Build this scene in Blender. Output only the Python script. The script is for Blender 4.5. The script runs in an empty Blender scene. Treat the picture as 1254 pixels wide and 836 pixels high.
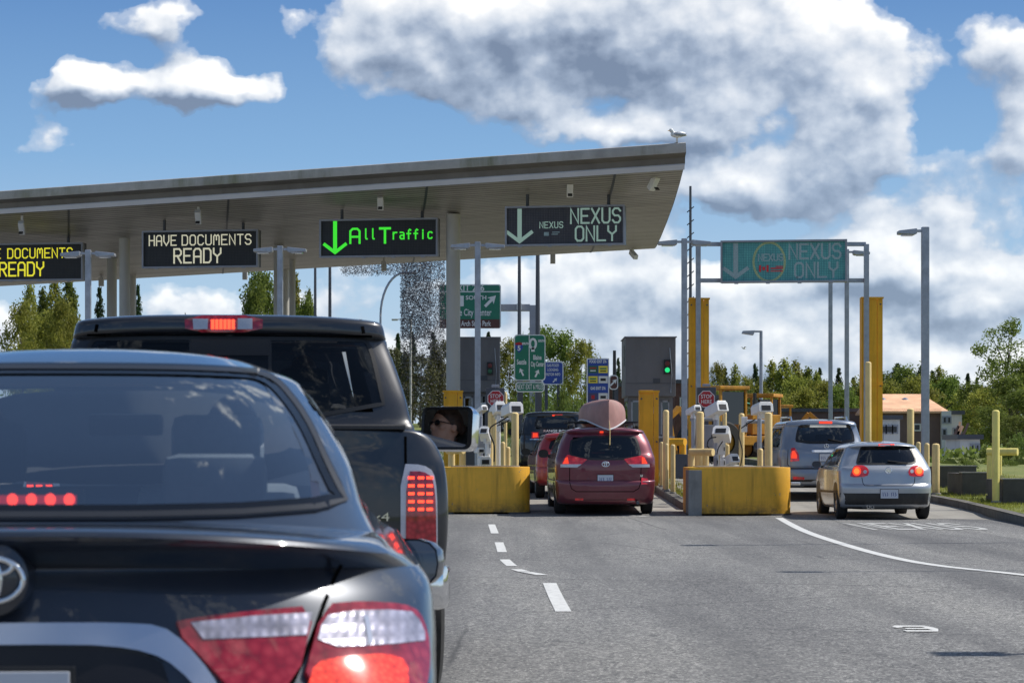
import bpy, bmesh, math, random
from mathutils import Vector, Matrix, geometry
from mathutils.bvhtree import BVHTree
R = math.radians
sc = bpy.context.scene
COL = sc.collection
F, CX, HZ, HC = 3150.0, 627.0, 558.0, 1.2

# ------------------------------------------------------------------ helpers
def clamp(v, a=0.0, b=1.0): return max(a, min(b, v))
def sm(a, b, v):
    t = clamp((v - a) / (b - a)); return t * t * (3 - 2 * t)
def gz(x, y):
    """ground height of the place: flat plaza, a rise through the lanes, a bank on the left"""
    z = 0.03 * clamp(y - 50, 0, 30)
    z += sm(9, 0, x - (y - 80) * 0.02) * (0.026 * clamp(y - 80, 0, 100) + 0.01 * clamp(y - 180, 0, 150))
    z += sm(40, 120, x) * 0.0
    z -= 0.0 if y > 45 else 0.028 * math.exp(-((y - 30.5) / 3.2) ** 2)
    z += 0.035 * math.exp(-((y - 25.0) / 2.2) ** 2)
    return z
def P(px, py, Y): return Vector(((px - CX) * Y / F, Y, HC + (HZ - py) * Y / F))
def gp(px, py, e=0.0):
    """point of the ground (plus e) whose bearing is px, py"""
    best = None
    Y = 8.0
    while Y < 160:
        x = (px - CX) * Y / F
        q = HZ - F * (gz(x, Y) + e - HC) / Y
        if q <= py: break
        Y += 0.02
    return Vector((x, Y, gz(x, Y) + e))
def onG(px, Y, e=0.0):
    x = (px - CX) * Y / F
    return Vector((x, Y, gz(x, Y) + e))

def tag(o, label=None, cat=None, group=None, kind=None):
    if label: o['label'] = label
    if cat: o['category'] = cat
    if group: o['group'] = group
    if kind: o['kind'] = kind
    return o
def empty(name, loc=(0, 0, 0), rz=0.0, label=None, cat=None, group=None, parent=None):
    o = bpy.data.objects.new(name, None); COL.objects.link(o)
    o.empty_display_size = 0.2
    o.location = loc; o.rotation_euler = (0, 0, rz); o.parent = parent
    return tag(o, label, cat, group)
def copy_tree(o, parent=None):
    c = o.copy(); COL.objects.link(c); c.parent = parent
    for ch in list(o.children): copy_tree(ch, c)
    return c
def link_mesh(name, me, mat=None, parent=None, smooth=False, loc=None):
    o = bpy.data.objects.new(name, me); COL.objects.link(o)
    if mat is not None:
        me.materials.clear()
        for m in (mat if isinstance(mat, (list, tuple)) else [mat]): me.materials.append(m)
    if smooth:
        me.polygons.foreach_set('use_smooth', [True] * len(me.polygons))
    o.parent = parent
    if loc: o.location = loc
    return o
def smooth_angle(me, deg):
    bm = bmesh.new(); bm.from_mesh(me)
    for f in bm.faces: f.smooth = True
    for e in bm.edges:
        if len(e.link_faces) == 2: e.smooth = e.calc_face_angle(0) < R(deg)
    bm.to_mesh(me); bm.free()

class MB:
    def __init__(s): s.v = []; s.f = []; s.mi = []; s.m = 0
    def add(s, vs, fs):
        b = len(s.v); s.v += [tuple(v) for v in vs]
        s.f += [tuple(i + b for i in f) for f in fs]; s.mi += [s.m] * len(fs); return s
    def box(s, c, d, M=None):
        x, y, z = d[0] / 2, d[1] / 2, d[2] / 2
        vs = [Vector((a * x, b * y, e * z)) for a in (-1, 1) for b in (-1, 1) for e in (-1, 1)]
        if M is not None: vs = [M @ v for v in vs]
        c = Vector(c)
        return s.add([v + c for v in vs], [(0, 1, 3, 2), (4, 6, 7, 5), (0, 4, 5, 1), (2, 3, 7, 6), (0, 2, 6, 4), (1, 5, 7, 3)])
    def cyl(s, a, b, r, n=12, r2=None, caps=True):
        a, b = Vector(a), Vector(b); r2 = r if r2 is None else r2
        d = (b - a).normalized(); u = d.orthogonal().normalized(); w = d.cross(u)
        vs = []
        for i in range(n):
            t = 2 * math.pi * i / n; q = u * math.cos(t) + w * math.sin(t)
            vs += [a + q * r, b + q * r2]
        fs = [(2 * i, 2 * ((i + 1) % n), 2 * ((i + 1) % n) + 1, 2 * i + 1) for i in range(n)]
        if caps: fs += [tuple(2 * i for i in range(n))[::-1], tuple(2 * i + 1 for i in range(n))]
        return s.add(vs, fs)
    def tube(s, pts, r, n=8):
        pts = [Vector(p) for p in pts]; rings = []
        up = Vector((0.01, 0.02, 1)); k = len(pts)
        for i, p in enumerate(pts):
            d = (pts[min(i + 1, k - 1)] - pts[max(i - 1, 0)]).normalized()
            u = d.cross(up)
            if u.length < 1e-3: u = d.orthogonal()
            u.normalize(); w = d.cross(u); rr = r[i] if isinstance(r, (list, tuple)) else r
            rings.append([p + (u * math.cos(2 * math.pi * j / n) + w * math.sin(2 * math.pi * j / n)) * rr for j in range(n)])
        vs = [v for g in rings for v in g]
        fs = [(i * n + j, i * n + (j + 1) % n, (i + 1) * n + (j + 1) % n, (i + 1) * n + j) for i in range(k - 1) for j in range(n)]
        fs += [tuple(range(n))[::-1], tuple((k - 1) * n + j for j in range(n))]
        return s.add(vs, fs)
    def prism(s, poly, h0, h1, axis='z'):
        def m(p, h):
            return {'z': (p[0], p[1], h), 'y': (p[0], h, p[1]), 'x': (h, p[0], p[1])}[axis]
        n = len(poly)
        vs = [m(p, h0) for p in poly] + [m(p, h1) for p in poly]
        fs = [tuple(range(n))[::-1], tuple(range(n, 2 * n))] + [(i, (i + 1) % n, n + (i + 1) % n, n + i) for i in range(n)]
        return s.add(vs, fs)
    def lathe(s, prof, c=(0, 0, 0), n=24, axis='x'):
        vs = []; k = len(prof); c = Vector(c)
        for i in range(n):
            t = 2 * math.pi * i / n
            for (h, r) in prof:
                a, b = r * math.cos(t), r * math.sin(t)
                vs.append(c + Vector({'x': (h, a, b), 'y': (a, h, b), 'z': (a, b, h)}[axis]))
        fs = [(i * k + j, i * k + j + 1, ((i + 1) % n) * k + j + 1, ((i + 1) % n) * k + j) for i in range(n) for j in range(k - 1)]
        return s.add(vs, fs)
    def ball(s, c, r, n=10, m=7):
        c = Vector(c); rr = r if isinstance(r, (tuple, list)) else (r, r, r); vs = []
        for i in range(m + 1):
            th = math.pi * i / m
            for j in range(n):
                ph = 2 * math.pi * j / n
                vs.append(c + Vector((rr[0] * math.sin(th) * math.cos(ph), rr[1] * math.sin(th) * math.sin(ph), rr[2] * math.cos(th))))
        fs = [(i * n + j, (i + 1) * n + j, (i + 1) * n + (j + 1) % n, i * n + (j + 1) % n) for i in range(m) for j in range(n)]
        return s.add(vs, fs)
    def build(s, name, mat, parent=None, smooth=None, bevel=0.0, loc=None, fix=True):
        me = bpy.data.meshes.new(name); me.from_pydata(s.v, [], s.f)
        bm = bmesh.new(); bm.from_mesh(me)
        for f, k in zip(bm.faces, s.mi): f.material_index = k
        if fix:
            bmesh.ops.remove_doubles(bm, verts=bm.verts, dist=1e-5)
            bmesh.ops.recalc_face_normals(bm, faces=bm.faces)
        if bevel:
            es = [e for e in bm.edges if len(e.link_faces) == 2 and e.calc_face_angle(0) > R(35)]
            try: bmesh.ops.bevel(bm, geom=es, offset=bevel, segments=2, affect='EDGES', profile=0.6, clamp_overlap=True)
            except Exception: pass
        bm.to_mesh(me); bm.free()
        o = link_mesh(name, me, mat, parent, loc=loc)
        if smooth is not None: smooth_angle(me, smooth)
        return o

# ------------------------------------------------------------------ materials
MATS = {}
def newmat(name):
    m = bpy.data.materials.new(name); m.use_nodes = True
    nt = m.node_tree; b = nt.nodes['Principled BSDF']; MATS[name] = m
    return m, nt, b
def L(nt, a, b): nt.links.new(a, b)
def math_n(nt, op, a, b=None, c=None, cl=False):
    n = nt.nodes.new('ShaderNodeMath'); n.operation = op; n.use_clamp = cl
    for i, v in enumerate((a, b, c)):
        if v is None: continue
        if isinstance(v, (int, float)): n.inputs[i].default_value = v
        else: L(nt, v, n.inputs[i])
    return n.outputs[0]
def noise_n(nt, vec, scale, detail=4, rough=0.55, out=0, dim='3D'):
    n = nt.nodes.new('ShaderNodeTexNoise'); n.noise_dimensions = dim
    n.inputs['Scale'].default_value = scale; n.inputs['Detail'].default_value = detail; n.inputs['Roughness'].default_value = rough
    if vec is not None: L(nt, vec, n.inputs['Vector'])
    return n.outputs[out]
def ramp_n(nt, fac, stops, interp='LINEAR'):
    n = nt.nodes.new('ShaderNodeValToRGB'); cr = n.color_ramp; cr.interpolation = interp
    while len(cr.elements) < len(stops): cr.elements.new(0.5)
    for e, (p, c) in zip(cr.elements, stops):
        e.position = p; e.color = (*c, 1) if len(c) == 3 else c
    L(nt, fac, n.inputs[0]); return n.outputs[0]
def mixc(nt, fac, a, b, mode='MIX'):
    n = nt.nodes.new('ShaderNodeMix'); n.data_type = 'RGBA'; n.blend_type = mode
    if isinstance(fac, (int, float)): n.inputs[0].default_value = fac
    else: L(nt, fac, n.inputs[0])
    for k, v in ((6, a), (7, b)):
        if isinstance(v, (tuple, list)): n.inputs[k].default_value = (*v[:3], 1)
        else: L(nt, v, n.inputs[k])
    return n.outputs[2]
def objco(nt, which='Object'):
    n = nt.nodes.new('ShaderNodeTexCoord'); return n.outputs[which]
def bump_n(nt, b, h, strength, dist=0.01):
    n = nt.nodes.new('ShaderNodeBump'); n.inputs['Strength'].default_value = strength; n.inputs['Distance'].default_value = dist
    L(nt, h, n.inputs['Height']); L(nt, n.outputs[0], b.inputs['Normal'])
def pmat(name, col, rough=0.5, metal=0.0, var=0.15, vs=3.0, bump=0.0, bs=40.0, coat=0.0, spec=0.5, emit=None, es=0.0, dirt=None, dscale=2.0, damt=0.5):
    """general painted / cast surface: base colour with mottling, optional dirt and bump"""
    m, nt, b = newmat(name); co = objco(nt)
    nz = noise_n(nt, co, vs, 6, 0.6)
    lo = tuple(c * (1 - var) for c in col); hi = tuple(min(1, c * (1 + var)) for c in col)
    c = ramp_n(nt, nz, [(0.3, lo), (0.7, hi)])
    if dirt:
        mp = nt.nodes.new('ShaderNodeMapping'); mp.inputs['Scale'].default_value = (1, 1, 0.25); L(nt, co, mp.inputs[0])
        d = noise_n(nt, mp.outputs[0], dscale, 8, 0.7)
        d = ramp_n(nt, d, [(0.5, (0, 0, 0)), (0.72, (1, 1, 1))])
        c = mixc(nt, math_n(nt, 'MULTIPLY', d, damt), c, dirt)
    L(nt, c, b.inputs['Base Color'])
    b.inputs['Roughness'].default_value = rough; b.inputs['Metallic'].default_value = metal
    b.inputs['Coat Weight'].default_value = coat; b.inputs['Coat Roughness'].default_value = 0.03
    b.inputs['Specular IOR Level'].default_value = spec
    if bump: bump_n(nt, b, noise_n(nt, co, bs, 6, 0.6), bump)
    if emit: b.inputs['Emission Color'].default_value = (*emit, 1); b.inputs['Emission Strength'].default_value = es
    return m
def paint(name, col, flake=0.0, coat=1.0, rough=0.35, metal=0.3, dirt=(0.25, 0.22, 0.18), damt=0.03):
    m, nt, b = newmat(name); co = objco(nt)
    n1 = noise_n(nt, co, 900, 2, 0.5)
    c = mixc(nt, math_n(nt, 'MULTIPLY', n1, flake), col, tuple(min(1, x * 2.2 + 0.01) for x in col))
    dn = ramp_n(nt, noise_n(nt, co, 5, 9, 0.72), [(0.4, (0, 0, 0)), (0.8, (1, 1, 1))])
    sx = nt.nodes.new('ShaderNodeSeparateXYZ'); L(nt, co, sx.inputs[0])
    low = math_n(nt, 'SUBTRACT', 1.0, math_n(nt, 'MULTIPLY', sx.outputs[2], 1.3), cl=True)
    fac = math_n(nt, 'ADD', math_n(nt, 'MULTIPLY', dn, damt * 3), math_n(nt, 'MULTIPLY', low, damt * 3), cl=True)
    L(nt, mixc(nt, fac, c, dirt), b.inputs['Base Color'])
    b.inputs['Metallic'].default_value = metal; b.inputs['Roughness'].default_value = rough
    b.inputs['Coat Weight'].default_value = coat
    L(nt, math_n(nt, 'ADD', math_n(nt, 'MULTIPLY', fac, 0.5), 0.03), b.inputs['Coat Roughness'])
    return m
def glass(name, tint=(0.25, 0.27, 0.28), gloss=(1, 1, 1), f0=0.06, rough=0.0):
    m, nt, b = newmat(name); nt.nodes.remove(b)
    out = nt.nodes['Material Output']
    t = nt.nodes.new('ShaderNodeBsdfTransparent'); t.inputs[0].default_value = (*tint, 1)
    g = nt.nodes.new('ShaderNodeBsdfGlossy'); g.inputs[0].default_value = (*gloss, 1); g.inputs['Roughness'].default_value = rough
    lw = nt.nodes.new('ShaderNodeFresnel'); lw.inputs[0].default_value = 1.52
    fac = math_n(nt, 'ADD', lw.outputs[0], f0, cl=True)
    mx = nt.nodes.new('ShaderNodeMixShader'); L(nt, fac, mx.inputs[0]); L(nt, t.outputs[0], mx.inputs[1]); L(nt, g.outputs[0], mx.inputs[2])
    L(nt, mx.outputs[0], out.inputs[0]); return m
def emis(name, col, s):
    m, nt, b = newmat(name)
    b.inputs['Base Color'].default_value = (*[c * 0.5 for c in col], 1); b.inputs['Emission Color'].default_value = (*col, 1)
    b.inputs['Emission Strength'].default_value = s; b.inputs['Roughness'].default_value = 0.4
    return m

M = {}
def worn(name, col, under, chip=.66, streak=.6):
    """paint on concrete or steel: streaks, chips that show the substrate, grime towards the ground"""
    m, nt, b = newmat(name); co = objco(nt); n1 = noise_n(nt, co, 1.4, 6, .6)
    c = ramp_n(nt, n1, [(.3, tuple(x * .80 for x in col)), (.7, tuple(min(1, x * 1.12) for x in col))])
    mp = nt.nodes.new('ShaderNodeMapping'); mp.inputs['Scale'].default_value = (7, 7, .45); L(nt, co, mp.inputs[0])
    st = ramp_n(nt, noise_n(nt, mp.outputs[0], 1.0, 7, .65), [(.50, (0, 0, 0)), (.75, (streak,) * 3)]); c = mixc(nt, st, c, tuple(x * .38 for x in col))
    ch = ramp_n(nt, noise_n(nt, co, 8.5, 8, .72), [(chip, (0, 0, 0)), (chip + .025, (1, 1, 1))]); c = mixc(nt, ch, c, under)
    sx = nt.nodes.new('ShaderNodeSeparateXYZ'); L(nt, co, sx.inputs[0]); low = math_n(nt, 'SUBTRACT', 1.0, math_n(nt, 'MULTIPLY', sx.outputs[2], 3.0), cl=True)
    gr = math_n(nt, 'MULTIPLY', low, ramp_n(nt, noise_n(nt, co, 5, 6, .7), [(.35, (0, 0, 0)), (.65, (1, 1, 1))])); c = mixc(nt, gr, c, (.07, .055, .035))
    L(nt, c, b.inputs['Base Color']); b.inputs['Roughness'].default_value = .6; bump_n(nt, b, noise_n(nt, co, 28, 6, .6), .25); return m
M['yellow'] = worn('yellow_paint', (0.86, 0.45, 0.035), (.22, .20, .17), .625, .7)
M['yellow_col'] = worn('yellow_steel_paint', (0.86, 0.42, 0.015), (.20, .09, .03), .70, .35)
M['cream'] = worn('pale_yellow_paint', (0.82, 0.61, 0.27), (.30, .18, .09), .68, .45)
M['lemon'] = pmat('lemon_paint', (0.80, 0.68, 0.20), 0.5, var=0.12, vs=2.5, dirt=(0.3, 0.24, 0.1), dscale=2.4, damt=0.45)
M['white'] = pmat('white_plastic', (0.74, 0.74, 0.73), 0.4, var=0.04, dirt=(0.35, 0.33, 0.28), dscale=8, damt=0.3)
M['galv'] = pmat('galvanised_steel', (0.36, 0.38, 0.42), 0.42, metal=0.55, var=0.15, vs=6, dirt=(0.2, 0.2, 0.2), dscale=3, damt=0.3)
M['greysteel'] = pmat('grey_painted_steel', (0.30, 0.31, 0.35), 0.45, metal=0.2, var=0.1)
M['fascia'] = pmat('fascia_metal', (0.15, 0.14, 0.125), 0.5, var=0.2, vs=1, dirt=(.08, .075, .06), dscale=.6, damt=.6)
M['darkgrey'] = pmat('dark_grey_paint', (0.07, 0.075, 0.09), 0.5, var=0.1)
M['black'] = pmat('black_plastic', (0.012, 0.012, 0.013), 0.45, var=0.2)
M['satin'] = pmat('satin_black', (0.006, 0.006, 0.008), 0.25, var=0.2)
M['rubber'] = pmat('tyre_rubber', (0.022, 0.021, 0.02), 0.85, var=0.3, vs=20, bump=0.3, bs=60)
M['alloy'] = pmat('alloy', (0.42, 0.42, 0.44), 0.3, metal=0.8, var=0.1)
M['chrome'] = pmat('chrome', (0.82, 0.83, 0.85), 0.08, metal=1.0, var=0.03)
M['satinchrome'] = pmat('satin_chrome', (0.62, 0.66, 0.74), 0.22, metal=1.0, var=0.03)
M['booth'] = pmat('booth_cladding', (0.165, 0.16, 0.17), 0.55, var=0.08, vs=1.2, dirt=(0.09, 0.08, 0.07), dscale=1, damt=0.4)
M['conc'] = pmat('cast_concrete', (0.26, 0.25, 0.23), 0.85, var=0.2, vs=2.5, bump=0.4, bs=30, dirt=(0.08, 0.075, 0.06), dscale=2, damt=0.7)
M['conc_dark'] = pmat('weathered_concrete', (0.085, 0.078, 0.072), 0.9, var=0.3, vs=2, bump=0.4, bs=20, dirt=(0.17, 0.15, 0.13), dscale=2, damt=0.5)
M['kerb'] = pmat('kerb_concrete', (0.13, 0.12, 0.105), 0.9, var=0.35, vs=3, bump=0.5, bs=25, dirt=(0.04, 0.035, 0.03), dscale=3, damt=0.7)
M['flash'] = pmat('roof_edge_metal', (0.40, 0.385, 0.36), 0.5, metal=0.1, var=0.2, vs=1.5, dirt=(0.13, 0.14, 0.05), dscale=0.6, damt=0.85)
M['strip'] = pmat('light_edge_strip', (0.58, 0.58, 0.60), 0.45, var=0.06, vs=1)
M['colm'] = pmat('column_paint', (0.50, 0.48, 0.44), 0.5, var=0.06, vs=1.0, dirt=(0.3, 0.27, 0.22), dscale=1, damt=0.35)
M['led_face'] = None
M['roadwhite'] = pmat('road_paint_white', (0.62, 0.62, 0.60), 0.7, var=0.1, vs=8, dirt=(0.2, 0.2, 0.19), dscale=14, damt=0.6, bump=0.3, bs=120)
M['signgreen'] = pmat('sign_green', (0.012, 0.17, 0.10), 0.4, var=0.08, vs=2, dirt=(0.03, 0.12, 0.08), dscale=2, damt=0.5)
M['signblue'] = pmat('sign_blue', (0.02, 0.06, 0.30), 0.4, var=0.08)
M['signbrown'] = pmat('sign_brown', (0.09, 0.028, 0.02), 0.4, var=0.08)
M['signred'] = pmat('sign_red', (0.40, 0.01, 0.018), 0.4, var=0.06)
M['signwhite'] = pmat('sign_white', (0.72, 0.73, 0.72), 0.45, var=0.04)
M['skin'] = pmat('skin', (0.66, 0.36, 0.25), 0.5, var=0.08, vs=12)
M['hair'] = pmat('brown_hair', (0.06, 0.03, 0.018), 0.5, var=0.5, vs=30, bump=0.6, bs=60)
M['shirt_dark'] = pmat('dark_shirt', (0.035, 0.03, 0.035), 0.9, var=0.2)
M['shirt_light'] = pmat('pale_shirt', (0.5, 0.52, 0.55), 0.9, var=0.15)
M['bounce_headliner'] = pmat('bounce_headliner', (0.50, 0.49, 0.46), 0.9, var=0.05)
M['seat'] = pmat('seat_fabric', (0.05, 0.052, 0.055), 0.9, var=0.25, vs=10)
M['seat_light'] = pmat('light_seat_fabric', (0.42, 0.46, 0.49), 0.9, var=0.15, vs=10)
M['glass_far'] = glass('car_glass_dark', (0.035, 0.038, 0.04), (0.95, 0.98, 1), 0.03)
M['glass_tint'] = glass('car_glass_tinted', (0.60, 0.64, 0.67), (0.9, 0.95, 1), 0.17, .03)
M['glass_clear'] = glass('car_glass_clear', (0.88, 0.93, 0.91), (1, 1, 1), 0.0)
M['glass_truck'] = glass('truck_rear_glass', (0.34, 0.36, 0.38), (0.9, 0.95, 1), -0.02)
M['mirror'] = pmat('mirror_glass', (0.88, 0.89, 0.9), 0.0, metal=1.0, var=0.0)
def lens(name, col, emitc=None, es=0.0, rough=0.08, grid=60.0, amt=0.5):
    m, nt, b = newmat(name); co = objco(nt)
    v = nt.nodes.new('ShaderNodeTexVoronoi'); v.inputs['Scale'].default_value = grid; L(nt, co, v.inputs['Vector'])
    d = ramp_n(nt, v.outputs[0], [(0.0, tuple(min(1, c * 1.5 + 0.04) for c in col)), (0.6, col), (1.0, tuple(c * 0.35 for c in col))])
    L(nt, mixc(nt, amt, col, d), b.inputs['Base Color'])
    b.inputs['Roughness'].default_value = rough; b.inputs['Coat Weight'].default_value = 1.0
    if emitc:
        e = ramp_n(nt, v.outputs[0], [(0.0, emitc), (0.5, tuple(c * 0.45 for c in emitc)), (1, tuple(c * 0.1 for c in emitc))])
        L(nt, e, b.inputs['Emission Color']); b.inputs['Emission Strength'].default_value = es
    return m
M['redlens'] = lens('red_lens', (0.20, 0.003, 0.014), (0.5, 0.01, 0.02), 0.22, grid=38, amt=.55)
M['redlens_far'] = lens('red_lens_far', (0.45, 0.01, 0.018), (0.7, 0.02, 0.02), 0.35, grid=12, amt=0.3)
M['redlit'] = lens('lit_brake_lens', (0.5, 0.015, 0.01), (1.0, 0.065, 0.015), 1.5, grid=75)
M['redglow'] = emis('brake_glow', (1.0, 0.06, 0.02), 0.95)
M['ledred'] = emis('red_led', (1.0, 0.05, 0.02), 3.6)
M['leddim'] = emis('dim_red_led', (0.7, 0.02, 0.02), 0.8)
M['orangeglow'] = emis('orange_glow', (1.0, 0.24, 0.04), 1.15)
def ribbed(name, col, sc_, metal=.6):
    m, nt, b = newmat(name); co = objco(nt); sx = nt.nodes.new('ShaderNodeSeparateXYZ'); L(nt, co, sx.inputs[0])
    w1 = math_n(nt, 'PINGPONG', math_n(nt, 'MULTIPLY', sx.outputs[0], sc_), 1.0); w2 = math_n(nt, 'PINGPONG', math_n(nt, 'MULTIPLY', sx.outputs[2], sc_ * .7), 1.0)
    g = math_n(nt, 'MULTIPLY', w1, w2); n = noise_n(nt, co, 22, 3, .5)
    c = ramp_n(nt, math_n(nt, 'ADD', math_n(nt, 'MULTIPLY', g, .22), math_n(nt, 'MULTIPLY', n, .9)), [(.25, tuple(x * .4 for x in col)), (.5, col), (.8, tuple(min(1, x * 1.9) for x in col))])
    L(nt, c, b.inputs['Base Color']); b.inputs['Metallic'].default_value = metal; b.inputs['Roughness'].default_value = .22; b.inputs['Coat Weight'].default_value = 1; bump_n(nt, b, g, .25, .003); return m
M['clearlens'] = ribbed('clear_lens', (0.30, 0.29, 0.36), 95, .25)
M['clearwhite'] = lens('white_lens', (0.55, 0.55, 0.60), None, grid=200, amt=0.2)
M['plate'] = pmat('licence_plate', (0.55, 0.57, 0.62), 0.4, var=0.05)
M['plateblue'] = pmat('plate_ink', (0.04, 0.07, 0.25), 0.5, var=0.1)

# ------------------------------------------------------------------ polylines, glyphs, text
def ribbon(mb, pts, w, y=0.0, plane='xz', closed=False):
    """flat mitred stroke along pts in a plane"""
    pts = [Vector(p) for p in pts]
    if closed: pts = pts + [pts[0]]
    n = len(pts); Lp = []; Rp = []
    for i in range(n):
        a = pts[i - 1] if i > 0 else (pts[-2] if closed else None)
        b = pts[i + 1] if i < n - 1 else (pts[1] if closed else None)
        d1 = (pts[i] - a).normalized() if a is not None else None
        d2 = (b - pts[i]).normalized() if b is not None else None
        if d1 is None: d1 = d2
        if d2 is None: d2 = d1
        t = (d1 + d2)
        t = t.normalized() if t.length > 1e-4 else d1
        nrm = Vector((-t.y, t.x)); c = max(0.45, nrm.dot(Vector((-d1.y, d1.x))))
        p = pts[i]
        if not closed and i == 0: p = p - d1 * w * 0.5
        if not closed and i == n - 1: p = p + d2 * w * 0.5
        Lp.append(p + nrm * (w / 2 / c)); Rp.append(p - nrm * (w / 2 / c))
    f = (lambda q: (q.x, y, q.y)) if plane == 'xz' else (lambda q: (q.x, q.y, y))
    vs = [f(q) for q in Lp] + [f(q) for q in Rp]
    mb.add(vs, [(i, i + 1, n + i + 1, n + i) for i in range(n - 1)])
G = {
 'A': [[(0, 0), (0, 5), (1, 6), (3, 6), (4, 5), (4, 0)], [(0, 2.6), (4, 2.6)]],
 'C': [[(4, 5), (3, 6), (1, 6), (0, 5), (0, 1), (1, 0), (3, 0), (4, 1)]],
 'D': [[(0, 0), (0, 6), (3, 6), (4, 5), (4, 1), (3, 0), (0, 0)]],
 'E': [[(4, 6), (0, 6), (0, 0), (4, 0)], [(0, 3), (3.2, 3)]],
 'H': [[(0, 0), (0, 6)], [(4, 0), (4, 6)], [(0, 3), (4, 3)]],
 'L': [[(0, 6), (0, 0), (4, 0)]],
 'M': [[(0, 0), (0, 5), (0.8, 6), (2, 5.2), (3.2, 6), (4, 5), (4, 0)], [(2, 5), (2, 3)]],
 'N': [[(0, 0), (0, 6), (4, 0), (4, 6)]],
 'O': [[(1, 0), (0, 1), (0, 5), (1, 6), (3, 6), (4, 5), (4, 1), (3, 0), (1, 0)]],
 'R': [[(0, 0), (0, 6), (3, 6), (4, 5), (4, 3.8), (3, 3), (0, 3)], [(1.8, 3), (4, 0)]],
 'S': [[(4, 5), (3, 6), (1, 6), (0, 5), (0, 4), (1, 3), (3, 3), (4, 2), (4, 1), (3, 0), (1, 0), (0, 1)]],
 'T': [[(0, 6), (4, 6)], [(2, 6), (2, 0)]],
 'U': [[(0, 6), (0, 1), (1, 0), (3, 0), (4, 1), (4, 6)]],
 'V': [[(0, 6), (0, 2.5), (2, 0), (4, 2.5), (4, 6)]],
 'X': [[(0, 6), (4, 0)], [(4, 6), (0, 0)]],
 'Y': [[(0, 6), (0, 4), (2, 2.6), (4, 4), (4, 6)], [(2, 2.6), (2, 0)]],
 'l': [[(1.6, 5.6), (1.6, 0.6), (2, 0), (2.6, 0)]],
 'r': [[(0.4, 0), (0.4, 4)], [(0.4, 3), (1.6, 4), (3, 4)]],
 'a': [[(0.4, 4), (2.4, 4), (3.2, 3.3), (3.2, 0), (1, 0), (0.2, 0.8), (0.2, 1.6), (1, 2.2), (3.2, 2.2)]],
 'f': [[(3, 5.4), (2.2, 5.8), (1.4, 5), (1.4, 0)], [(0.2, 3.2), (2.8, 3.2)]],
 'i': [[(1.6, 0), (1.6, 3.6)], [(1.6, 4.8), (1.6, 5.3)]],
 'c': [[(3.2, 3.6), (2.6, 4), (1, 4), (0.2, 3.2), (0.2, 0.8), (1, 0), (2.6, 0), (3.2, 0.5)]],
 ' ': []}
def glyphs(mb, s, x0, z0, w, h, gap, th, y=0.0, plane='xz'):
    x = x0; k = 0
    for ch in s:
        for st in G[ch]:
            k += 1
            ribbon(mb, [(x + p[0] / 4 * w, z0 + p[1] / 6 * h) for p in st], th, (y - 0.0006 * (k % 3)) if plane == 'xz' else (y + 0.0006 * (k % 3)), plane)
        x += (w + gap) * (0.6 if ch == ' ' else 1)
    return x
def text(name, body, size, loc, mat, parent, align='CENTER', rz=0.0, xs=1.0, extrude=0.002, bold=0.0):
    cu = bpy.data.curves.new(name, 'FONT'); cu.body = body; cu.size = size; cu.align_x = align; cu.align_y = 'CENTER'
    cu.extrude = extrude; cu.offset = bold; cu.resolution_u = 3
    to = bpy.data.objects.new('tmp_text', cu); COL.objects.link(to)
    bpy.context.view_layer.update()
    dg = bpy.context.evaluated_depsgraph_get()
    me = bpy.data.meshes.new_from_object(to.evaluated_get(dg))
    bpy.data.objects.remove(to); bpy.data.curves.remove(cu)
    T = Matrix.Rotation(R(90), 4, 'X') @ Matrix.Diagonal((xs, 1, 1, 1))
    me.transform(T)
    o = link_mesh(name, me, mat, parent, loc=loc); o.rotation_euler = (0, 0, rz)
    return o

# ------------------------------------------------------------------ camera
cam = bpy.data.cameras.new('Camera'); cam_o = bpy.data.objects.new('Camera', cam); COL.objects.link(cam_o)
cam_o.location = (0, 0, HC); cam_o.rotation_euler = (R(90), 0, 0)
cam.sensor_width = 36; cam.lens = F / 1254 * 36; cam.shift_y = (HZ - 418) / 1254
cam.clip_start = 0.1; cam.clip_end = 8000
cam.dof.use_dof = True; cam.dof.focus_distance = 48; cam.dof.aperture_fstop = 11
sc.camera = cam_o
sc.render.engine = 'CYCLES'; sc.view_settings.view_transform = 'Standard'; sc.view_settings.look = 'None'
sc.cycles.use_denoising = True
try: sc.cycles.denoiser = 'OPENIMAGEDENOISE'
except Exception: pass
sc.cycles.max_bounces = 8; sc.cycles.transparent_max_bounces = 12; sc.cycles.sample_clamp_indirect = 6
# ------------------------------------------------------------------ sun and sky
SUN_AZ, SUN_EL = R(76), R(50)
sd = Vector((math.sin(SUN_AZ) * math.cos(SUN_EL), math.cos(SUN_AZ) * math.cos(SUN_EL), math.sin(SUN_EL)))
sl = bpy.data.lights.new('Sun', 'SUN'); sl.energy = 5.0; sl.angle = R(0.5); sl.color = (1.0, 0.955, 0.88)
so = bpy.data.objects.new('Sun', sl); COL.objects.link(so)
so.rotation_euler = (-sd).to_track_quat('-Z', 'Y').to_euler(); so.location = (20, -10, 40)
w = bpy.data.worlds.new('World'); sc.world = w; w.use_nodes = True
w.cycles.sampling_method = 'MANUAL'; w.cycles.sample_map_resolution = 256
nt = w.node_tree; nt.nodes.clear()
wo = nt.nodes.new('ShaderNodeOutputWorld'); bg = nt.nodes.new('ShaderNodeBackground'); L(nt, bg.outputs[0], wo.inputs[0])
sky = nt.nodes.new('ShaderNodeTexSky'); sky.sky_type = 'NISHITA'; sky.sun_disc = False
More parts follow.
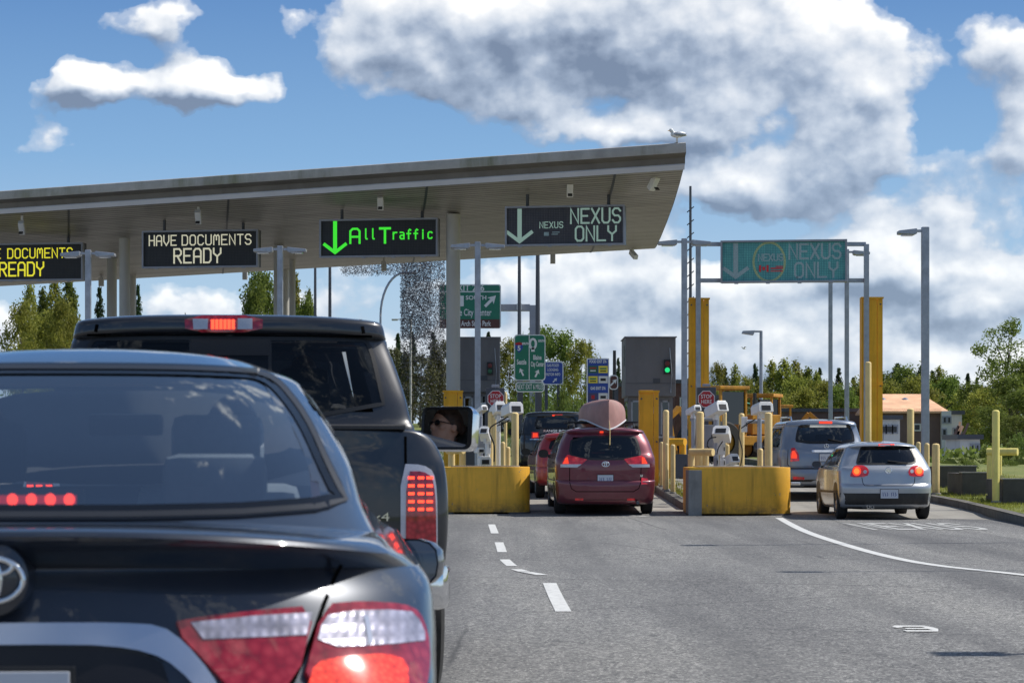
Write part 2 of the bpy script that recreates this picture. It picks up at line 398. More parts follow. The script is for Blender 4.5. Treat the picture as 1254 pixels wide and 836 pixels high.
sky.sun_elevation = SUN_EL; sky.sun_rotation = SUN_AZ; sky.altitude = 0; sky.air_density = 1.0; sky.dust_density = 0.4; sky.ozone_density = 2.0
tc = nt.nodes.new('ShaderNodeTexCoord'); gen = tc.outputs['Generated']
sp = nt.nodes.new('ShaderNodeSeparateXYZ'); L(nt, gen, sp.inputs[0])
az = math_n(nt, 'MULTIPLY', math_n(nt, 'ARCTAN2', sp.outputs[0], sp.outputs[1]), 180 / math.pi)      # bearing, degrees
el = math_n(nt, 'MULTIPLY', math_n(nt, 'ARCSINE', sp.outputs[2]), 180 / math.pi)                     # elevation, degrees
KD = 180 / math.pi / F
def A(px): return (px - CX) * KD
def E(py): return (HZ - py) * KD
# cloud banks: bearing, elevation, half-widths, height, in degrees
BL = [  # px, py, rx, ry, amp
 (187, 42, 52, 32, 1.1), (105, 100, 50, 28, .9), (245, 102, 66, 38, 1.0), (165, 118, 120, 24, .9), (300, 122, 60, 18, .4), (60, 190, 60, 18, .25),
 (470, 62, 95, 60, .7), (590, 50, 150, 90, .8), (640, 125, 80, 45, .55), (760, 60, 190, 95, .85), (930, 30, 150, 60, .7), (1055, 30, 60, 45, .4),
 (600, 5, 260, 60, .6), (860, 125, 90, 45, .4),
 (950, 160, 110, 75, .9), (1050, 115, 75, 62, .95), (900, 225, 120, 34, .65), (1080, 205, 120, 42, .75),
 (1225, 60, 75, 80, .85), (1240, 190, 80, 50, .75), (780, 163, 80, 20, .75),
 (960, 268, 150, 34, .65), (1130, 300, 120, 40, .6), (870, 232, 50, 26, .35), (1220, 330, 70, 50, .6),
 (740, 335, 85, 62, 1.05), (800, 395, 100, 55, .9), (680, 400, 80, 50, .7), (720, 450, 160, 40, .6),
 (920, 385, 80, 55, .8), (960, 430, 120, 40, .85), (1110, 385, 110, 50, .95), (880, 340, 60, 40, .6), (1040, 480, 280, 44, .85), (1215, 430, 90, 54, .8), (1020, 340, 110, 36, .75), (1180, 470, 140, 40, .75), (1200, 370, 80, 36, .6), (1110, 320, 90, 34, .6), (1160, 262, 80, 30, .55),
 (210, 365, 70, 32, .7), (120, 385, 90, 30, .5), (40, 410, 80, 40, .7), (330, 385, 70, 30, .6), (450, 370, 90, 50, .75), (520, 430, 120, 40, .65), (600, 350, 70, 50, .6), (300, 440, 260, 34, .55),
]
DK = [  # the shaded undersides
 (200, 114, 130, 28, .36), (187, 54, 50, 24, .24), (1190, 300, 120, 40, .12), (720, 50, 180, 48, .60), (560, 50, 90, 26, .22), (780, 95, 110, 36, .45), (620, 110, 60, 20, .2), (930, 200, 110, 30, .35), (1010, 160, 60, 40, .18),
 (1090, 205, 100, 30, .25), (1225, 110, 70, 40, .5), (1010, 245, 150, 22, .35), (1200, 205, 70, 20, .35), (760, 385, 70, 30, .25), (900, 275, 90, 20, .3), (100, 125, 80, 14, .3), (1000, 440, 160, 26, .3), (1130, 350, 100, 30, .2), (830, 130, 70, 30, .3),
]
def blobs(ng, vec, lst, k=1.55):
    acc = None
    for (px, py, rx, ry, am) in lst:
        m = ng.nodes.new('ShaderNodeMapping'); m.vector_type = 'POINT'
        sx_, sy_ = 1 / (rx * KD * k), 1 / (ry * KD * k)
        m.inputs['Scale'].default_value = (sx_, sy_, 0); m.inputs['Location'].default_value = (-A(px) * sx_, -E(py) * sy_, 0)
        L(ng, vec, m.inputs[0])
        g = ng.nodes.new('ShaderNodeTexGradient'); g.gradient_type = 'SPHERICAL'; L(ng, m.outputs[0], g.inputs[0])
        acc = math_n(ng, 'MULTIPLY_ADD', g.outputs[1], am, acc if acc is not None else 0.0)
    return acc
def comb(ng, a, b):
    cv = ng.nodes.new('ShaderNodeCombineXYZ'); L(ng, a, cv.inputs[0]); L(ng, b, cv.inputs[1]); return cv.outputs[0]
p0 = comb(nt, az, el)
def stretched(ng, v, s=1.3):
    m = ng.nodes.new('ShaderNodeVectorMath'); m.operation = 'MULTIPLY'; L(ng, v, m.inputs[0]); m.inputs[1].default_value = (1, s, 1); return m.outputs[0]
# one slow warp shared by everything
wn = noise_n(nt, stretched(nt, p0), 0.9, 3, 0.6, out=1)
wv = nt.nodes.new('ShaderNodeVectorMath'); wv.operation = 'MULTIPLY_ADD'; L(nt, wn, wv.inputs[0]); wv.inputs[1].default_value = (1.3, 0.7, 0); wv.inputs[2].default_value = (-0.65, -0.35, 0)
pw = nt.nodes.new('ShaderNodeVectorMath'); L(nt, p0, pw.inputs[0]); L(nt, wv.outputs[0], pw.inputs[1]); pw = pw.outputs[0]
ng = bpy.data.node_groups.new('cloud_density', 'ShaderNodeTree')
ng.interface.new_socket('v', in_out='INPUT', socket_type='NodeSocketVector')
ng.interface.new_socket('n', in_out='OUTPUT', socket_type='NodeSocketFloat')
gi = ng.nodes.new('NodeGroupInput'); go = ng.nodes.new('NodeGroupOutput')
v1 = stretched(ng, gi.outputs[0], 1.15)
vo = ng.nodes.new('ShaderNodeTexVoronoi'); vo.voronoi_dimensions = '2D'; vo.feature = 'SMOOTH_F1'; vo.inputs['Scale'].default_value = 0.50; vo.inputs['Detail'].default_value = 2.6; vo.inputs['Roughness'].default_value = 0.42; vo.inputs['Lacunarity'].default_value = 2.3
vo.inputs['Smoothness'].default_value = 0.35; vo.normalize = True; L(ng, v1, vo.inputs['Vector'])
f1 = noise_n(ng, v1, 0.42, 9, 0.54)
puff = math_n(ng, 'MULTIPLY_ADD', vo.outputs['Distance'], -2.6, 1.05)
L(ng, math_n(ng, 'MULTIPLY_ADD', f1, 2.3, math_n(ng, 'MULTIPLY_ADD', puff, 0.70, -1.33)), go.inputs[0])
def nzat(v):
    n = nt.nodes.new('ShaderNodeGroup'); n.node_tree = ng; L(nt, v, n.inputs[0]); return n.outputs[0]
def shift(v, a, b):
    m = nt.nodes.new('ShaderNodeVectorMath'); L(nt, v, m.inputs[0]); m.inputs[1].default_value = (a, b, 0); return m.outputs[0]
b0 = blobs(nt, pw, BL); dk = blobs(nt, pw, DK); b1 = blobs(nt, shift(pw, 0.14, 0.42), BL)
side = math_n(nt, 'MULTIPLY', math_n(nt, 'SUBTRACT', math_n(nt, 'ABSOLUTE', az), 12.5), 0.3, cl=True)
hi_ = math_n(nt, 'MULTIPLY', math_n(nt, 'SUBTRACT', el, 11.0), 0.2, cl=True)
rest = math_n(nt, 'MAXIMUM', side, hi_)
big = noise_n(nt, p0, 0.05, 3, 0.55)
fld = math_n(nt, 'MULTIPLY', rest, math_n(nt, 'MULTIPLY_ADD', big, 5.0, -2.45))
n0 = nzat(p0); n1 = nzat(shift(p0, 0.12, 0.26)); n2 = nzat(shift(p0, 0.25, 0.75))
d0 = math_n(nt, 'ADD', math_n(nt, 'ADD', b0, fld), math_n(nt, 'MULTIPLY_ADD', n0, 0.75, -0.42))
cover = ramp_n(nt, d0, [(0.0, (0, 0, 0)), (0.10, (.35,) * 3), (0.30, (1, 1, 1))], 'EASE')
emb = math_n(nt, 'ADD', math_n(nt, 'MULTIPLY', math_n(nt, 'SUBTRACT', n0, n1), 0.44), math_n(nt, 'MULTIPLY', math_n(nt, 'SUBTRACT', n0, n2), 0.30))
thick = math_n(nt, 'MULTIPLY', math_n(nt, 'SUBTRACT', fld, 0.6), 0.35, cl=True)
rim = math_n(nt, 'MULTIPLY', math_n(nt, 'SUBTRACT', b0, b1), 1.0)
shade = math_n(nt, 'SUBTRACT', math_n(nt, 'ADD', math_n(nt, 'ADD', emb, 0.55), rim), math_n(nt, 'ADD', math_n(nt, 'MULTIPLY', dk, 0.44), thick), cl=True)
cc = ramp_n(nt, shade, [(0.04, (0.16, 0.205, 0.29)), (0.30, (0.29, 0.35, 0.45)), (0.55, (0.50, 0.55, 0.625)), (0.80, (0.70, 0.72, 0.75)), (1.0, (0.87, 0.87, 0.86))])
# blue of the clear sky: the sky model tinted deeper away from the horizon
eln = math_n(nt, 'MULTIPLY', el, 1 / 12.0, cl=True)
blue = ramp_n(nt, eln, [(0.0, (0.46, 0.56, 0.67)), (0.3, (0.32, 0.465, 0.63)), (0.55, (0.17, 0.33, 0.56)), (0.85, (0.082, 0.20, 0.44)), (1.0, (0.062, 0.165, 0.39))])
skyc = nt.nodes.new('ShaderNodeVectorMath'); skyc.operation = 'SCALE'; L(nt, sky.outputs[0], skyc.inputs[0]); skyc.inputs['Scale'].default_value = 0.085
hi2 = math_n(nt, 'MULTIPLY', math_n(nt, 'SUBTRACT', el, 12.0), 0.05, cl=True)
clear = mixc(nt, math_n(nt, 'ADD', 0.14, math_n(nt, 'MULTIPLY', hi2, 0.86)), blue, skyc.outputs[0])
cfac = math_n(nt, 'MULTIPLY', cover, math_n(nt, 'ADD', 0.72, math_n(nt, 'MULTIPLY', eln, 0.28)))
full = mixc(nt, cfac, clear, cc)
gnd = math_n(nt, 'MULTIPLY', el, -1.5, cl=True)
full = mixc(nt, gnd, full, (0.10, 0.10, 0.095))
# everything is brought to the physical scale of the sky texture, strength 0.1
up = nt.nodes.new('ShaderNodeVectorMath'); up.operation = 'SCALE'; L(nt, full, up.inputs[0]); up.inputs['Scale'].default_value = 10.0
L(nt, up.outputs[0], bg.inputs[0]); bg.inputs[1].default_value = 0.13
# ------------------------------------------------------------------ ground, road, kerbs, markings
def sheet(name, xs, ys, off, mat, inside=None, kind='structure', zf=None):
    zf = zf or gz
    vs = []; fs = []; nx = len(xs)
    for y in ys:
        for x in xs: vs.append((x, y, zf(x, y) + off))
    for j in range(len(ys) - 1):
        for i in range(nx - 1):
            fs.append((j * nx + i, j * nx + i + 1, (j + 1) * nx + i + 1, (j + 1) * nx + i))
    me = bpy.data.meshes.new(name); me.from_pydata(vs, [], fs)
    o = link_mesh(name, me, mat, smooth=True); return tag(o, kind=kind)
def frange(a, b, s):
    r = []; v = a
    while v < b - 1e-6: r.append(v); v += s
    return r + [b]
def m_grass():
    m, nt, b = newmat('grass_ground'); co = objco(nt)
    a = noise_n(nt, co, 0.35, 8, 0.65); f = noise_n(nt, co, 9, 5, 0.7)
    c = ramp_n(nt, a, [(0.3, (0.10, 0.13, 0.025)), (0.5, (0.17, 0.19, 0.04)), (0.68, (0.30, 0.27, 0.10))])
    c = mixc(nt, 0.5, c, ramp_n(nt, f, [(0.3, (0.04, 0.06, 0.012)), (0.7, (0.22, 0.26, 0.06))]))
    L(nt, c, b.inputs['Base Color']); b.inputs['Roughness'].default_value = 0.95; bump_n(nt, b, f, 0.8, 0.05); return m
M['grass'] = m_grass()
def m_asphalt():
    m, nt, b = newmat('asphalt'); co = objco(nt)
    v = nt.nodes.new('ShaderNodeTexVoronoi'); v.inputs['Scale'].default_value = 75; L(nt, co, v.inputs['Vector'])
    sv = nt.nodes.new('ShaderNodeSeparateColor'); L(nt, v.outputs['Color'], sv.inputs[0])
    stone = ramp_n(nt, sv.outputs[0], [(0.0, (0.035, 0.035, 0.036)), (0.4, (0.13, 0.13, 0.13)), (0.8, (0.27, 0.267, 0.255)), (1.0, (0.60, 0.585, 0.55))])
    v2 = nt.nodes.new('ShaderNodeTexVoronoi'); v2.inputs['Scale'].default_value = 26; L(nt, co, v2.inputs['Vector'])
    s2 = nt.nodes.new('ShaderNodeSeparateColor'); L(nt, v2.outputs['Color'], s2.inputs[0])
    stone2 = ramp_n(nt, s2.outputs[1], [(0.0, (0.07, 0.07, 0.072)), (0.6, (0.165, 0.163, 0.158)), (1.0, (0.33, 0.322, 0.31))])
    c = mixc(nt, 0.35, stone, stone2)
    mp = nt.nodes.new('ShaderNodeMapping'); mp.inputs['Scale'].default_value = (0.9, 0.10, 1); L(nt, co, mp.inputs[0])
    band = noise_n(nt, mp.outputs[0], 0.7, 6, 0.6)
    c = mixc(nt, 1.0, c, ramp_n(nt, band, [(0.3, (0.62, 0.62, 0.64)), (0.5, (0.96, 0.96, 0.96)), (0.7, (1.24, 1.23, 1.20))]), 'MULTIPLY')
    blot = noise_n(nt, co, 1.3, 9, 0.75)
    c = mixc(nt, ramp_n(nt, blot, [(0.60, (0, 0, 0)), (0.68, (0.45,) * 3)]), c, (0.045, 0.045, 0.048))
    cv = nt.nodes.new('ShaderNodeTexVoronoi'); cv.feature = 'DISTANCE_TO_EDGE'; cv.inputs['Scale'].default_value = 0.16; wj = mixc(nt, .06, co, noise_n(nt, co, 1.1, 6, .7, out=1), 'ADD'); L(nt, wj, cv.inputs['Vector'])
    ck = ramp_n(nt, cv.outputs[0], [(0.0, (.75,) * 3), (0.0025, (.6,) * 3), (0.004, (0, 0, 0))])
    c = mixc(nt, math_n(nt, 'MULTIPLY', ck, ramp_n(nt, noise_n(nt, co, .3, 2, .5), [(.36, (0, 0, 0)), (.46, (1, 1, 1))])), c, (.045, .045, .047))
    mt = nt.nodes.new('ShaderNodeMapping'); mt.inputs['Scale'].default_value = (1.15, .02, 1); L(nt, co, mt.inputs[0]); tr = ramp_n(nt, noise_n(nt, mt.outputs[0], 1.0, 3, .5), [(.48, (0, 0, 0)), (.64, (.42,) * 3)])
    c = mixc(nt, tr, c, (.075, .075, .078))
    oil = nt.nodes.new('ShaderNodeTexVoronoi'); oil.inputs['Scale'].default_value = .9; L(nt, co, oil.inputs['Vector']); c = mixc(nt, ramp_n(nt, oil.outputs[0], [(.03, (.5,) * 3), (.075, (0, 0, 0))]), c, (.05, .05, .052))
    L(nt, c, b.inputs['Base Color']); b.inputs['Roughness'].default_value = 0.85; b.inputs['Specular IOR Level'].default_value = 0.3
    bump_n(nt, b, sv.outputs[0], 0.35, 0.006); return m
M['asphalt'] = m_asphalt()
def m_slab():
    m, nt, b = newmat('concrete_slab'); co = objco(nt)
    a = noise_n(nt, co, 0.8, 8, 0.65); f = noise_n(nt, co, 30, 5, 0.7)
    c = ramp_n(nt, a, [(0.3, (0.22, 0.205, 0.175)), (0.7, (0.36, 0.34, 0.30))])
    c = mixc(nt, 0.25, c, ramp_n(nt, f, [(0.3, (0.14, 0.13, 0.11)), (0.7, (0.42, 0.40, 0.36))]))
    mp = nt.nodes.new('ShaderNodeMapping'); mp.inputs['Scale'].default_value = (1.6, 0.06, 1); L(nt, co, mp.inputs[0])
    t = ramp_n(nt, noise_n(nt, mp.outputs[0], 1.0, 5, 0.6), [(0.45, (0, 0, 0)), (0.7, (0.6,) * 3)])
    c = mixc(nt, t, c, (0.13, 0.12, 0.11))
    L(nt, c, b.inputs['Base Color']); b.inputs['Roughness'].default_value = 0.85; return m
M['slab'] = m_slab()
M['gravel'] = pmat('gravel', (0.24, 0.23, 0.21), 0.95, var=0.5, vs=14, bump=0.6, bs=20)
M['roadworn'] = pmat('worn_road_paint', (0.50, 0.50, 0.48), 0.8, var=0.1, vs=8, dirt=(0.14, 0.14, 0.135), dscale=6, damt=0.9)
M['tar'] = pmat('tar_line', (0.03, 0.03, 0.032), 0.6, var=0.3, vs=8)
M['puddle'] = None

sheet('ground', frange(-1500, -200, 260) + frange(-160, -40, 20) + frange(-30, 40, 2.5) + frange(50, 200, 25) + [500, 1000, 1500],
      frange(-200, 0, 40) + frange(5, 200, 2.5) + frange(225, 400, 25) + [600, 1000, 2000, 3500], -0.03, M['grass'])
# the boundary between asphalt and concrete slabs
EDGE = [(-60, 55.0), (-9, 53.2), (3.2, 52.6), (6.0, 51.0), (10.0, 47.6), (16, 46.2), (60, 44)]
def edge_y(x):
    for (a, b) in zip(EDGE, EDGE[1:]):
        if a[0] <= x <= b[0]: return a[1] + (b[1] - a[1]) * (x - a[0]) / (b[0] - a[0])
    return EDGE[-1][1] if x > 0 else EDGE[0][1]
def warped(name, xs, k, off, mat, f0, f1):
    vs = []; fs = []; nx = len(xs)
    for j in range(k + 1):
        for x in xs:
            y = f0(x) + (f1(x) - f0(x)) * j / k; vs.append((x, y, gz(x, y) + off))
    for j in range(k):
        for i in range(nx - 1): fs.append((j * nx + i, j * nx + i + 1, (j + 1) * nx + i + 1, (j + 1) * nx + i))
    me = bpy.data.meshes.new(name); me.from_pydata(vs, [], fs)
    return tag(link_mesh(name, me, mat, smooth=True), kind='structure')
KR = [gp(1060, 594, .15), gp(1098, 598, .15), gp(1140, 606.5, .15), gp(1170, 612, .15), gp(1200, 619, .15), gp(1254, 632, .15), gp(1330, 648, .15)]   # top edge of the right kerb
KR = [Vector((KR[0].x - 0.4, 92, gz(6, 92) + .15)), Vector((KR[0].x + .1, 74, gz(7, 74) + .15))] + KR
def kx(y):
    pts = sorted(((p.y, p.x) for p in KR))
    for (a, b) in zip(pts, pts[1:]):
        if a[0] <= y <= b[0]: return a[1] + (b[1] - a[1]) * (y - a[0]) / (b[0] - a[0])
    return pts[-1][1] if y > pts[-1][0] else pts[0][1]
warped('asphalt_road', frange(-60, 60, 1.5), 60, 0.0, M['asphalt'], lambda x: -30, lambda x: edge_y(x) + 0.05)
warped('lane_slab', frange(-60, 6, 1.5) + frange(6.5, 12, 0.5), 24, 0.002, M['slab'], lambda x: edge_y(x) + 0.055, lambda x: 95 if x < 6.5 else max(edge_y(x) + .06, 95 - (x - 6.5) * 12))
warped('far_road', frange(-30, 4, 2), 12, 0.004, M['asphalt'], lambda x: 95.2, lambda x: 128)
warped('gravel_yard', frange(5.5, 40, 2), 12, 0.006, M['gravel'], lambda x: 95.5, lambda x: 135)

def kerb(name, pts, wd=0.18, h=0.15, mat='kerb', closed=False, drop=0.35):
    """extruded kerb; pts run along its road-side top edge"""
    mb = MB(); n = len(pts); vs = []
    for i, p in enumerate(pts):
        a = pts[max(i - 1, 0)]; b = pts[min(i + 1, n - 1)]
        if closed: a = pts[i - 1]; b = pts[(i + 1) % n]
        d = Vector((b.x - a.x, b.y - a.y, 0)).normalized(); q = Vector((-d.y, d.x, 0))
        r = 0.02
        vs += [p + Vector((0, 0, -drop)) - q * 0.015, p - Vector((0, 0, r)), p + q * r, p + q * wd, p + q * wd + Vector((0, 0, -drop))]
    rng = range(n if closed else n - 1)
    fs = [(i * 5 + j, i * 5 + j + 1, ((i + 1) % n) * 5 + j + 1, ((i + 1) % n) * 5 + j) for i in rng for j in range(4)]
    mb.add(vs, fs); return tag(mb.build(name, M[mat], smooth=40), kind='structure')
kerb('kerb', list(reversed(KR)), wd=-0.2)
# grass verge inside the right kerb
def verge():
    mb = MB(); pts = sorted(KR, key=lambda p: p.y); fine = []
    for a, b in zip(pts, pts[1:]):
        for k in range(6): fine.append(a.lerp(b, k / 6))
    fine.append(pts[-1]); nx = 14; vs = []
    for p in fine:
        for i in range(nx):
            x = p.x + 0.19 + i * i * 0.09
            vs.append((x, p.y + 0.15 * i, p.z - .02 + 0.02 * math.sin(x * 3) + 0.02 * random.Random(int(x * 99)).random()))
    fs = [(j * nx + i, j * nx + i + 1, (j + 1) * nx + i + 1, (j + 1) * nx + i) for j in range(len(fine) - 1) for i in range(nx - 1)]
    mb.add(vs, fs); return tag(mb.build('grass_verge', M['grass'], smooth=60), kind='structure')
verge()
# raised island between the two lanes (around the right barrier), and the left one
def island(name, edge, mat):
    """edge: closed list of top points, counter-clockwise seen from above"""
    kerb(name + '_kerb', edge, closed=True)
    mb = MB(); c = sum((p for p in edge), Vector()) / len(edge)
    vs = [c - Vector((0, 0, 0.03))] + [p.lerp(c, 0.04) - Vector((0, 0, 0.025)) for p in edge]; n = len(edge)
    mb.add(vs, [(0, 1 + i, 1 + (i + 1) % n) for i in range(n)])
    return tag(mb.build(name, mat), kind='structure')
def up_(p, e=0.15): return Vector((p[0], p[1], gz(p[0], p[1]) + e))
i_l = gp(797, 592, .15); i_n = Vector(((843 - CX) * 51.6 / F, 51.6, gz(3.5, 51.6) + .15)); i_r = Vector(((968 - CX) * 51.6 / F, 51.6, 0))
isl = [up_((i_n.x + .1, i_n.y + 1.2)), up_((i_r.x - .3, i_n.y + 1.2)), up_((i_r.x - .05, i_n.y + 1.6)), up_((5.55, 62)), up_((5.5, 90)), up_((3.2, 90)), up_((i_l.x + .1, i_l.y + 8)), up_((i_l.x, i_l.y)), up_((gp(820, 606, .15).x, gp(820, 606, .15).y)), up_((i_n.x - .05, i_n.y + 1.5))]
island('island_paving', isl, M['conc'])
bl = Vector(((541 - CX) * 51.6 / F, 51.6, 0)); br = Vector(((649 - CX) * 51.6 / F, 51.6, 0))
isl2 = [up_((bl.x - .1, bl.y + 1.2), .12), up_((br.x - .3, br.y + 1.2), .12), up_((br.x - .02, br.y + 1.6), .12), up_((.32, 62), .12), up_((.2, 88), .12), up_((-1.6, 88), .12), up_((-1.7, 62), .12), up_((bl.x - .15, bl.y + 1.6), .12)]
island('island_paving', isl2, M['grass'])

# road markings, each laid 4 mm and more above the asphalt
def mark(name, poly, e=0.005, mat='roadwhite'):
    mb = MB(); ps = [Vector((p.x, p.y, gz(p.x, p.y) + e)) for p in poly]
    mb.add(ps, [tuple(range(len(ps)))]); return tag(mb.build(name, M[mat]), kind='structure')
def strip(name, px_pts, w0, w1, e=0.005, mat='roadwhite', sub=8):
    """painted line along ground points, widths in metres"""
    pts = [gp(a, b) for a, b in px_pts]; fine = []
    n = len(pts)
    for i in range(n - 1):
        p0, p1, p2, p3 = pts[max(i - 1, 0)], pts[i], pts[i + 1], pts[min(i + 2, n - 1)]
        for k in range(sub):
            t = k / sub
            fine.append(0.5 * ((2 * p1) + (p2 - p0) * t + (2 * p0 - 5 * p1 + 4 * p2 - p3) * t * t + (3 * p1 - p0 - 3 * p2 + p3) * t ** 3))
    fine.append(pts[-1]); vs = []; m = len(fine)
    for i, p in enumerate(fine):
        d = fine[min(i + 1, m - 1)] - fine[max(i - 1, 0)]; q = Vector((-d.y, d.x, 0)).normalized()
        w = (w0 + (w1 - w0) * i / (m - 1)) / 2
        for s in (1, -1):
            v = p + q * w * s; vs.append((v.x, v.y, gz(v.x, v.y) + e))
    mb = MB(); mb.add(vs, [(2 * i, 2 * i + 1, 2 * i + 3, 2 * i + 2) for i in range(m - 1)])
    return tag(mb.build(name, M[mat]), kind='structure')
for a, b in (((602, 642), (606, 653)), ((611, 664), (615, 676)), ((618, 685), (627, 693)), ((632, 697), (642, 700)), ((644, 700.5), (664, 704))):
    strip('lane_marking', [a, b], 0.12, 0.12)
strip('lane_marking', [(673, 714), (690, 749)], 0.125, 0.125)
strip('lane_marking', [(763, 631), (792, 632)], 0.12, 0.12)
strip('lane_marking', [(954, 634), (985, 650), (1035, 667), (1100, 684), (1170, 695), (1254, 704), (1330, 711)], 0.15, 0.15)
# lane number painted on its side near the camera, and the faint letters before the right lane
def on_road(name, loc, w, h, fn, rz=0.0):
    mb = MB(); fn(mb, w, h)
    ca, sa = math.cos(rz), math.sin(rz)
    mb.v = [(loc.x + a * ca - b * sa, loc.y + a * sa + b * ca, 0) for (a, b, c) in mb.v]
    mb.v = [(a, b, gz(a, b) + 0.006) for (a, b, c) in mb.v]
    return tag(mb.build(name, M['roadwhite']), kind='structure')
def nine(mb, w, h):
    def q(*p): mb.add([(x * w, y * h, 0) for x, y in p], [tuple(range(len(p)))])
    q((-.5, .25), (-.36, .5), (-.25, .5), (-.25, .20), (-.42, .1)); q((-.25, .5), (.35, .5), (.22, .28), (-.25, .28)); q((.22, .28), (.35, .5), (.5, .05), (.5, -.08), (.25, -.08), (.25, .1))
    q((-.25, .1), (-.25, -.08), (.25, -.08), (.25, .1)); q((-.38, -.5), (.35, -.5), (.3, -.28), (-.42, -.28)); q((.3, -.28), (.35, -.5), (.5, -.08), (.25, -.08))
on_road('lane_number_marking', gp(1122, 770), 0.29, 0.62, nine)
l0, l1 = gp(1070, 648), gp(1206, 641)
mb = MB(); glyphs(mb, 'NEXUS', l0.x, 0, 0.27, .6, 0.13, 0.085, 0, 'xy'); lk = (l1.y - l0.y) / .6
mb.v = [(a, l0.y + b * lk, gz(a, l0.y + b * lk) + 0.006 + c * .3) for (a, b, c) in mb.v]; tag(mb.build('lane_lettering', M['roadworn']), kind='structure')
# ------------------------------------------------------------------ canopy
def cdir(s, u):
    """plan position: s along the front edge from its right end, u depth behind it"""
    f = Vector((4.39 - 19.79 * s, 65 + 12 * s, 0)); b = Vector((4.39 - 22.9 * s, 80 + 13 * s, 0))
    return f.lerp(b, u / 15.0)
def soff(u, s=0):
    K = [(0.7, 8.60), (2.5, 8.33), (5, 8.05), (8, 7.83), (11, 7.66), (13.5, 7.56), (14.6, 7.60), (15, 7.78)]
    z = K[-1][1]
    for (a, b) in zip(K, K[1:]):
        if u <= b[0]: z = a[1] + (b[1] - a[1]) * clamp((u - a[0]) / (b[0] - a[0])); break
    return z - 0.32 * s * (u / 15)
def m_soffit():
    m, nt, b = newmat('soffit_slats'); co = objco(nt, 'UV')
    sx = nt.nodes.new('ShaderNodeSeparateXYZ'); L(nt, co, sx.inputs[0])
    fr = math_n(nt, 'FRACT', math_n(nt, 'MULTIPLY', sx.outputs[1], 4.6))
    groove = ramp_n(nt, fr, [(0, (0, 0, 0)), (0.12, (1, 1, 1)), (0.80, (.9, .9, .9)), (0.93, (0, 0, 0))])
    mp = nt.nodes.new('ShaderNodeMapping'); mp.inputs['Scale'].default_value = (0.25, 1.6, 1); L(nt, co, mp.inputs[0])
    n = noise_n(nt, mp.outputs[0], 1.5, 6, 0.6)
    base = ramp_n(nt, n, [(0.3, (0.27, 0.255, 0.23)), (0.5, (0.38, 0.36, 0.33)), (0.7, (0.48, 0.455, 0.42))])
    wv = math_n(nt, 'MULTIPLY', math_n(nt, 'FRACT', math_n(nt, 'MULTIPLY', sx.outputs[1], 0.77)), 0.22)
    base = mixc(nt, wv, base, (0.16, 0.145, 0.13))
    L(nt, mixc(nt, groove, (0.055, 0.05, 0.045), base), b.inputs['Base Color'])
    b.inputs['Roughness'].default_value = 0.45; bump_n(nt, b, groove, 0.6, 0.02); return m
M['soffit'] = m_soffit()
S0, S1, NS = 0.0, 1.6, 40
canopy = empty('inspection_canopy', cdir(0, 7), 0, 'long grey cantilevered canopy roof with slatted underside spanning the lanes', 'canopy')
cl0 = Vector(canopy.location)
def loft_sz(name, prof, mat, smooth=30, uv=False):
    vs = []; n = len(prof)
    for i in range(NS + 1):
        s = S0 + (S1 - S0) * i / NS
        for (u, z) in prof:
            p = cdir(s, u); vs.append(Vector((p.x, p.y, z(s) if callable(z) else z)) - cl0)
    fs = [(i * n + j, i * n + j + 1, (i + 1) * n + j + 1, (i + 1) * n + j) for i in range(NS) for j in range(n - 1)]
    me = bpy.data.meshes.new(name); me.from_pydata(vs, [], fs)
    if uv:
        l = me.uv_layers.new(name='UVMap')
        for lo in me.loops:
            k = lo.vertex_index; l.data[lo.index].uv = ((k // n) / NS * 35, prof[k % n][0])
    o = link_mesh(name, me, mat, canopy); smooth_angle(me, smooth); return o
us = [0.7 + 14.3 * i / 24 for i in range(25)]
loft_sz('soffit', [(u, (lambda s, u=u: soff(u, s))) for u in us], M['soffit'], uv=True)
loft_sz('roof_edge', [(0.0, 8.86), (-0.02, 8.93), (-0.02, 9.10), (0.12, 9.13), (0.14, 9.08)], M['flash'])
loft_sz('fascia', [(0.0, 8.86), (0.35, 8.78), (0.42, 8.62)], M['fascia'])
loft_sz('edge_strip', [(0.418, 8.63), (0.40, 8.60), (0.45, 8.475), (0.7, 8.602)], M['strip'])
loft_sz('roof_sheet', [(0.14, 9.09), (5, 9.0), (10, 8.6), (15, (lambda s: 7.8 - 0.32 * s))], M['flash'])
# end wall closing the right end
mb = MB(); pr = [(0, 8.86), (0.35, 8.78), (0.42, 8.62), (0.7, 8.60)] + [(u, soff(u)) for u in us[1:]] + [(10, 8.6), (5, 9.0), (0.1, 9.1)]
mb.add([Vector((cdir(0, u).x + .01, cdir(0, u).y, z)) - cl0 for u, z in pr], [tuple(range(len(pr)))]); mb.build('end_panel', M['flash'], canopy)
mb = MB(); mb.add([Vector((cdir(S1, u).x, cdir(S1, u).y, z)) - cl0 for u, z in pr], [tuple(range(len(pr)))]); mb.build('end_panel', M['flash'], canopy)
for s in (0.085, 0.335, 0.625, 0.88):            # joints of the soffit
    mb = MB(); vs = []
    for u in us:
        p = cdir(s, u); vs += [Vector((p.x - .03, p.y, soff(u, s) - .012)) - cl0, Vector((p.x + .03, p.y, soff(u, s) - .012)) - cl0]
    mb.add(vs, [(2 * i, 2 * i + 1, 2 * i + 3, 2 * i + 2) for i in range(len(us) - 1)]); mb.build('soffit_joint', M['darkgrey'], canopy)
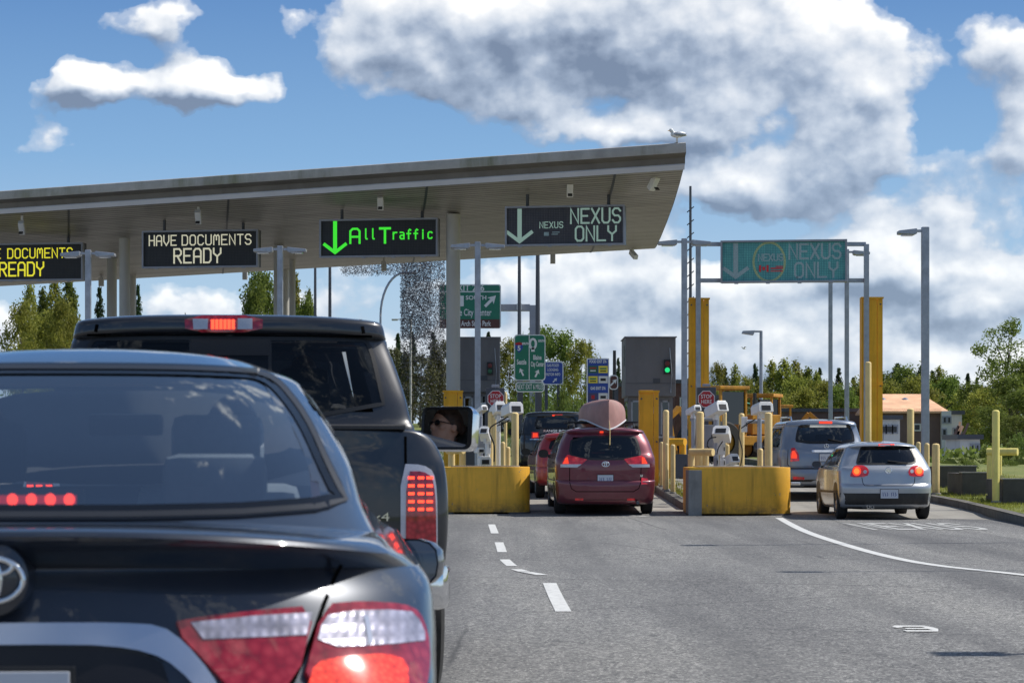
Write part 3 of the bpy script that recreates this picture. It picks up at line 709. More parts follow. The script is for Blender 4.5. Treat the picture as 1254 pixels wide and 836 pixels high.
for (px, Y, r) in ((555, 73, .20), (137, 84, .165), (152.5, 80, .165), (162, 88, .13), (341, 80, .15), (350, 86, .12), (358, 83, .10)):
    b = onG(px, Y); mb = MB(); mb.cyl(b - cl0, Vector((b.x, b.y, 8.05)) - cl0, r, 24)
    mb.build('column', M['colm'], canopy, smooth=30)
for px, Y, z in ((262 * .5 + 0, 0, 0),):
    pass
# little lamps and conduits under the back edge
for px, py in ((100 + 200, 337), (470, 326), (677, 317), (124, 345)):
    q = P(px, py, 82 if px > 400 else 88); mb = MB(); mb.box(q - cl0, (.16, .2, .3)); mb.box(q - cl0 + Vector((0, 0, .25)), (.05, .05, .3)); mb.build('downlight', M['colm'], canopy)

# ------------------------------------------------------------------ matrix signs
def led_face(name, base, dot, amt=0.5):
    m, nt, b = newmat(name); co = objco(nt)
    sx = nt.nodes.new('ShaderNodeSeparateXYZ'); L(nt, co, sx.inputs[0])
    gx = math_n(nt, 'FRACT', math_n(nt, 'MULTIPLY', sx.outputs[0], 22)); gzz = math_n(nt, 'FRACT', math_n(nt, 'MULTIPLY', sx.outputs[2], 22))
    d = math_n(nt, 'MULTIPLY', math_n(nt, 'GREATER_THAN', gx, 0.4), math_n(nt, 'GREATER_THAN', gzz, 0.4))
    n = noise_n(nt, co, 3.0, 5, 0.7)
    mp = nt.nodes.new('ShaderNodeMapping'); mp.inputs['Scale'].default_value = (18, 1, 1.2); L(nt, co, mp.inputs[0])
    st = noise_n(nt, mp.outputs[0], 1.0, 3, 0.6)
    c = mixc(nt, math_n(nt, 'MULTIPLY', d, amt), base, dot)
    c = mixc(nt, 1.0, c, ramp_n(nt, math_n(nt, 'MULTIPLY', math_n(nt, 'ADD', n, st), 0.5), [(0.35, (0.72, 0.72, 0.78)), (0.65, (1.25, 1.25, 1.2))]), 'MULTIPLY')
    L(nt, c, b.inputs['Base Color']); b.inputs['Roughness'].default_value = 0.5; return m
M['led_dark'] = led_face('matrix_face_dark', (0.012, 0.012, 0.014), (0.05, 0.048, 0.045))
M['led_grey'] = led_face('matrix_face_grey', (0.035, 0.035, 0.045), (0.12, 0.11, 0.125))
M['led_teal'] = led_face('matrix_face_teal', (0.06, 0.26, 0.27), (0.17, 0.52, 0.50), 0.8)
M['l_yel'] = emis('led_yellow', (0.80, 0.74, 0.03), 0.85); M['l_cream'] = emis('led_cream', (0.62, 0.60, 0.44), 0.75)
M['l_grn'] = emis('led_green', (0.05, 0.80, 0.03), 0.85); M['l_mint'] = emis('led_mint', (0.34, 0.50, 0.43), 0.42)
M['l_pink'] = pmat('led_unlit_pink', (0.33, 0.44, 0.46), 0.5, var=0.25, vs=30); M['l_ring'] = pmat('led_ring', (0.38, 0.46, 0.24), 0.5, var=0.35, vs=30)
M['l_red'] = emis('led_red', (0.42, 0.02, 0.03), 0.25); M['l_white'] = emis('led_white', (0.6, 0.6, 0.6), 0.5)
def vms(px0, px1, py0, py1, Y, label, face, hang=True, rz=-0.17, group='matrix signs over the lanes', hz=None):
    c = P((px0 + px1) / 2, (py0 + py1) / 2, Y); s = F / Y
    W, H = (px1 - px0) / s / math.cos(rz), (py1 - py0) / s
    t = empty('matrix_sign', c, rz, label, 'sign', group)
    mb = MB()
    fw = 0.05
    for (cx, cz, w, h) in ((0, H / 2 - fw / 2, W, fw), (0, -H / 2 + fw / 2, W, fw), (-W / 2 + fw / 2, 0, fw, H - 2 * fw), (W / 2 - fw / 2, 0, fw, H - 2 * fw)):
        mb.box((cx, -0.02, cz), (w, 0.16, h))
    mb.build('frame', M['greysteel'], t)
    mb = MB(); mb.box((0, 0.15, 0), (W - .02, 0.3, H - .02)); mb.build('cabinet', M['darkgrey'], t)
    mb = MB(); mb.box((0, -0.015, 0), (W - 2 * fw - .004, 0.02, H - 2 * fw - .004)); mb.build('display', face, t)
    for k in range(4): mb = MB(); mb.box((-W / 2 + W * (k + .5) / 4, -0.04, -H / 2 - .012), (.1, .12, .03)); mb.build('latch', M['greysteel'], t)
    if hang:
        for sx in (-.32, .36):
            mb = MB(); mb.cyl((W * sx, .1, H / 2 - .01), (W * sx, .1, hz - c.z), .045, 8); mb.build('hanger', M['darkgrey'], t)
    return t, W, H
def arrow(mb, x, z0, z1, w, th, y=-0.03):
    mb.add([(x - th / 2, y, z0 + th * .8), (x + th / 2, y, z0 + th * .8), (x + th / 2, y, z1), (x - th / 2, y, z1)], [(0, 1, 2, 3)])
    ribbon(mb, [(x - w / 2, z0 + w * .48), (x, z0 + th * .55), (x + w / 2, z0 + w * .48)], th * .8, y - .002)
# two "have documents ready" boards
for (px0, px1, py0, py1, Y, mt, lab) in ((173, 318, 282, 328, 76.5, 'l_cream', 'black matrix sign reading HAVE DOCUMENTS READY in pale cream letters'),
                                         (-41, 104.5, 298, 344, 80.5, 'l_yel', 'black matrix sign reading HAVE DOCUMENTS READY in bright yellow letters')):
    t, W, H = vms(px0, px1, py0, py1, Y, lab, M['led_dark'], hz=soff(3.3, .6) + .05)
    mb = MB(); glyphs(mb, 'HAVE', -W * .44, H * .11, .155, .29, .07, .036, -.032); mb.build('lettering', M[mt], t); mb = MB(); glyphs(mb, 'DOCUMENTS', -W * .155, H * .11, .165, .29, .078, .036, -.032)
    mb.build('lettering', M[mt], t)
    mb = MB(); glyphs(mb, 'READY', -W * .225, -H * .36, .215, .41, .09, .05, -.032); mb.build('lettering', M[mt], t)
t, W, H = vms(391, 537, 268, 315, 73.2, 'black matrix sign with green down arrow reading All Traffic', M['led_dark'], hz=soff(3.6, .4) + .05)
mb = MB(); arrow(mb, -W * .37, -H * .42, H * .46, .60, .115); mb.build('arrow', M['l_grn'], t)
mb = MB(); x = glyphs(mb, 'A', -W * .24, -H * .12, .27, .40, .12, .06, -.032); x = glyphs(mb, 'll', x, -H * .02, .15, .30, .055, .042, -.032)
x = glyphs(mb, 'T', x + .07, -H * .12, .28, .40, .09, .07, -.032); glyphs(mb, 'raffic', x, -H * .03, .145, .27, .058, .042, -.032); mb.build('lettering', M['l_grn'], t)
t, W, H = vms(619, 765, 252, 301, 69.5, 'grey matrix sign with pale down arrow reading NEXUS ONLY under the canopy', M['led_grey'], hz=soff(3.2, .15) + .05)
mb = MB(); arrow(mb, -W * .38, -H * .44, H * .44, .64, .12); mb.build('arrow', M['l_mint'], t)
mb = MB(); glyphs(mb, 'NEXUS', W * .05, H * .06, .20, .38, .085, .05, -.032); mb.build('lettering', M['l_mint'], t); mb = MB(); glyphs(mb, 'ONLY', W * .09, -H * .38, .21, .38, .085, .05, -.032)
mb.build('lettering', M['l_mint'], t); mb = MB(); glyphs(mb, 'NEXUS', -W * .21, -H * .05, .09, .16, .045, .024, -.032); mb.build('lettering', M['l_mint'], t)
mb = MB(); mb.box((-W * .155, -.03, -H * .20), (.13, .01, .10)); mb.box((-W * .075, -.03, -H * .16), (.20, .01, .025)); mb.box((-W * .085, -.03, -H * .21), (.18, .01, .025)); mb.build('flag_symbol', M['l_pink'], t)
# gantry with the teal sign
gb = onG(959, 69.5)
gan = empty('sign_gantry', gb, 0, 'grey tubular gantry frame on two posts holding the teal matrix sign', 'gantry')
def L3(px, py, Y, o): return P(px, py, Y) - o
for px, pyt in ((855, 297), (1061, 299)):
    mb = MB(); a = onG(px, 69.6) - gb; mb.box(((a.x), (a.y), (P(px, pyt, 69.6).z - gb.z) / 2), (.13, .13, P(px, pyt, 69.6).z - gb.z)); mb.build('post', M['galv'], gan)
for py in (297.5, 342):
    mb = MB(); a = L3(855, py, 69.6, gb); b = L3(1061, py + 2, 69.6, gb); mb.box(((a + b) / 2 + Vector((0, .14, 0))), ((b - a).length, .12, .11)); mb.build('beam', M['galv'], gan)
t, W, H = vms(883.5, 1036, 294, 346, 69.2, 'teal washed out matrix sign with yellow ring reading NEXUS ONLY on the gantry', M['led_teal'], hang=False, rz=-0.15)
mb = MB(); arrow(mb, -W * .38, -H * .42, H * .44, .60, .13); mb.build('arrow', M['l_pink'], t); mb = MB(); glyphs(mb, 'NEXUS', W * .045, H * .06, .205, .38, .085, .055, -.032); mb.build('lettering', M['l_pink'], t); mb = MB(); glyphs(mb, 'ONLY', W * .09, -H * .38, .215, .38, .09, .055, -.032); mb.build('lettering', M['l_pink'], t)
mb = MB(); ribbon(mb, [(-W * .115 + .42 * math.cos(R(a)), -.01 + H * .455 * math.sin(R(a))) for a in range(0, 360, 12)], .06, -.03, closed=True); mb.build('ring', M['l_ring'], t)
mb = MB(); glyphs(mb, 'NEXUS', -W * .20, H * .02, .10, .17, .04, .03, -.032); mb.build('lettering', M['l_pink'], t)
mb = MB()
for x0, x1, z0, z1 in ((-.22, -.165, -.28, -.10), (-.02, .035, -.28, -.10), (-.13, -.055, -.235, -.145), (.23, .42, -.15, -.125), (.09, .42, -.205, -.17), (.09, .42, -.275, -.245)):
    x0 -= .44; x1 -= .44; mb.box(((x0 + x1) / 2, -.033, (z0 + z1) / 2), (x1 - x0, .008, z1 - z0))
mb.build('flag_symbol', M['l_red'], t)

# ------------------------------------------------------------------ cameras under the canopy edge
def cctv(px, pyt, pyb, Y, label, tilt=0.0):
    a = P(px, pyt, Y); t = empty('security_camera', a, tilt, label, 'camera', 'security cameras hanging under the canopy front')
    h = a.z - P(px, pyb, Y).z
    mb = MB(); mb.box((0, 0, -h * .3 + .05), (.07, .06, h * .6 + .1)); mb.build('bracket', M['white'], t, bevel=.008)
    mb = MB(); Mx = Matrix.Rotation(R(-50), 3, 'X'); mb.box((0, -.05, -h * .78), (.17, .42, .17), Mx); mb.build('housing', M['white'], t, bevel=.015)
    mb = MB(); mb.box((0, -.19, -h * .78 - .165), (.12, .02, .11), Mx); mb.build('lens', M['black'], t)
for px, a, b, s, lab in ((27, 258, 285, .92, 'white security camera under the canopy above the yellow lettered sign'), (243, 245, 272, .66, 'white security camera under the canopy above the cream lettered sign'),
                      (466, 228, 254, .41, 'white security camera under the canopy above the green lettered sign'), (698, 211, 238, .16, 'white security camera under the canopy above the grey NEXUS ONLY sign'),
                      (799, 203, 230, .04, 'white security camera tilted at the right end of the canopy')):
    cctv(px, a, b, cdir(s, 1.8).y, lab, 0.6 if px == 799 else 0)
q = P(775, 312, 79); t = empty('security_camera', q, .4, 'small white camera under the back corner of the canopy', 'camera')
mb = MB(); mb.box((0, 0, .2), (.05, .05, .35)); mb.build('bracket', M['white'], t); mb = MB(); mb.box((0, -.05, 0), (.14, .4, .14), Matrix.Rotation(R(30), 3, 'X')); mb.build('housing', M['white'], t, bevel=.01)

# ------------------------------------------------------------------ lamp posts and poles
def lamp(px, py, Y, heads, label, w=.15, mat='galv', group='lamp posts along the lanes', hw=.5):
    b = onG(px, Y); top = P(px, py, Y).z - b.z
    t = empty('street_lamp', b, 0, label, 'street lamp', group)
    mb = MB(); mb.box((0, 0, top / 2), (w, w, top)); mb.build('post', M[mat], t, bevel=.02)
    mb = MB(); mb.box((0, 0, .03), (.38, .38, .06)); mb.build('base_plate', M['galv'], t, bevel=.01)
    for s in heads:
        mb = MB(); mb.box((s * (w / 2 + .06), 0, top - .09), (.14, .07, .06)); mb.build('arm', M['galv'], t)
        mb = MB(); x0 = s * (w / 2 + .12); x1 = s * (w / 2 + .12 + hw)
        mb.prism([(x0, top - .04), (x1, top - .09), (x1, top - .17), (x0 + s * .06, top - .19), (x0, top - .16)], -.17, .17, 'y'); mb.build('lamp_head', M['galv'], t, bevel=.02)
        mb = MB(); mb.box(((x0 + x1) / 2, 0, top - .195), (hw * .6, .24, .02)); mb.build('diffuser', M['clearwhite'], t)
    return t
lamp(108, 306, 66, (-1, 1), 'grey double headed lamp post in front of the yellow lettered sign'); lamp(343, 301, 68, (-1, 1), 'grey double headed lamp post between cream lettered and green lettered signs')
lamp(585, 296, 66, (-1, 1), 'grey double headed lamp post just right of the thick round canopy column'); lamp(838, 292, 68, (-1, 1), 'grey double headed lamp post beside the left gantry leg')
lamp(1133, 278, 58.5, (-1,), 'grey single headed lamp post at the right of the silver hatchback', hw=.42, w=.17)
lamp(1037, 305, 78, (1,), 'grey lamp post rising behind the right end of the teal sign', w=.13); lamp(1017, 325, 84, (-1,), 'slim grey lamp post with its head hidden behind the teal sign', w=.13)
for X, Y, lab in ((8.5, 36.1, 'farthest of three'), (8.9, 27.6, 'middle one of three'), (8.75, 17.0, 'nearest of three')):
    lamp(CX + X * F / Y, HZ - 5.8 * F / Y, Y, (-1,), 'grey lamp post beyond the right edge of the view, ' + lab, w=.09, hw=.42)
def pole(name, px, pyt, Y, r, label, mat='darkgrey', cat='pole', bot=None):
    b = onG(px, Y); top = P(px, pyt, Y).z - b.z; t = empty(name, b, 0, label, cat)
    mb = MB(); mb.cyl((0, 0, 0), (0, 0, top), r, 8, r * .6); mb.build('mast', M[mat], t, smooth=40); return t, top
pole('flag_pole', 386, 300, 120, .09, 'dark thin pole right of the left lamp, shorter of the pair'); pole('flag_pole', 404, 292, 118, .10, 'dark thin pole standing right next to a similar one behind the pickup')
pole('flag_pole', 636, 300, 105, .10, 'dark thin pole crossing the sign support arm'); pole('flag_pole', 658.5, 295, 100, .12, 'dark thin pole right of the sign support post')
t, top = pole('radio_mast', 845.5, 228, 90, .07, 'tall dark radio mast with thin whip antenna beside the left gantry leg', cat='antenna')
mb = MB(); 
for k in range(14): mb.cyl((-.12, 0, top * .3 + k * .45), (.12, 0, top * .3 + .2 + k * .45), .02, 5)
mb.build('rungs', M['darkgrey'], t)
for (px, py, Y, dx, lab) in ((932, 405, 112, -1, 'grey cobra head street lamp beyond the digger'),):
    b = onG(px, Y); top = P(px, py, Y).z - b.z; t = empty('street_lamp', b, 0, lab, 'street lamp')
    mb = MB(); mb.cyl((0, 0, 0), (0, 0, top), .09, 10, .07); mb.build('post', M['galv'], t, smooth=40)
    mb = MB(); mb.box((-.2, 0, top - .03), (.4, .08, .08)); mb.build('arm', M['galv'], t)
    mb = MB(); mb.prism([(-.25, top + .02), (-.8, top), (-.85, top - .12), (-.35, top - .2)], -.15, .15, 'y'); mb.build('lamp_head', M['galv'], t, bevel=.03)
b = onG(466, 130); t = empty('street_lamp', b, 0, 'tall curved arm street lamp beyond the pickup cab', 'street lamp'); zt = P(466, 334, 130).z - b.z
mb = MB(); mb.tube([(0, 0, 0), (0, 0, zt - 2.2)] + [(1.2 - 1.2 * math.cos(R(a)), 0, zt - 2.2 + 2.2 * math.sin(R(a))) for a in range(10, 91, 10)], .06, 8); mb.build('post', M['galv'], t, smooth=50)
mb = MB(); mb.box((1.5, 0, zt), (.6, .25, .12)); mb.build('lamp_head', M['galv'], t, bevel=.03)
b = onG(503, 145); t = empty('street_lamp', b, 0, 'slim street lamp with straight arm before the dark tree belt', 'street lamp'); zt = P(503, 391, 145).z - b.z
mb = MB(); mb.cyl((0, 0, 0), (0, 0, zt), .06, 8); mb.build('post', M['colm'], t, smooth=50)
mb = MB(); mb.box((-.45, 0, zt), (.9, .05, .05)); mb.build('arm', M['colm'], t); mb = MB(); mb.box((-.9, 0, zt - .02), (.35, .2, .1)); mb.build('lamp_head', M['colm'], t, bevel=.02)

# ------------------------------------------------------------------ yellow steel guards
def guard(px0, px1, pyt, Y, label, dz=.45, lighter=True, group='yellow steel column guards', rz=0.0, pyb=None):
    s = F / Y; w = (px1 - px0) / s; b = onG((px0 + px1) / 2, Y, .14 if px0 > 700 else .1); h = P(0, pyt, Y).z - b.z
    t = empty('column_guard', b, rz, label, 'column guard', group)
    mb = MB()
    mb.box((-w * .13, 0, h / 2), (w * .70, dz, h)); mb.build('casing', M['yellow_col'], t, bevel=.012)
    mb = MB(); mb.box((w * .36, -dz / 2 + .02, h / 2), (w * .24, .035, h - .05)); mb.box((w * .38, .1, h / 2), (w * .2, .3, h - .1)); mb.build('flange', M['yellow_col'], t)
    mb = MB(); mb.box((0, -dz / 2 - .01, h - .03), (w * 1.04, .06, .05)); 0
    if h > 3: mj = MB(); mj.box((w * .02, -dz / 2 - .01, h * .5), (w * .98, .05, .03)); mj.build('splice_plate', M['yellow_col'], t)
    mb.build('cap_plate', M['yellow_col'], t)
    for zz in (h - .2, h * .52 - .12):
        for xx in (-w * .38, w * .38): mb = MB(); mb.cyl((xx, -dz / 2 + .005, zz), (xx, -dz / 2 - .03, zz), .022, 8); mb.build('bolt', M['darkgrey'], t)
    return t
guard(843, 868, 365, 70.0, 'tall yellow steel guard around the left gantry leg'); guard(1053.5, 1080, 364, 70.0, 'tall yellow steel guard around the right gantry leg')
t = guard(782, 806.5, 478, 61.0, 'short wide yellow steel guard beside the maroon minivan'); t = guard(543, 567, 478, 70.0, 'short yellow steel guard at the foot of the round canopy column')

# ------------------------------------------------------------------ bollards
def bollard(px, pyt, pyb, wpx, label, mat='cream', e=.15, Y=None, group='pale yellow bollards around the lane islands', sq=False):
    b = gp(px, pyb, e) if Y is None else onG(px, Y, e - .02)
    s = F / b.y; r = wpx / s / 2; h = P(px, pyt, b.y).z - b.z
    t = empty('bollard', b, random.uniform(-.3, .3), label, 'bollard', group)
    mb = MB()
    mb.lathe([(0, r * .98), (h - .05, r), (h - .02, r * .93), (h, r * .6), (h + .006, 0)], n=20, axis='z'); mb.build('post', M[mat], t, smooth=40)
    mb = MB(); mb.lathe([(.001, r * 1.35), (.03, r * 1.3), (.035, r)], n=16, axis='z'); mb.build('footing', M['conc'], t, smooth=30)
    return t
random.seed(4)
for a in ((815.5, 502, 600, 7.5, 'tall slim bollard right beside the minivan lane, tallest of its cluster'), (810, 541, 596, 5, 'thin short bollard nearest the yellow guard beside the minivan'),
          (816, 543, 601, 5, 'thin short bollard second from the yellow guard beside the minivan'), (824, 544, 604, 6, 'short bollard between the tall slim bollard and the lamp post'),
          (1146, 543, 605, 9.5, 'thick short bollard right of the silver hatchback'), (1135, 542.5, 603, 6.5, 'thin short bollard close against the silver hatchback'),
          (1063.3, 443, 585, 7.5, 'very tall bollard in front of the right gantry leg'), (1115, 500, 597, 8.5, 'tall bollard behind the right side of the silver hatchback'), (1124.5, 541, 592, 6, 'short bollard between the tall one and the hatchback light')):
    bollard(*a)
for a in ((857.3, 504, 9.5, 55, 'tall bollard left of the white scanner boxes on the right island'), (908.2, 506, 7, 56.5, 'tall bollard with cables and a small white box in front of the digger'), (941, 505, 9.5, 55, 'tall thick bollard at the right end of the right island'),
          (879.5, 504, 5, 58, 'thin bollard left of a twin behind the right island scanner'), (887.5, 504, 5, 58, 'thin bollard right of a twin behind the right island scanner'), (931, 549, 7, 55.5, 'short bollard beside the tall thick one on the right island'), (890.6, 544, 5.5, 57, 'short thin bollard behind the low scanner on the right island'),
          (600.7, 504, 6.5, 57, 'tall bollard behind the white scanners on the left island, left of two'), (606, 507, 5, 58, 'thin tall bollard in the middle of the left island scanners'), (630.7, 505, 9, 55.5, 'tall thick bollard at the right end of the left island'),
          (615.8, 541, 6, 56, 'short bollard in the middle of the left island'), (622, 547, 6, 56.3, 'short bollard with a dark box on the left island'), (619, 480, 4, 64, 'very tall thin post standing behind the left island')):
    bollard(a[0], a[1], None, a[2], a[4], Y=a[3])
bollard(1219.5, 502, 615, 9.2, 'tall bright lemon bollard behind the tube rail on the grass verge', 'lemon')
def tube_rail(label, legs, rail, Y, diag=None, mat='cream'):
    b = onG((rail[0] + rail[1]) / 2, Y, .13); t = empty('tube_barrier', b, 0, label, 'guard rail', 'tubular guard rails by the lanes')
    r0 = P(rail[0], rail[2], Y) - b; r1 = P(rail[1], rail[2] , Y) - b; rr = 4.6 / (F / Y)
    mb = MB(); mb.cyl(r0, r1 + Vector((0, -.3, 0)), rr, 16); mb.build('rail', M[mat], t, smooth=40)
    for (px, dy) in legs:
        a = onG(px, Y, .12) - b; mb = MB(); mb.cyl((a.x, dy, 0), (a.x, dy, r0.z - rr * .5), 4.2 / (F / Y), 14); mb.build('leg', M[mat], t, smooth=40)
    if diag:
        a = P(diag[0], diag[1], Y - .5) - b; c = P(diag[2], diag[3], Y - .5) - b
        mb = MB(); mb.cyl(a, c, rr, 16); mb.build('brace', M[mat], t, smooth=40)
tube_rail('low tubular guard rail at the left of the right concrete barrier', [(846.5, 0), (856, .5), (866, .5)], (845, 872, 553.5), 54.5)
tube_rail('low tubular guard rail seen under the pickup mirror', [(553, 0), (566, .4)], (548, 568, 527 + 24), 58)
tube_rail('tubular lemon guard rail with a fallen diagonal brace on the grass verge', [(1212.7, 0), (1226, .3)], (1209, 1243, 553), gp(1214, 609, .15).y, (1230, 584, 1211, 608), 'lemon')

# ------------------------------------------------------------------ concrete barriers
def barrier(px0, px1, pyt, pyb, label, grey_left):
    f = gp((px0 + px1) / 2, pyb, 0.0); Y = f.y; s = F / Y; W = (px1 - px0) / s; H = (pyb - pyt) / s; D = 1.7
    t = empty('concrete_barrier', (f.x, Y, gz(f.x, Y)), 0, label, 'barrier', 'curved yellow concrete barriers at the lane heads')
    def outline(w, d, rl, rr_):
        pts = []
        for k in range(9):
            a = R(180 + 90 * k / 8); pts.append((-w / 2 + rl + rl * math.cos(a), rl + rl * math.sin(a)))
        for k in range(13):
            a = R(270 + 90 * k / 12); pts.append((w / 2 - rr_ + rr_ * math.cos(a), rr_ + rr_ * math.sin(a)))
        return pts + [(w / 2, d), (-w / 2, d)]
    rl, rr_ = (.06, .42) if grey_left else (.25, .42)
    o = outline(W, D, rl, rr_); mb = MB(); mb.prism(o, -.05, H); mb.build('wall', M['yellow'], t, smooth=35, bevel=.012)
    i_ = outline(W - .4, D - .3, .05, .3); mb = MB(); mb.prism([(x, y + .2) for x, y in i_], H - .005, H + .02); mb.build('fill', M['conc'], t)
    mb = MB(); mb.prism(outline(W + .04, D, rl, rr_ + .01), -.05, .035); mb.build('base_joint', M['conc_dark'], t)
    if grey_left:
        mb = MB(); mb.box((-W / 2 + .125, .4, H / 2 - .03), (.262, .83, H - .05)); mb.build('bare_end', M['conc'], t, bevel=.01)
    return t
barrier(540, 649, 571.5, 629, 'yellow curved concrete barrier beside the pickup truck', False)
barrier(843.5, 970.5, 572, 631, 'yellow curved concrete barrier with a bare grey left end', True)

# ------------------------------------------------------------------ scanners
def hood(name, c, w, l, h, rz, label, tilt=-12):
    """weather hood camera: body, sloping hood, lens, mounting arm"""
    t = empty(name, c, rz, label, 'scanner', 'white scanner housings on the lane islands')
    Mx = Matrix.Rotation(R(tilt), 3, 'X')
    mb = MB(); pr = [(-w / 2, -h / 2), (-w / 2, h * .25), (-w * .36, h / 2), (w * .36, h / 2), (w / 2, h * .25), (w / 2, -h / 2)]
    n = len(pr); vs = [Mx @ Vector((x, -l / 2, z)) for x, z in pr] + [Mx @ Vector((x, l / 2, z)) for x, z in pr]
    mb.add(vs, [tuple(range(n)), tuple(range(n, 2 * n))[::-1]] + [(i, n + i, n + (i + 1) % n, (i + 1) % n) for i in range(n)])
    mb.build('housing', M['white'], t, bevel=.012)
    mb = MB(); mb.box(Mx @ Vector((0, -l / 2 - .003, -h * .12)), (w * .62, .012, h * .5), Mx); mb.build('lens', M['black'], t)
    mb = MB(); mb.box((0, .02, -h / 2 - .05), (w * .3, .1, .12)); mb.build('mount', M['white'], t, bevel=.01)
    return t
for (px, py, Y, w, l, h, rz, lab, tl) in (
    (589, 502, 60, .17, .35, .13, .55, 'small white bullet scanner leftmost on the left island', -20), (609, 501, 57, .24, .42, .24, .35, 'white hooded scanner in the middle of the left island top row', -18),
    (627, 501, 55.8, .34, .42, .25, .45, 'large white scanner box on the tall thick bollard of the left island', -10), (594, 531, 56.5, .22, .3, .2, -.2, 'white sloping scanner box at mid height on the left island', -35),
    (587, 551, 57, .17, .25, .12, .4, 'tiny white scanner low on the left island', 0),
    (593, 564, 56.5, .26, .3, .2, .2, 'low white scanner just above the left barrier', 0),
    (849, 502, 58, .19, .38, .14, .5, 'small white bullet scanner left of the right stop sign', -15), (877, 501, 56.5, .30, .50, .24, .55, 'white hooded scanner facing right below the right stop sign', -18),
    (933, 500, 55.4, .34, .42, .22, .35, 'large white scanner box beside the tall thick bollard of the right island', -10), (884, 531.5, 55.8, .37, .32, .24, -.25, 'white sloping scanner panel at mid height on the right island', -38),
    (895, 563, 56, .25, .3, .2, .6, 'low white scanner tilted just above the right barrier', -20)):
    hood('scanner', P(px, py, Y), w, l, h, rz, lab, tl)
def cabinet(px0, px1, py0, py1, Y, label, mat, d=.25):
    a, b = P(px0, py1, Y), P(px1, py0, Y); t = empty('equipment_box', (a + b) / 2, 0, label, 'equipment box')
    W, H = b.x - a.x, b.z - a.z; mb = MB(); mb.box((0, 0, 0), (W, d, H)); mb.build('housing', M[mat], t, bevel=.012)
    mb = MB(); mb.box((0, -d / 2 - .004, 0), (W * .84, .01, H * .88)); mb.build('door', M[mat], t, bevel=.003)
    mb = MB(); mb.box((W * .33, -d / 2 - .02, 0), (.02, .03, .08)); mb.build('handle', M['black'], t); return t
cabinet(585, 595, 521, 548, 58.5, 'grey upright cabinet among the left island scanners', 'greysteel'); cabinet(862, 873, 520, 549, 58.5, 'grey upright cabinet among the right island scanners', 'greysteel')
cabinet(596, 601, 536, 556, 56.8, 'slim white box with a dark lens on the left island post', 'white', .1); cabinet(879, 888, 542, 557, 56, 'white box with a lens under the sloping panel', 'white', .15)
cabinet(908, 915, 510, 529, 56.1, 'white junction box strapped to the cabled bollard', 'white', .1); cabinet(608, 613, 508, 529, 57, 'white junction box on the left island mast', 'white', .1)
cabinet(826, 842, 556, 585, 66, 'low grey cabinet beside the lamp post foot', 'darkgrey'); cabinet(874, 879, 560, 571, 56, 'small grey box low on the right island', 'greysteel', .12); cabinet(881, 888, 562, 571, 55.8, 'small white box low on the right island', 'white', .12)
# slim masts carrying the scanners
def mast(px, pyt, Y, r, label, mat='white'):
    b = onG(px, Y, .12); t = empty('scanner_mast', b, 0, label, 'mast', 'slim masts carrying the scanners'); h = P(px, pyt, Y).z - b.z
    mb = MB(); mb.cyl((0, 0, 0), (0, 0, h), r, 12); mb.build('tube', M[mat], t, smooth=40); mb = MB(); mb.box((0, 0, .01), (r * 4, r * 4, .02)); mb.build('base_plate', M['galv'], t)
mast(610.5, 509, 57.2, .05, 'white mast under the middle scanner of the left island'); mast(588, 510, 59.9, .06, 'pale mast under the small bullet scanner of the left island', 'galv'); mast(597, 535, 56.9, .06, 'short white mast under the sloping box of the left island')
mast(849, 508, 58.2, .05, 'pale mast under the small bullet scanner of the right island', 'galv'); mast(877, 508, 56.8, .06, 'mast under the hooded scanner of the right island', 'galv'); mast(884.5, 540, 56.2, .05, 'short white mast under the sloping panel of the right island')
mast(930, 508, 56.0, .05, 'grey mast under the large scanner box of the right island', 'galv'); mast(895, 568, 56.2, .05, 'stub mast under the low tilted scanner of the right island'); mast(593, 569, 56.7, .05, 'stub mast under the low scanner of the left island'); mast(587, 555, 57.2, .035, 'thin white mast of the tiny low scanner')
def cable(pts, Y, r, label, mat='black'):
    ps = [P(a, b, Y + (i % 2) * .05) for i, (a, b) in enumerate(pts)]; fine = []
    n = len(ps)
    for i in range(n - 1):
        p0, p1, p2, p3 = ps[max(i - 1, 0)], ps[i], ps[i + 1], ps[min(i + 2, n - 1)]
        for k in range(6):
            u = k / 6; fine.append(0.5 * ((2 * p1) + (p2 - p0) * u + (2 * p0 - 5 * p1 + 4 * p2 - p3) * u * u + (3 * p1 - p0 - 3 * p2 + p3) * u ** 3))
    fine.append(ps[-1]); mb = MB(); mb.tube(fine, r, 6); return tag(mb.build('cable', M[mat], smooth=60), label, 'cable', 'cables on the lane islands')
cable([(622, 510), (612, 516), (601, 523), (600, 531), (605, 545), (605, 565)], 55.9, .016, 'black cable looping down the left island scanners'); cable([(624, 514), (617, 518), (609, 521)], 55.8, .013, 'short black cable beside the large left scanner')
cable([(877, 535), (869, 537), (866, 545), (870, 551), (868, 560), (872, 568)], 55.6, .014, 'thin cable looping left of the sloping panel'); cable([(908, 524), (915, 519), (925, 513)], 55.9, .014, 'black cable from junction box to the large right scanner')
cable([(885, 540), (880, 548), (878, 556)], 55.6, .012, 'short black cable under the sloping panel'); cable([(906, 520), (905, 534), (909, 552), (907, 570)], 55.9, .013, 'black cable strapped down the cabled bollard')
def arm(px0, px1, py, Y, label):
    a, b = P(px0, py, Y), P(px1, py, Y); t = MB(); t.cyl(a, b, .045, 10); tag(t.build('cross_arm', M['galv'], smooth=40), label, 'bracket')
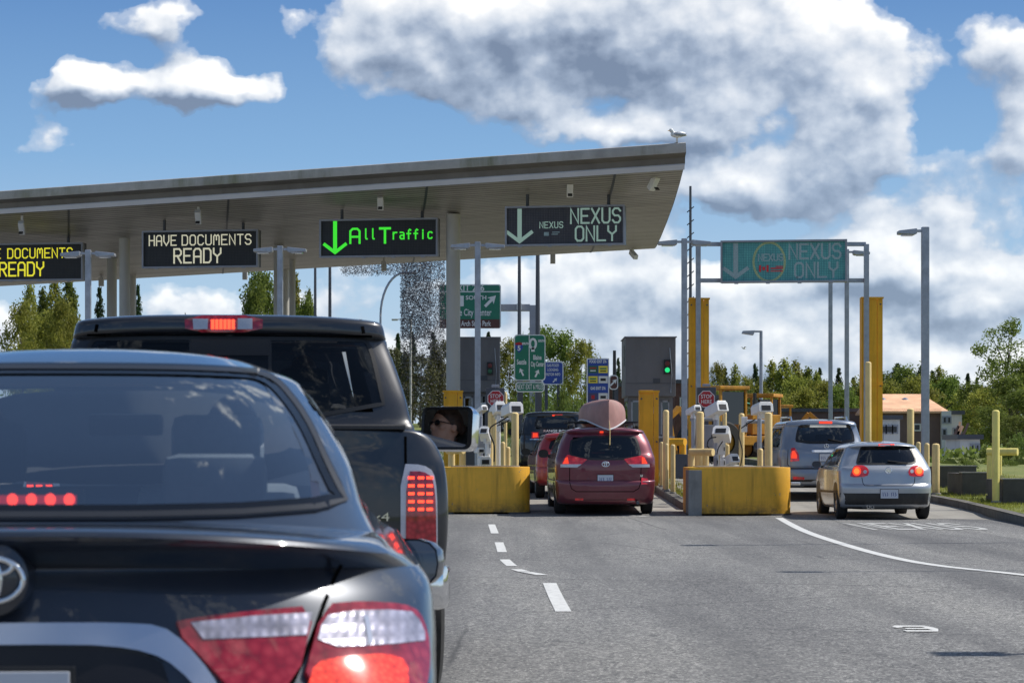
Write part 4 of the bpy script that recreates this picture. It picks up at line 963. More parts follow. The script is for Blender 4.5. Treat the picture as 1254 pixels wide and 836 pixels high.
arm(914, 937, 516, 56.1, 'pale cross arm between the cabled bollard and the thick one'); arm(612, 630, 514, 57.0, 'pale cross arm on the left island'); arm(845, 875, 513, 58.3, 'pale cross arm left of the right stop sign')

# ------------------------------------------------------------------ stop signs
def stop(px, py, rpx, Y, box, label):
    c = P(px, py, Y); s = F / Y; t = empty('stop_sign', c, 0, label, 'sign', 'stop here signs on dark cabinets')
    r = rpx / s
    a, b = P(box[0], box[3], Y) - c, P(box[1], box[2], Y) - c
    mb = MB(); mb.box(((a.x + b.x) / 2, .16, (a.z + b.z) / 2), (b.x - a.x, .28, b.z - a.z)); mb.build('backboard', M['darkgrey'], t, bevel=.012)
    mb = MB(); mb.box(((a.x + b.x) / 2, .12, b.z + .05), ((b.x - a.x) * .4, .2, .07)); mb.build('beacon', M['greysteel'], t, bevel=.01)
    g = onG(px, Y); mb = MB(); mb.box(((a.x + b.x) / 2, .2, (a.z + (g.z - c.z)) / 2), (.12, .12, a.z - (g.z - c.z))); mb.build('post', M['darkgrey'], t)
    for rr, y0, mt, nm in ((r, -.004, 'signwhite', 'border'), (r * .91, -.012, 'signred', 'plate')):
        o = [(rr / math.cos(R(22.5)) * math.cos(R(22.5 + 45 * k)), rr / math.cos(R(22.5)) * math.sin(R(22.5 + 45 * k))) for k in range(8)]
        mb = MB(); mb.prism(o, y0, y0 + .012, 'y'); mb.build(nm, M[mt], t)
    text('lettering', 'STOP', r * .66, (0, -.016, r * .30), M['signwhite'], t, xs=.85, bold=.001); text('lettering', 'HERE', r * .66, (0, -.016, -r * .34), M['signwhite'], t, xs=.85, bold=.001)
stop(607, 488, 10, 62, (595, 618, 475, 503), 'red STOP HERE sign on a dark cabinet behind the left scanners'); stop(865, 488.5, 10.2, 62, (854, 877, 474, 504), 'red STOP HERE sign on a dark cabinet before the left gantry leg')

# ------------------------------------------------------------------ inspection booths
def booth(px0, px1, pyt, pym, Y, label, lights):
    s = F / Y; c = onG((px0 + px1) / 2, Y, .1); W = (px1 - px0) / s; D = 2.6; zt = P(0, pyt, Y).z - c.z; zm = P(0, pym, Y).z - c.z
    t = empty('inspection_booth', c, 0, label, 'booth', 'grey inspection booths in the lanes')
    mb = MB(); mb.box((0, D / 2, (zt + zm) / 2), (W, D, zt - zm)); mb.build('upper_housing', M['booth'], t, bevel=.015)
    mb = MB(); mb.box((0, D / 2 - .02, zt + .012), (W + .06, D + .1, .03)); mb.build('roof_cap', M['greysteel'], t)
    mb = MB(); mb.box((0, -.004, zm + (zt - zm) * .22), (W * .995, .012, .012)); mb.box((W * .12, -.012, zm + (zt - zm) * .26), (.2, .02, .14)); mb.build('panel_joint', M['darkgrey'], t)
    mb = MB(); mb.box((-W * .5 - .004, D * .35, zt - .5), (.012, .9, .6)); mb.build('vent', M['black'], t)
    mb = MB(); wl = W * .90
    mb.box((0, D / 2 + .05, .45), (wl, D - .3, .9)); mb.box((0, D / 2 + .05, zm - .06), (wl, D - .3, .11))
    for x in (-wl / 2 + .05, -wl * .12, wl * .20, wl / 2 - .05): mb.box((x, .23, (.9 + zm - .11) / 2), (.10, .08, zm - .11 - .9))
    mb.box((0, D - .12, (.9 + zm - .11) / 2), (wl, .06, zm - .11 - .9)); mb.build('wall', M['booth'], t)
    mb = MB(); mb.box((0, .25, (.9 + zm - .11) / 2), (wl - .12, .012, zm - 1.03)); mb.box((-wl / 2 + .02, D / 2, (.9 + zm - .11) / 2), (.012, D - .6, zm - 1.05)); mb.build('window', M['glass_far'], t)
    mb = MB(); mb.box((-W * .12, .12, 1.15), (.18, .16, .35)); mb.build('intercom', M['white'], t, bevel=.01)
    mb = MB(); mb.box((0, .15, .93), (wl + .08, .25, .05)); mb.build('counter', M['galv'], t, bevel=.01)
    for x0, x1 in ((-wl / 2 + .1, -wl * .12 - .05), (wl * .2 + .05, wl / 2 - .1)):
        mb = MB(); zc = (.96 + zm - .12) / 2; hh = zm - .12 - .96; xm = (x0 + x1) / 2; ww = x1 - x0
        for q in ((xm, zc + hh / 2 - .02, ww, .04), (xm, zc - hh / 2 + .02, ww, .04), (x0 + .02, zc, .04, hh), (x1 - .02, zc, .04, hh)): mb.box((q[0], .215, q[1]), (q[2], .03, q[3]))
        mb.build('window_frame', M['galv'], t)
    mb = MB(); mb.box((wl * .08, .18, zm - .4), (.28, .02, .2)); mb.build('notice', M['signwhite'], t)
    mb = MB(); mb.tube([(W * .4, -.02, zm + .1), (W * .42, -.03, zm + .6), (W * .38, -.02, zt - .3)], .015, 6); mb.build('conduit', M['galv'], t)
    x = P(lights[0], 0, Y).x - c.x; z = P(0, (lights[1] + lights[2]) / 2, Y).z - c.z; h = (lights[2] - lights[1]) / s
    mb = MB(); mb.box((x, -.05, z), (h * .52, .10, h * 1.1)); sg = mb.build('traffic_light', M['black'], t, bevel=.01)
    for k, mt in ((.25, 'redoff'), (-.25, 'greenon' if lights[3] else 'greenoff')):
        mb = MB(); mb.lathe([(-.112, 0), (-.109, h * .12), (-.10, h * .19)], c=(x, 0, z + k * h), n=16, axis='y'); mb.build('lamp_lens', M[mt], sg)
    return t
M['redoff'] = pmat('unlit_red', (0.16, 0.02, 0.02), 0.3); M['greenon'] = emis('green_lamp', (0.02, 0.8, 0.25), .9); M['greenoff'] = pmat('dim_green', (0.02, 0.13, 0.06), 0.3)
booth(766, 827.5, 413, 485, 73.5, 'grey inspection booth with a lit green signal behind the minivan', (817, 441, 457, True)); booth(561, 612, 413.5, 480, 74.5, 'grey inspection booth behind the round canopy column', (600, 444, 458, False))
# horizontal yellow rail before the right booth
tube_rail('yellow low rail before the right inspection booth', [(821, 0), (836, 0)], (818, 838, 541), 66, None, 'yellow_col')

# ------------------------------------------------------------------ highway signs
def panel(px0, px1, py0, py1, Y, mat, name, label, legs=(), border=True, rz=0.0, r=.12, group=None):
    c = P((px0 + px1) / 2, (py0 + py1) / 2, Y); s = F / Y; W, H = (px1 - px0) / s, (py1 - py0) / s
    t = empty(name, c, rz, label, 'road sign', group)
    def rr(w, h, q):
        o = []
        for cx, cz, a0 in ((w / 2 - q, h / 2 - q, 0), (-w / 2 + q, h / 2 - q, 90), (-w / 2 + q, -h / 2 + q, 180), (w / 2 - q, -h / 2 + q, 270)):
            for k in range(5): o.append((cx + q * math.cos(R(a0 + 22.5 * k)), cz + q * math.sin(R(a0 + 22.5 * k))))
        return o
    mb = MB(); mb.prism(rr(W, H, r), 0, .05, 'y'); mb.build('plate', M['signwhite'] if border else M[mat], t)
    if border: mb = MB(); mb.prism(rr(W - .09 * Y / 110, H - .09 * Y / 110, r * .8), -.008, 0.002, 'y'); mb.build('face', M[mat], t)
    for px in legs:
        g = onG(px, Y); x = g.x - c.x; mb = MB(); z0 = g.z - c.z; mb.box((x, .11, (z0 + H * .3) / 2), (.14, .10, H * .3 - z0)); mb.build('leg', M['darkgrey'], t)
    return t, W, H
def diag_arrow(mb, cx, cz, l, th, y, ang=45):
    Mr = Matrix.Rotation(-R(ang), 3, 'Y') if True else None
    def q(x, z): v = Matrix.Rotation(R(-ang + 0), 3, 'Y') @ Vector((x, 0, z)); return (cx - 0 + v.x * -1 if False else cx + v.x, y, cz + v.z)
    a = R(ang); d = Vector((math.sin(a), math.cos(a))); n = Vector((d.y, -d.x)); c = Vector((cx, cz))
    def p(u, v_): w_ = c + d * u + n * v_; return (w_.x, y, w_.y)
    mb.add([p(-l / 2, -th / 2), p(-l / 2, th / 2), p(l * .1, th / 2), p(l * .0, th * 1.6), p(l * .5, 0), p(l * .0, -th * 1.6), p(l * .1, -th / 2)], [tuple(range(7))])
t, W, H = panel(537.5, 613.5, 348, 402, 125, 'signgreen', 'highway_sign', 'large green exit sign with brown strip on an overhead arm')
s = F / 125
mb = MB(); mb.box((0, -.014, H * .5 - H * .17), (W - .1, .006, .05)); mb.build('divider', M['signwhite'], t)
mb = MB(); mb.box((0, -.014, -H * .5 + H * .105), (W - .12, .02, H * .2)); mb.build('brown_strip', M['signbrown'], t)
for body, sz, x, z, xs in (('EXIT 276', .42, -W * .02, H * .41, .95), ('SOUTH', .28, W * .10, H * .19, 1.1), ('Blaine City Center', .46, 0, -H * .145, .60), ('Peace Arch State Park', .36, 0, -H * .395, .62)):
    text('lettering', body, sz, (x, -.028, z), M['signwhite'], t, xs=xs, bold=.006)
mb = MB(); diag_arrow(mb, W * .33, H * .12, .75, .14, -.02); mb.build('arrow', M['signwhite'], t)
mb = MB(); mb.add([(-W * .22, -.018, H * .0), (-W * .10, -.018, H * .0), (-W * .10, -.018, H * .24), (-W * .22, -.018, H * .24)], [(0, 1, 2, 3)]); mb.build('route_shield', M['signwhite'], t)
b = onG(653, 125.3); t = empty('sign_support', b, 0, 'thick grey cantilever arm and post holding the large exit sign', 'sign support')
z0 = P(0, 375, 125.3).z - b.z; mb = MB(); mb.box((0, .35, z0 / 2), (.36, .36, z0 + .15)); mb.build('post', M['greysteel'], t, bevel=.03); xa = P(575, 0, 125.3).x - b.x
mb = MB(); mb.box((xa / 2 - .15, .35, z0 - .05), (abs(xa), .34, .34)); mb.build('arm', M['greysteel'], t, bevel=.03)
mb = MB(); mb.box((P(636, 0, 125).x - b.x, .1, z0 - .02), (.25, .2, .3)); mb.build('junction_box', M['white'], t)
t, W, H = panel(629.5, 668, 409.5, 466, 92, 'signgreen', 'highway_sign', 'green sign reading Seattle and Blaine City Center on two legs', (638, 661))
mb = MB(); mb.box((-.02, -.014, 0), (.03, .006, H - .08)); mb.build('divider', M['signwhite'], t)
for body, sz, x, z, xs in (('SOUTH', .11, -W * .13, H * .30, .7), ('SOUTH', .11, W * .37, H * .36, .6), ('Seattle', .25, -W * .26, -H * .10, .50), ('Blaine', .24, W * .24, H * .0, .52), ('City Center', .24, W * .24, -H * .145, .40)):
    text('lettering', body, sz, (x, -.016, z), M['signwhite'], t, xs=xs, bold=.006)
mb = MB(); diag_arrow(mb, -W * .26, -H * .31, .30, .06, -.016, -25); mb.build('arrow', M['signwhite'], t); mb = MB(); diag_arrow(mb, W * .23, -H * .34, .30, .06, -.016, 25); mb.build('arrow', M['signwhite'], t)
mb = MB(); ribbon(mb, [(W * .10 + .11 * math.cos(R(a)), H * .30 + .17 * math.sin(R(a))) for a in range(0, 360, 30)], .08, -.016, closed=True); mb.add([(W * .04, -.016, H * .13), (W * .16, -.016, H * .13), (W * .14, -.016, H * .22), (W * .06, -.016, H * .22)], [(0, 1, 2, 3)]); mb.build('emblem', M['signwhite'], t)
sh = [(-.13, .16), (0, .19), (.13, .16), (.14, -.02), (0, -.20), (-.14, -.02)]
mb = MB(); mb.prism([(x - W * .34, z + H * .22) for x, z in sh], -.014, -.009, 'y'); mb.build('route_shield', M['signblue'], t)
mb = MB(); mb.prism([(x - W * .34, z + H * .22) for x, z in ((-.13, .16), (0, .19), (.13, .16), (.13, .09), (-.13, .09))], -.017, -.0142, 'y'); mb.build('shield_band', M['signred'], t)
text('lettering', '5', .24, (-W * .34, -.018, H * .20), M['signwhite'], t, bold=.008)
t, W, H = panel(631, 667, 467.5, 480, 91.8, 'signgreen', 'highway_sign', 'narrow green plate reading NEXT EXIT 6 MILES below the Seattle sign'); text('lettering', 'NEXT EXIT 6 MILES', .27, (0, -.016, 0), M['signwhite'], t, xs=.42, bold=.003)
t, W, H = panel(664, 690, 442.5, 471, 112, 'signblue', 'highway_sign', 'blue services sign with white arrow partly behind the green sign', (669, 684))
for body, z in (('GAS-FOOD', .33), ('LODGING', .14), ('VISITOR INFO', -.06)): text('lettering', body, .17, (0, -.016, H * z), M['signwhite'], t, xs=.62, bold=.003)
mb = MB(); diag_arrow(mb, W * .1, -H * .30, .25, .05, -.016); mb.build('arrow', M['signwhite'], t)
t, W, H = panel(718.5, 746, 438.5, 498, 95, 'signblue', 'services_sign', 'tall blue logo sign listing food and gas at the exit', (724, 741), r=.03)
text('lettering', 'FOOD EXIT 276', .15, (0, -.016, H * .43), M['signwhite'], t, xs=.6, bold=.004); text('lettering', 'GAS EXIT 276', .15, (0, -.016, -H * .12), M['signwhite'], t, xs=.62, bold=.004)
for x, z, w_, h_, c1 in ((-.22, .27, .34, .26, 'darkgreen'), (.23, .27, .34, .26, 'yel'), (-.22, .06, .34, .26, 'yel'), (.23, .06, .34, .26, 'pale'), (-.22, -.30, .34, .3, 'dk'), (.23, -.30, .34, .3, 'pale')):
    if c1 not in MATS: MATS[c1] = pmat('logo_' + c1, {'darkgreen': (.03, .12, .06), 'yel': (.75, .62, .05), 'pale': (.65, .65, .62), 'dk': (.05, .05, .12)}[c1], .5)
    lp = MB(); lp.box((x * W, -.014, z * H), (w_, .008, h_)); lg = lp.build('logo_plate', MATS[c1], t)
    k = {'darkgreen': ((0, .05, .24, .04, 'signred'), (0, -.05, .2, .04, 'signwhite')), 'yel': ((0, .03, .24, .05, 'signgreen'), (0, -.06, .22, .04, 'black')), 'pale': ((0, 0, .2, .10, 'black'),), 'dk': ((0, 0, .12, .14, 'signred'),)}[c1]
    for a, bb, ww, hh, mm in k: q = MB(); q.box((x * W + a, -.021, z * H + bb), (ww, .004, hh)); q.build('logo_mark', M[mm], lg)
t, W, H = panel(746, 757, 459, 477, 98, 'signbrown', 'highway_sign', 'small brown sign with white arrow behind the blue logo sign', (755,)); mb = MB(); diag_arrow(mb, 0, 0, .35, .06, -.016); mb.build('arrow', M['signwhite'], t)
pole('utility_pole', 752.5, 429, 120, .12, 'dark wooden pole beside the blue logo sign', 'black')

# ------------------------------------------------------------------ wire lattice sculpture (generic stand-in)
M['wire'] = pmat('wire_grey', (.07, .07, .085), .5); rng = random.Random(11); b = onG(518, 118); t = empty('wire_sculpture', b, 0, 'tall airy sculpture of countless dark wires widening at its top', 'sculpture')
mb = MB(); s = F / 118; n = 0; zb = b.z
while n < 15000:
    px = rng.uniform(418, 650); py = rng.uniform(318, 520)
    if 491 <= px <= 560: pr = 0.95 if px < 528 else .55 if px < 545 else 0
    elif py < 336 and px < 560: pr = 0.5
    elif py < 345 and 560 > px >= 540: pr = .3
    elif px > 560: pr = 0
    else: pr = 0
    if py > 415: pr *= max(.08, .5 - (py - 415) * .012) if 470 < px < 560 else .1
    if rng.random() > pr: continue
    c = P(px, py, 118) - b; c.y += rng.uniform(-1.2, 1.2)
    d = Vector((rng.uniform(-1, 1), rng.uniform(-1, 1), rng.uniform(-1, 1))).normalized() * rng.uniform(.02, .055); u = d.orthogonal().normalized() * .009; w_ = d.cross(u).normalized() * .009
    mb.add([c - d + u, c - d - u * .5 + w_, c - d - u * .5 - w_, c + d + u, c + d - u * .5 + w_, c + d - u * .5 - w_], [(0, 1, 4, 3), (1, 2, 5, 4), (2, 0, 3, 5)]); n += 1
mb.build('wire_mesh', M['wire'], t, fix=False)

# ------------------------------------------------------------------ planter walls on the right
def wallblk(px0, px1, pyt, pyb, label, d=.3, mat='conc_dark', side=1.6):
    a = gp(px0, pyb, .12); Y = a.y; s = F / Y; W = (px1 - px0) / s; H = (pyb - pyt) / s
    t = empty('planter_wall', (a.x + W / 2, Y, a.z), 0, label, 'wall', 'dark concrete planter walls on the verge')
    mb = MB(); mb.box((0, d / 2, H / 2 - .1), (W, d, H + .2)); mb.box((-W / 2 + d / 2, d + side / 2, H / 2 - .1), (d, side, H + .2)); mb.build('wall', M[mat], t, bevel=.02)
    mb = MB(); mb.box((0, d / 2, H + .012), (W + .03, d + .03, .03)); mb.build('coping', M['conc'], t, bevel=.008)
wallblk(1151, 1196, 571, 597, 'dark concrete planter wall behind the thick short bollard'); wallblk(1178, 1212, 579, 607, 'dark concrete planter block left of the lemon guard rail'); wallblk(1228, 1290, 587, 617, 'long dark concrete planter wall at the right edge')
# ------------------------------------------------------------------ vehicle toolkit
# local frame of a vehicle: origin on the ground under the middle of its tail, +y forward, +x its right side
def cr(a, b, c, d, t): return 0.5 * ((2 * b) + (c - a) * t + (2 * a - 5 * b + 4 * c - d) * t * t + (3 * b - a - 3 * c + d) * t ** 3)
def shell(rows, nt=20, ns=14, sub=4):
    """rows: (z_middle, z_side, y_rear, y_front, half_width, corner_length, corner_power[, sharp]) from sill to roof"""
    Rr = [tuple(r[:7]) + ((r[7] if len(r) > 7 else 0),) for r in rows]; fine = []
    n = len(Rr)
    for i in range(n - 1):
        a = Rr[i - 1] if i > 0 and not Rr[i][7] else Rr[i]
        d = Rr[i + 2] if i + 2 < n and not Rr[i + 1][7] else Rr[i + 1]
        b, c = Rr[i], Rr[i + 1]; k = sub
        for j in range(k):
            t = j / k; fine.append([cr(a[q], b[q], c[q], d[q], t) for q in range(7)])
    fine.append(list(Rr[-1][:7])); vs = []
    for (z0, zs, yr, yf, w, Lr, p) in fine:
        ring = []
        for j in range(nt + 1):
            t = math.pi / 2 * j / nt; s_, c_ = math.sin(t), math.cos(t)
            ring.append((w * s_ ** (2 / p), yr + Lr * (1 - c_ ** (2 / p)), z0 + (zs - z0) * (s_ ** 2.2)))
        L2 = min(Lr * 1.3, 0.8)
        for j in range(1, ns): ring.append((w, yr + Lr + (yf - L2 - yr - Lr) * j / ns, zs))
        for j in range(nt, -1, -2):
            t = math.pi / 2 * j / nt; s_, c_ = math.sin(t), math.cos(t)
            ring.append((w * s_ ** (2 / 2.6), yf - L2 * (1 - c_ ** (2 / 2.6)), z0 + (zs - z0) * (s_ ** 2.2)))
        ring += [(-x, y, z) for (x, y, z) in reversed(ring[1:-1])]
        vs.append(ring)
    m = len(vs[0]); V = [v for r in vs for v in r]
    Fc = [(i * m + j, i * m + (j + 1) % m, (i + 1) * m + (j + 1) % m, (i + 1) * m + j) for i in range(len(vs) - 1) for j in range(m)]
    Fc.append(tuple((len(vs) - 1) * m + j for j in range(m)))
    Fc.append(tuple(j for j in range(m))[::-1])
    return V, Fc
def inpoly(x, y, poly):
    c = False; n = len(poly); j = n - 1
    for i in range(n):
        if (poly[i][1] > y) != (poly[j][1] > y) and x < (poly[j][0] - poly[i][0]) * (y - poly[i][1]) / (poly[j][1] - poly[i][1]) + poly[i][0]: c = not c
        j = i
    return c
def chaikin(p, k=2, closed=True):
    for _ in range(k):
        q = []
        n = len(p)
        for i in range(n if closed else n - 1):
            a, b = p[i], p[(i + 1) % n]
            q += [(a[0] * .78 + b[0] * .22, a[1] * .78 + b[1] * .22), (a[0] * .22 + b[0] * .78, a[1] * .22 + b[1] * .78)]
        if not closed: q = [p[0]] + q + [p[-1]]
        p = q
    return p
def mir(p): return [(-a, b) for a, b in reversed(p)]
class Car:
    def __init__(s, name, loc, rz, label, cat, V, Fc, mat, group=None, holes=(), deg=28, t=None, bname='body'):
        s.t = t or empty(name, loc, rz, label, cat, group); s.loc = Vector(loc); s.rz = rz
        s.bvh = BVHTree.FromPolygons([Vector(v) for v in V], Fc); s.V, s.F = V, Fc
        keep = []
        for f in Fc:
            c = sum((Vector(V[i]) for i in f), Vector()) / len(f); kill = False
            if len(f) == 4:
                nrm = (Vector(V[f[1]]) - Vector(V[f[0]])).cross(Vector(V[f[3]]) - Vector(V[f[0]]))
                for (kind, poly) in holes:
                    if kind == 'rear' and c.y < 2.6 and inpoly(c.x, c.z, poly) and abs(nrm.y) > .12 * nrm.length: kill = True
                    if kind == 'front' and c.y > 2.6 and inpoly(c.x, c.z, poly) and abs(nrm.y) > .12 * nrm.length: kill = True
                    if kind == 'side' and abs(nrm.x) > .3 * nrm.length and inpoly(c.y, c.z, poly) : kill = True
            if not kill: keep.append(f)
        me = bpy.data.meshes.new(bname); me.from_pydata(V, [], keep)
        bm = bmesh.new(); bm.from_mesh(me)
        bmesh.ops.remove_doubles(bm, verts=bm.verts, dist=1e-5); bmesh.ops.recalc_face_normals(bm, faces=bm.faces)
        bm.to_mesh(me); bm.free()
        s.body = link_mesh(bname, me, mat, s.t); smooth_angle(me, deg)
    def ph(s, pts, axis='rear'):
        """bearings measured in the photo -> (x, z) or (y, z) on the bodywork they fall on"""
        inv = Matrix.Rotation(-s.rz, 3, 'Z'); o = inv @ (Vector((0, 0, HC)) - s.loc); out = []
        for (px, py) in pts:
            q = inv @ Vector(((px - CX) / F, 1, (HZ - py) / F)).normalized(); h = s.bvh.ray_cast(o, q)
            if h[0] is None:
                k = (0.35 - o.y) / q.y; v = o + q * k; h0 = s.bvh.find_nearest(v)[0]; v = h0 if h0 is not None and (h0 - v).length < .15 else v
            else: v = h[0]
            out.append((v.x, v.z) if axis == 'rear' else (v.y, v.z))
        return out
    def proj(s, a, b, d):
        o, q = {'rear': (Vector((a, -3, b)), Vector((0, 1, 0))), 'front': (Vector((a, 9, b)), Vector((0, -1, 0))),
                'right': (Vector((3, a, b)), Vector((-1, 0, 0))), 'left': (Vector((-3, a, b)), Vector((1, 0, 0)))}[d]
        h = s.bvh.ray_cast(o, q)
        if h[0] is None:
            h = s.bvh.find_nearest(o + q * 2.0)
            return h[0], -q
        n = h[1]
        return h[0], (n if n.dot(q) < 0 else -n)
    def patch(s, name, poly, d, off, mat, parent=None, res=0.04, skirt=0.02, label=None, holes=None, smooth=40):
        out = []
        n = len(poly)
        for i in range(n):
            a, b = poly[i], poly[(i + 1) % n]; L_ = math.hypot(b[0] - a[0], b[1] - a[1]); k = max(1, int(L_ / res))
            out += [(a[0] + (b[0] - a[0]) * j / k, a[1] + (b[1] - a[1]) * j / k) for j in range(k)]
        pts = [Vector(p) for p in out]; m = len(pts)
        xs = [p[0] for p in out]; ys = [p[1] for p in out]; x = min(xs) + res * .37
        while x < max(xs):
            y = min(ys) + res * .41
            while y < max(ys):
                if inpoly(x, y, out) and min((p - Vector((x, y))).length for p in pts[:m]) > res * .45: pts.append(Vector((x, y)))
                y += res
            x += res
        r = geometry.delaunay_2d_cdt(pts, [], [list(range(m))], 1, 1e-6)
        V2, F2 = r[0], r[2]; vs = []
        for p in V2:
            h, nn = s.proj(p.x, p.y, d); vs.append(h + nn * off)
        k = len(vs); fs = [tuple(f) for f in F2]
        if skirt:
            bm = bmesh.new(); me0 = bpy.data.meshes.new('x'); me0.from_pydata(vs, [], fs); bm.from_mesh(me0); bm.edges.ensure_lookup_table()
            be = [(e.verts[0].index, e.verts[1].index) for e in bm.edges if len(e.link_faces) == 1]; bm.free(); bpy.data.meshes.remove(me0)
            ids = {}
            for a, b in be:
                for i in (a, b):
                    if i not in ids:
                        h, nn = s.proj(V2[i].x, V2[i].y, d); ids[i] = len(vs); vs.append(h - nn * skirt)
                fs.append((a, b, ids[b], ids[a]))
        me = bpy.data.meshes.new(name); me.from_pydata(vs, [], fs)
        bm = bmesh.new(); bm.from_mesh(me); bmesh.ops.recalc_face_normals(bm, faces=bm.faces); bm.to_mesh(me); bm.free()
        o = link_mesh(name, me, mat, parent or s.t); smooth_angle(me, smooth)
        if label: o['label'] = label
        return o
    def line(s, name, pts, d, w, mat, off=.0015, parent=None, res=.03, closed=False, thick=0.0):
        fine = []; n = len(pts)
        for i in range(n if closed else n - 1):
            a, b = pts[i], pts[(i + 1) % n]; k = max(1, int(math.hypot(b[0] - a[0], b[1] - a[1]) / res))
            fine += [(a[0] + (b[0] - a[0]) * j / k, a[1] + (b[1] - a[1]) * j / k) for j in range(k)]
        if not closed: fine.append(pts[-1])
        m = len(fine); vs = []
        for i, p in enumerate(fine):
            a = fine[i - 1] if (i or closed) else p; b = fine[(i + 1) % m] if (i < m - 1 or closed) else p
            dx, dy = b[0] - a[0], b[1] - a[1]; l = math.hypot(dx, dy) or 1; nx, ny = -dy / l * w / 2, dx / l * w / 2
            for q in (1, -1):
                h, nn = s.proj(p[0] + nx * q, p[1] + ny * q, d); vs.append(h + nn * off)
        fs = [(2 * i, 2 * i + 1, (2 * i + 3) % (2 * m), (2 * i + 2) % (2 * m)) for i in range(m if closed else m - 1)]
        me = bpy.data.meshes.new(name); me.from_pydata(vs, [], fs); return link_mesh(name, me, mat, parent or s.t, smooth=True)
    def pt(s, a, b, d, off=0.0):
        h, nn = s.proj(a, b, d); return h + nn * off
def wheel(car, x, y, r, w, spokes=5, rim='alloy', parts=True):
    t = empty('wheel', (x, y, r), parent=car.t); sg = 1 if x > 0 else -1
    mb = MB(); a = w / 2
    mb.lathe([(-a, r * .60), (-a, r * .86), (-a * .85, r * .96), (-a * .5, r), (a * .5, r), (a * .85, r * .96), (a, r * .86), (a, r * .60)], n=32)
    mb.build('tyre', M['rubber'], t, smooth=40)
    mb = MB(); o = sg * a
    mb.lathe([(-a * .95, r * .61), (o * .2, r * .58), (o * .9, r * .62), (o * .97, r * .65), (o * .93, r * .55)], n=28)
    for k in range(spokes):
        q = 2 * math.pi * k / spokes; d = Vector((0, math.cos(q), math.sin(q))); e = Vector((0, -d.z, d.y)) * r * .075
        c0 = Vector((o * .80, 0, 0)); c1 = Vector((o * .86, 0, 0)) + d * r * .6
        mb.add([c0 - e * 1.3, c0 + e * 1.3, c1 + e, c1 - e], [(0, 1, 2, 3)])
    mb.lathe([(o * .80, 0), (o * .88, r * .05), (o * .86, r * .14), (o * .7, r * .16)], n=16)
    mb.build('rim', M[rim], t, smooth=35)
    mb = MB(); mb.lathe([(o * .25, 0), (o * .25, r * .57)], n=20); mb.build('brake_disc', M['darkgrey'], t)
    return t
def plate(car, x, z, w, h, chars, off=.02, frame='black', scale=1.0, y=None):
    p = car.pt(x, z, 'rear'); yy = p.y if y is None else y
    f = MB(); f.box((x, yy - off + .004, z), (w + .02, .012, h + .02)); f = f.build('plate_frame', M[frame], car.t, bevel=.003)
    mb = MB(); mb.box((x, yy - off - .006, z), (w, .008, h)); mb.build('licence_plate', M['plate'], f, bevel=.002)
    rnd = random.Random(int(abs(x * 1000) + w * 7777 + z * 100)); mb = MB()      # the photo shows plates too small to read: worn ink marks only
    for k in range(7):
        if k == 3: continue
        cx = x - w * .36 + w * .12 * k; pts = [(cx + rnd.uniform(-.3, .3) * w * .09, z - h * .04 + q * h * .16) for q in (-1.2, -.4, .4, 1.2)]
        m2 = MB(); ribbon(m2, pts, w * .032, yy - off - .0125); mb.add(m2.v, m2.f)
    mb.build('plate_characters', M['plateblue'], f)
    if chars:
        text('plate_characters', chars, h * .58, (x, yy - off - .0125, z - h * .03), M['plateblue'], f, xs=.8, bold=.002)
    return f
def side_mirror(car, side, x, y, z, w, h, d, mat, arm=.08, ang=12, glassmat='mirror', chrome=None):
    t = empty('door_mirror', (x, y, z), parent=car.t); t.rotation_euler = (0, 0, R(ang) * side)
    mb = MB(); n = 14; vs = []; k = 6
    for j in range(k + 1):
        u = j / k; sc_ = math.sqrt(max(0, 1 - u ** 2.2)) if j < k else .15
        for i in range(n):
            a = 2 * math.pi * i / n; ca, sa = math.cos(a), math.sin(a)
            X = (w / 2) * math.copysign(abs(ca) ** .72, ca); Z = (h / 2) * math.copysign(abs(sa) ** .72, sa)
            vs.append((X * (sc_ * .9 + .1), d * u, Z * sc_ + .0))
    fs = [(j * n + i, j * n + (i + 1) % n, (j + 1) * n + (i + 1) % n, (j + 1) * n + i) for j in range(k) for i in range(n)] + [tuple(k * n + i for i in range(n))]
    mb.add(vs, fs)
    rim = [v for v in vs[:n]]; inn = [(v[0] * .93, .004, v[2] * .91) for v in rim]; mb.add(rim + inn, [(i, (i + 1) % n, n + (i + 1) % n, n + i) for i in range(n)])
    mb.build('housing', mat, t, smooth=50)
    mb = MB(); mb.add([(v[0] * .935, .008, v[2] * .915) for v in rim], [tuple(range(n))]); mb.build('mirror_glass', M[glassmat], t)
    a = Vector((-side * w * .45, d * .3, -h * .25)); b = Vector((-side * (w * .5 + arm), d * .4, -h * .4))
    mb = MB(); mb.cyl(a, b, min(.045, h * .2), 10); mb.build('mirror_arm', M['black'], t, smooth=40)
    return t

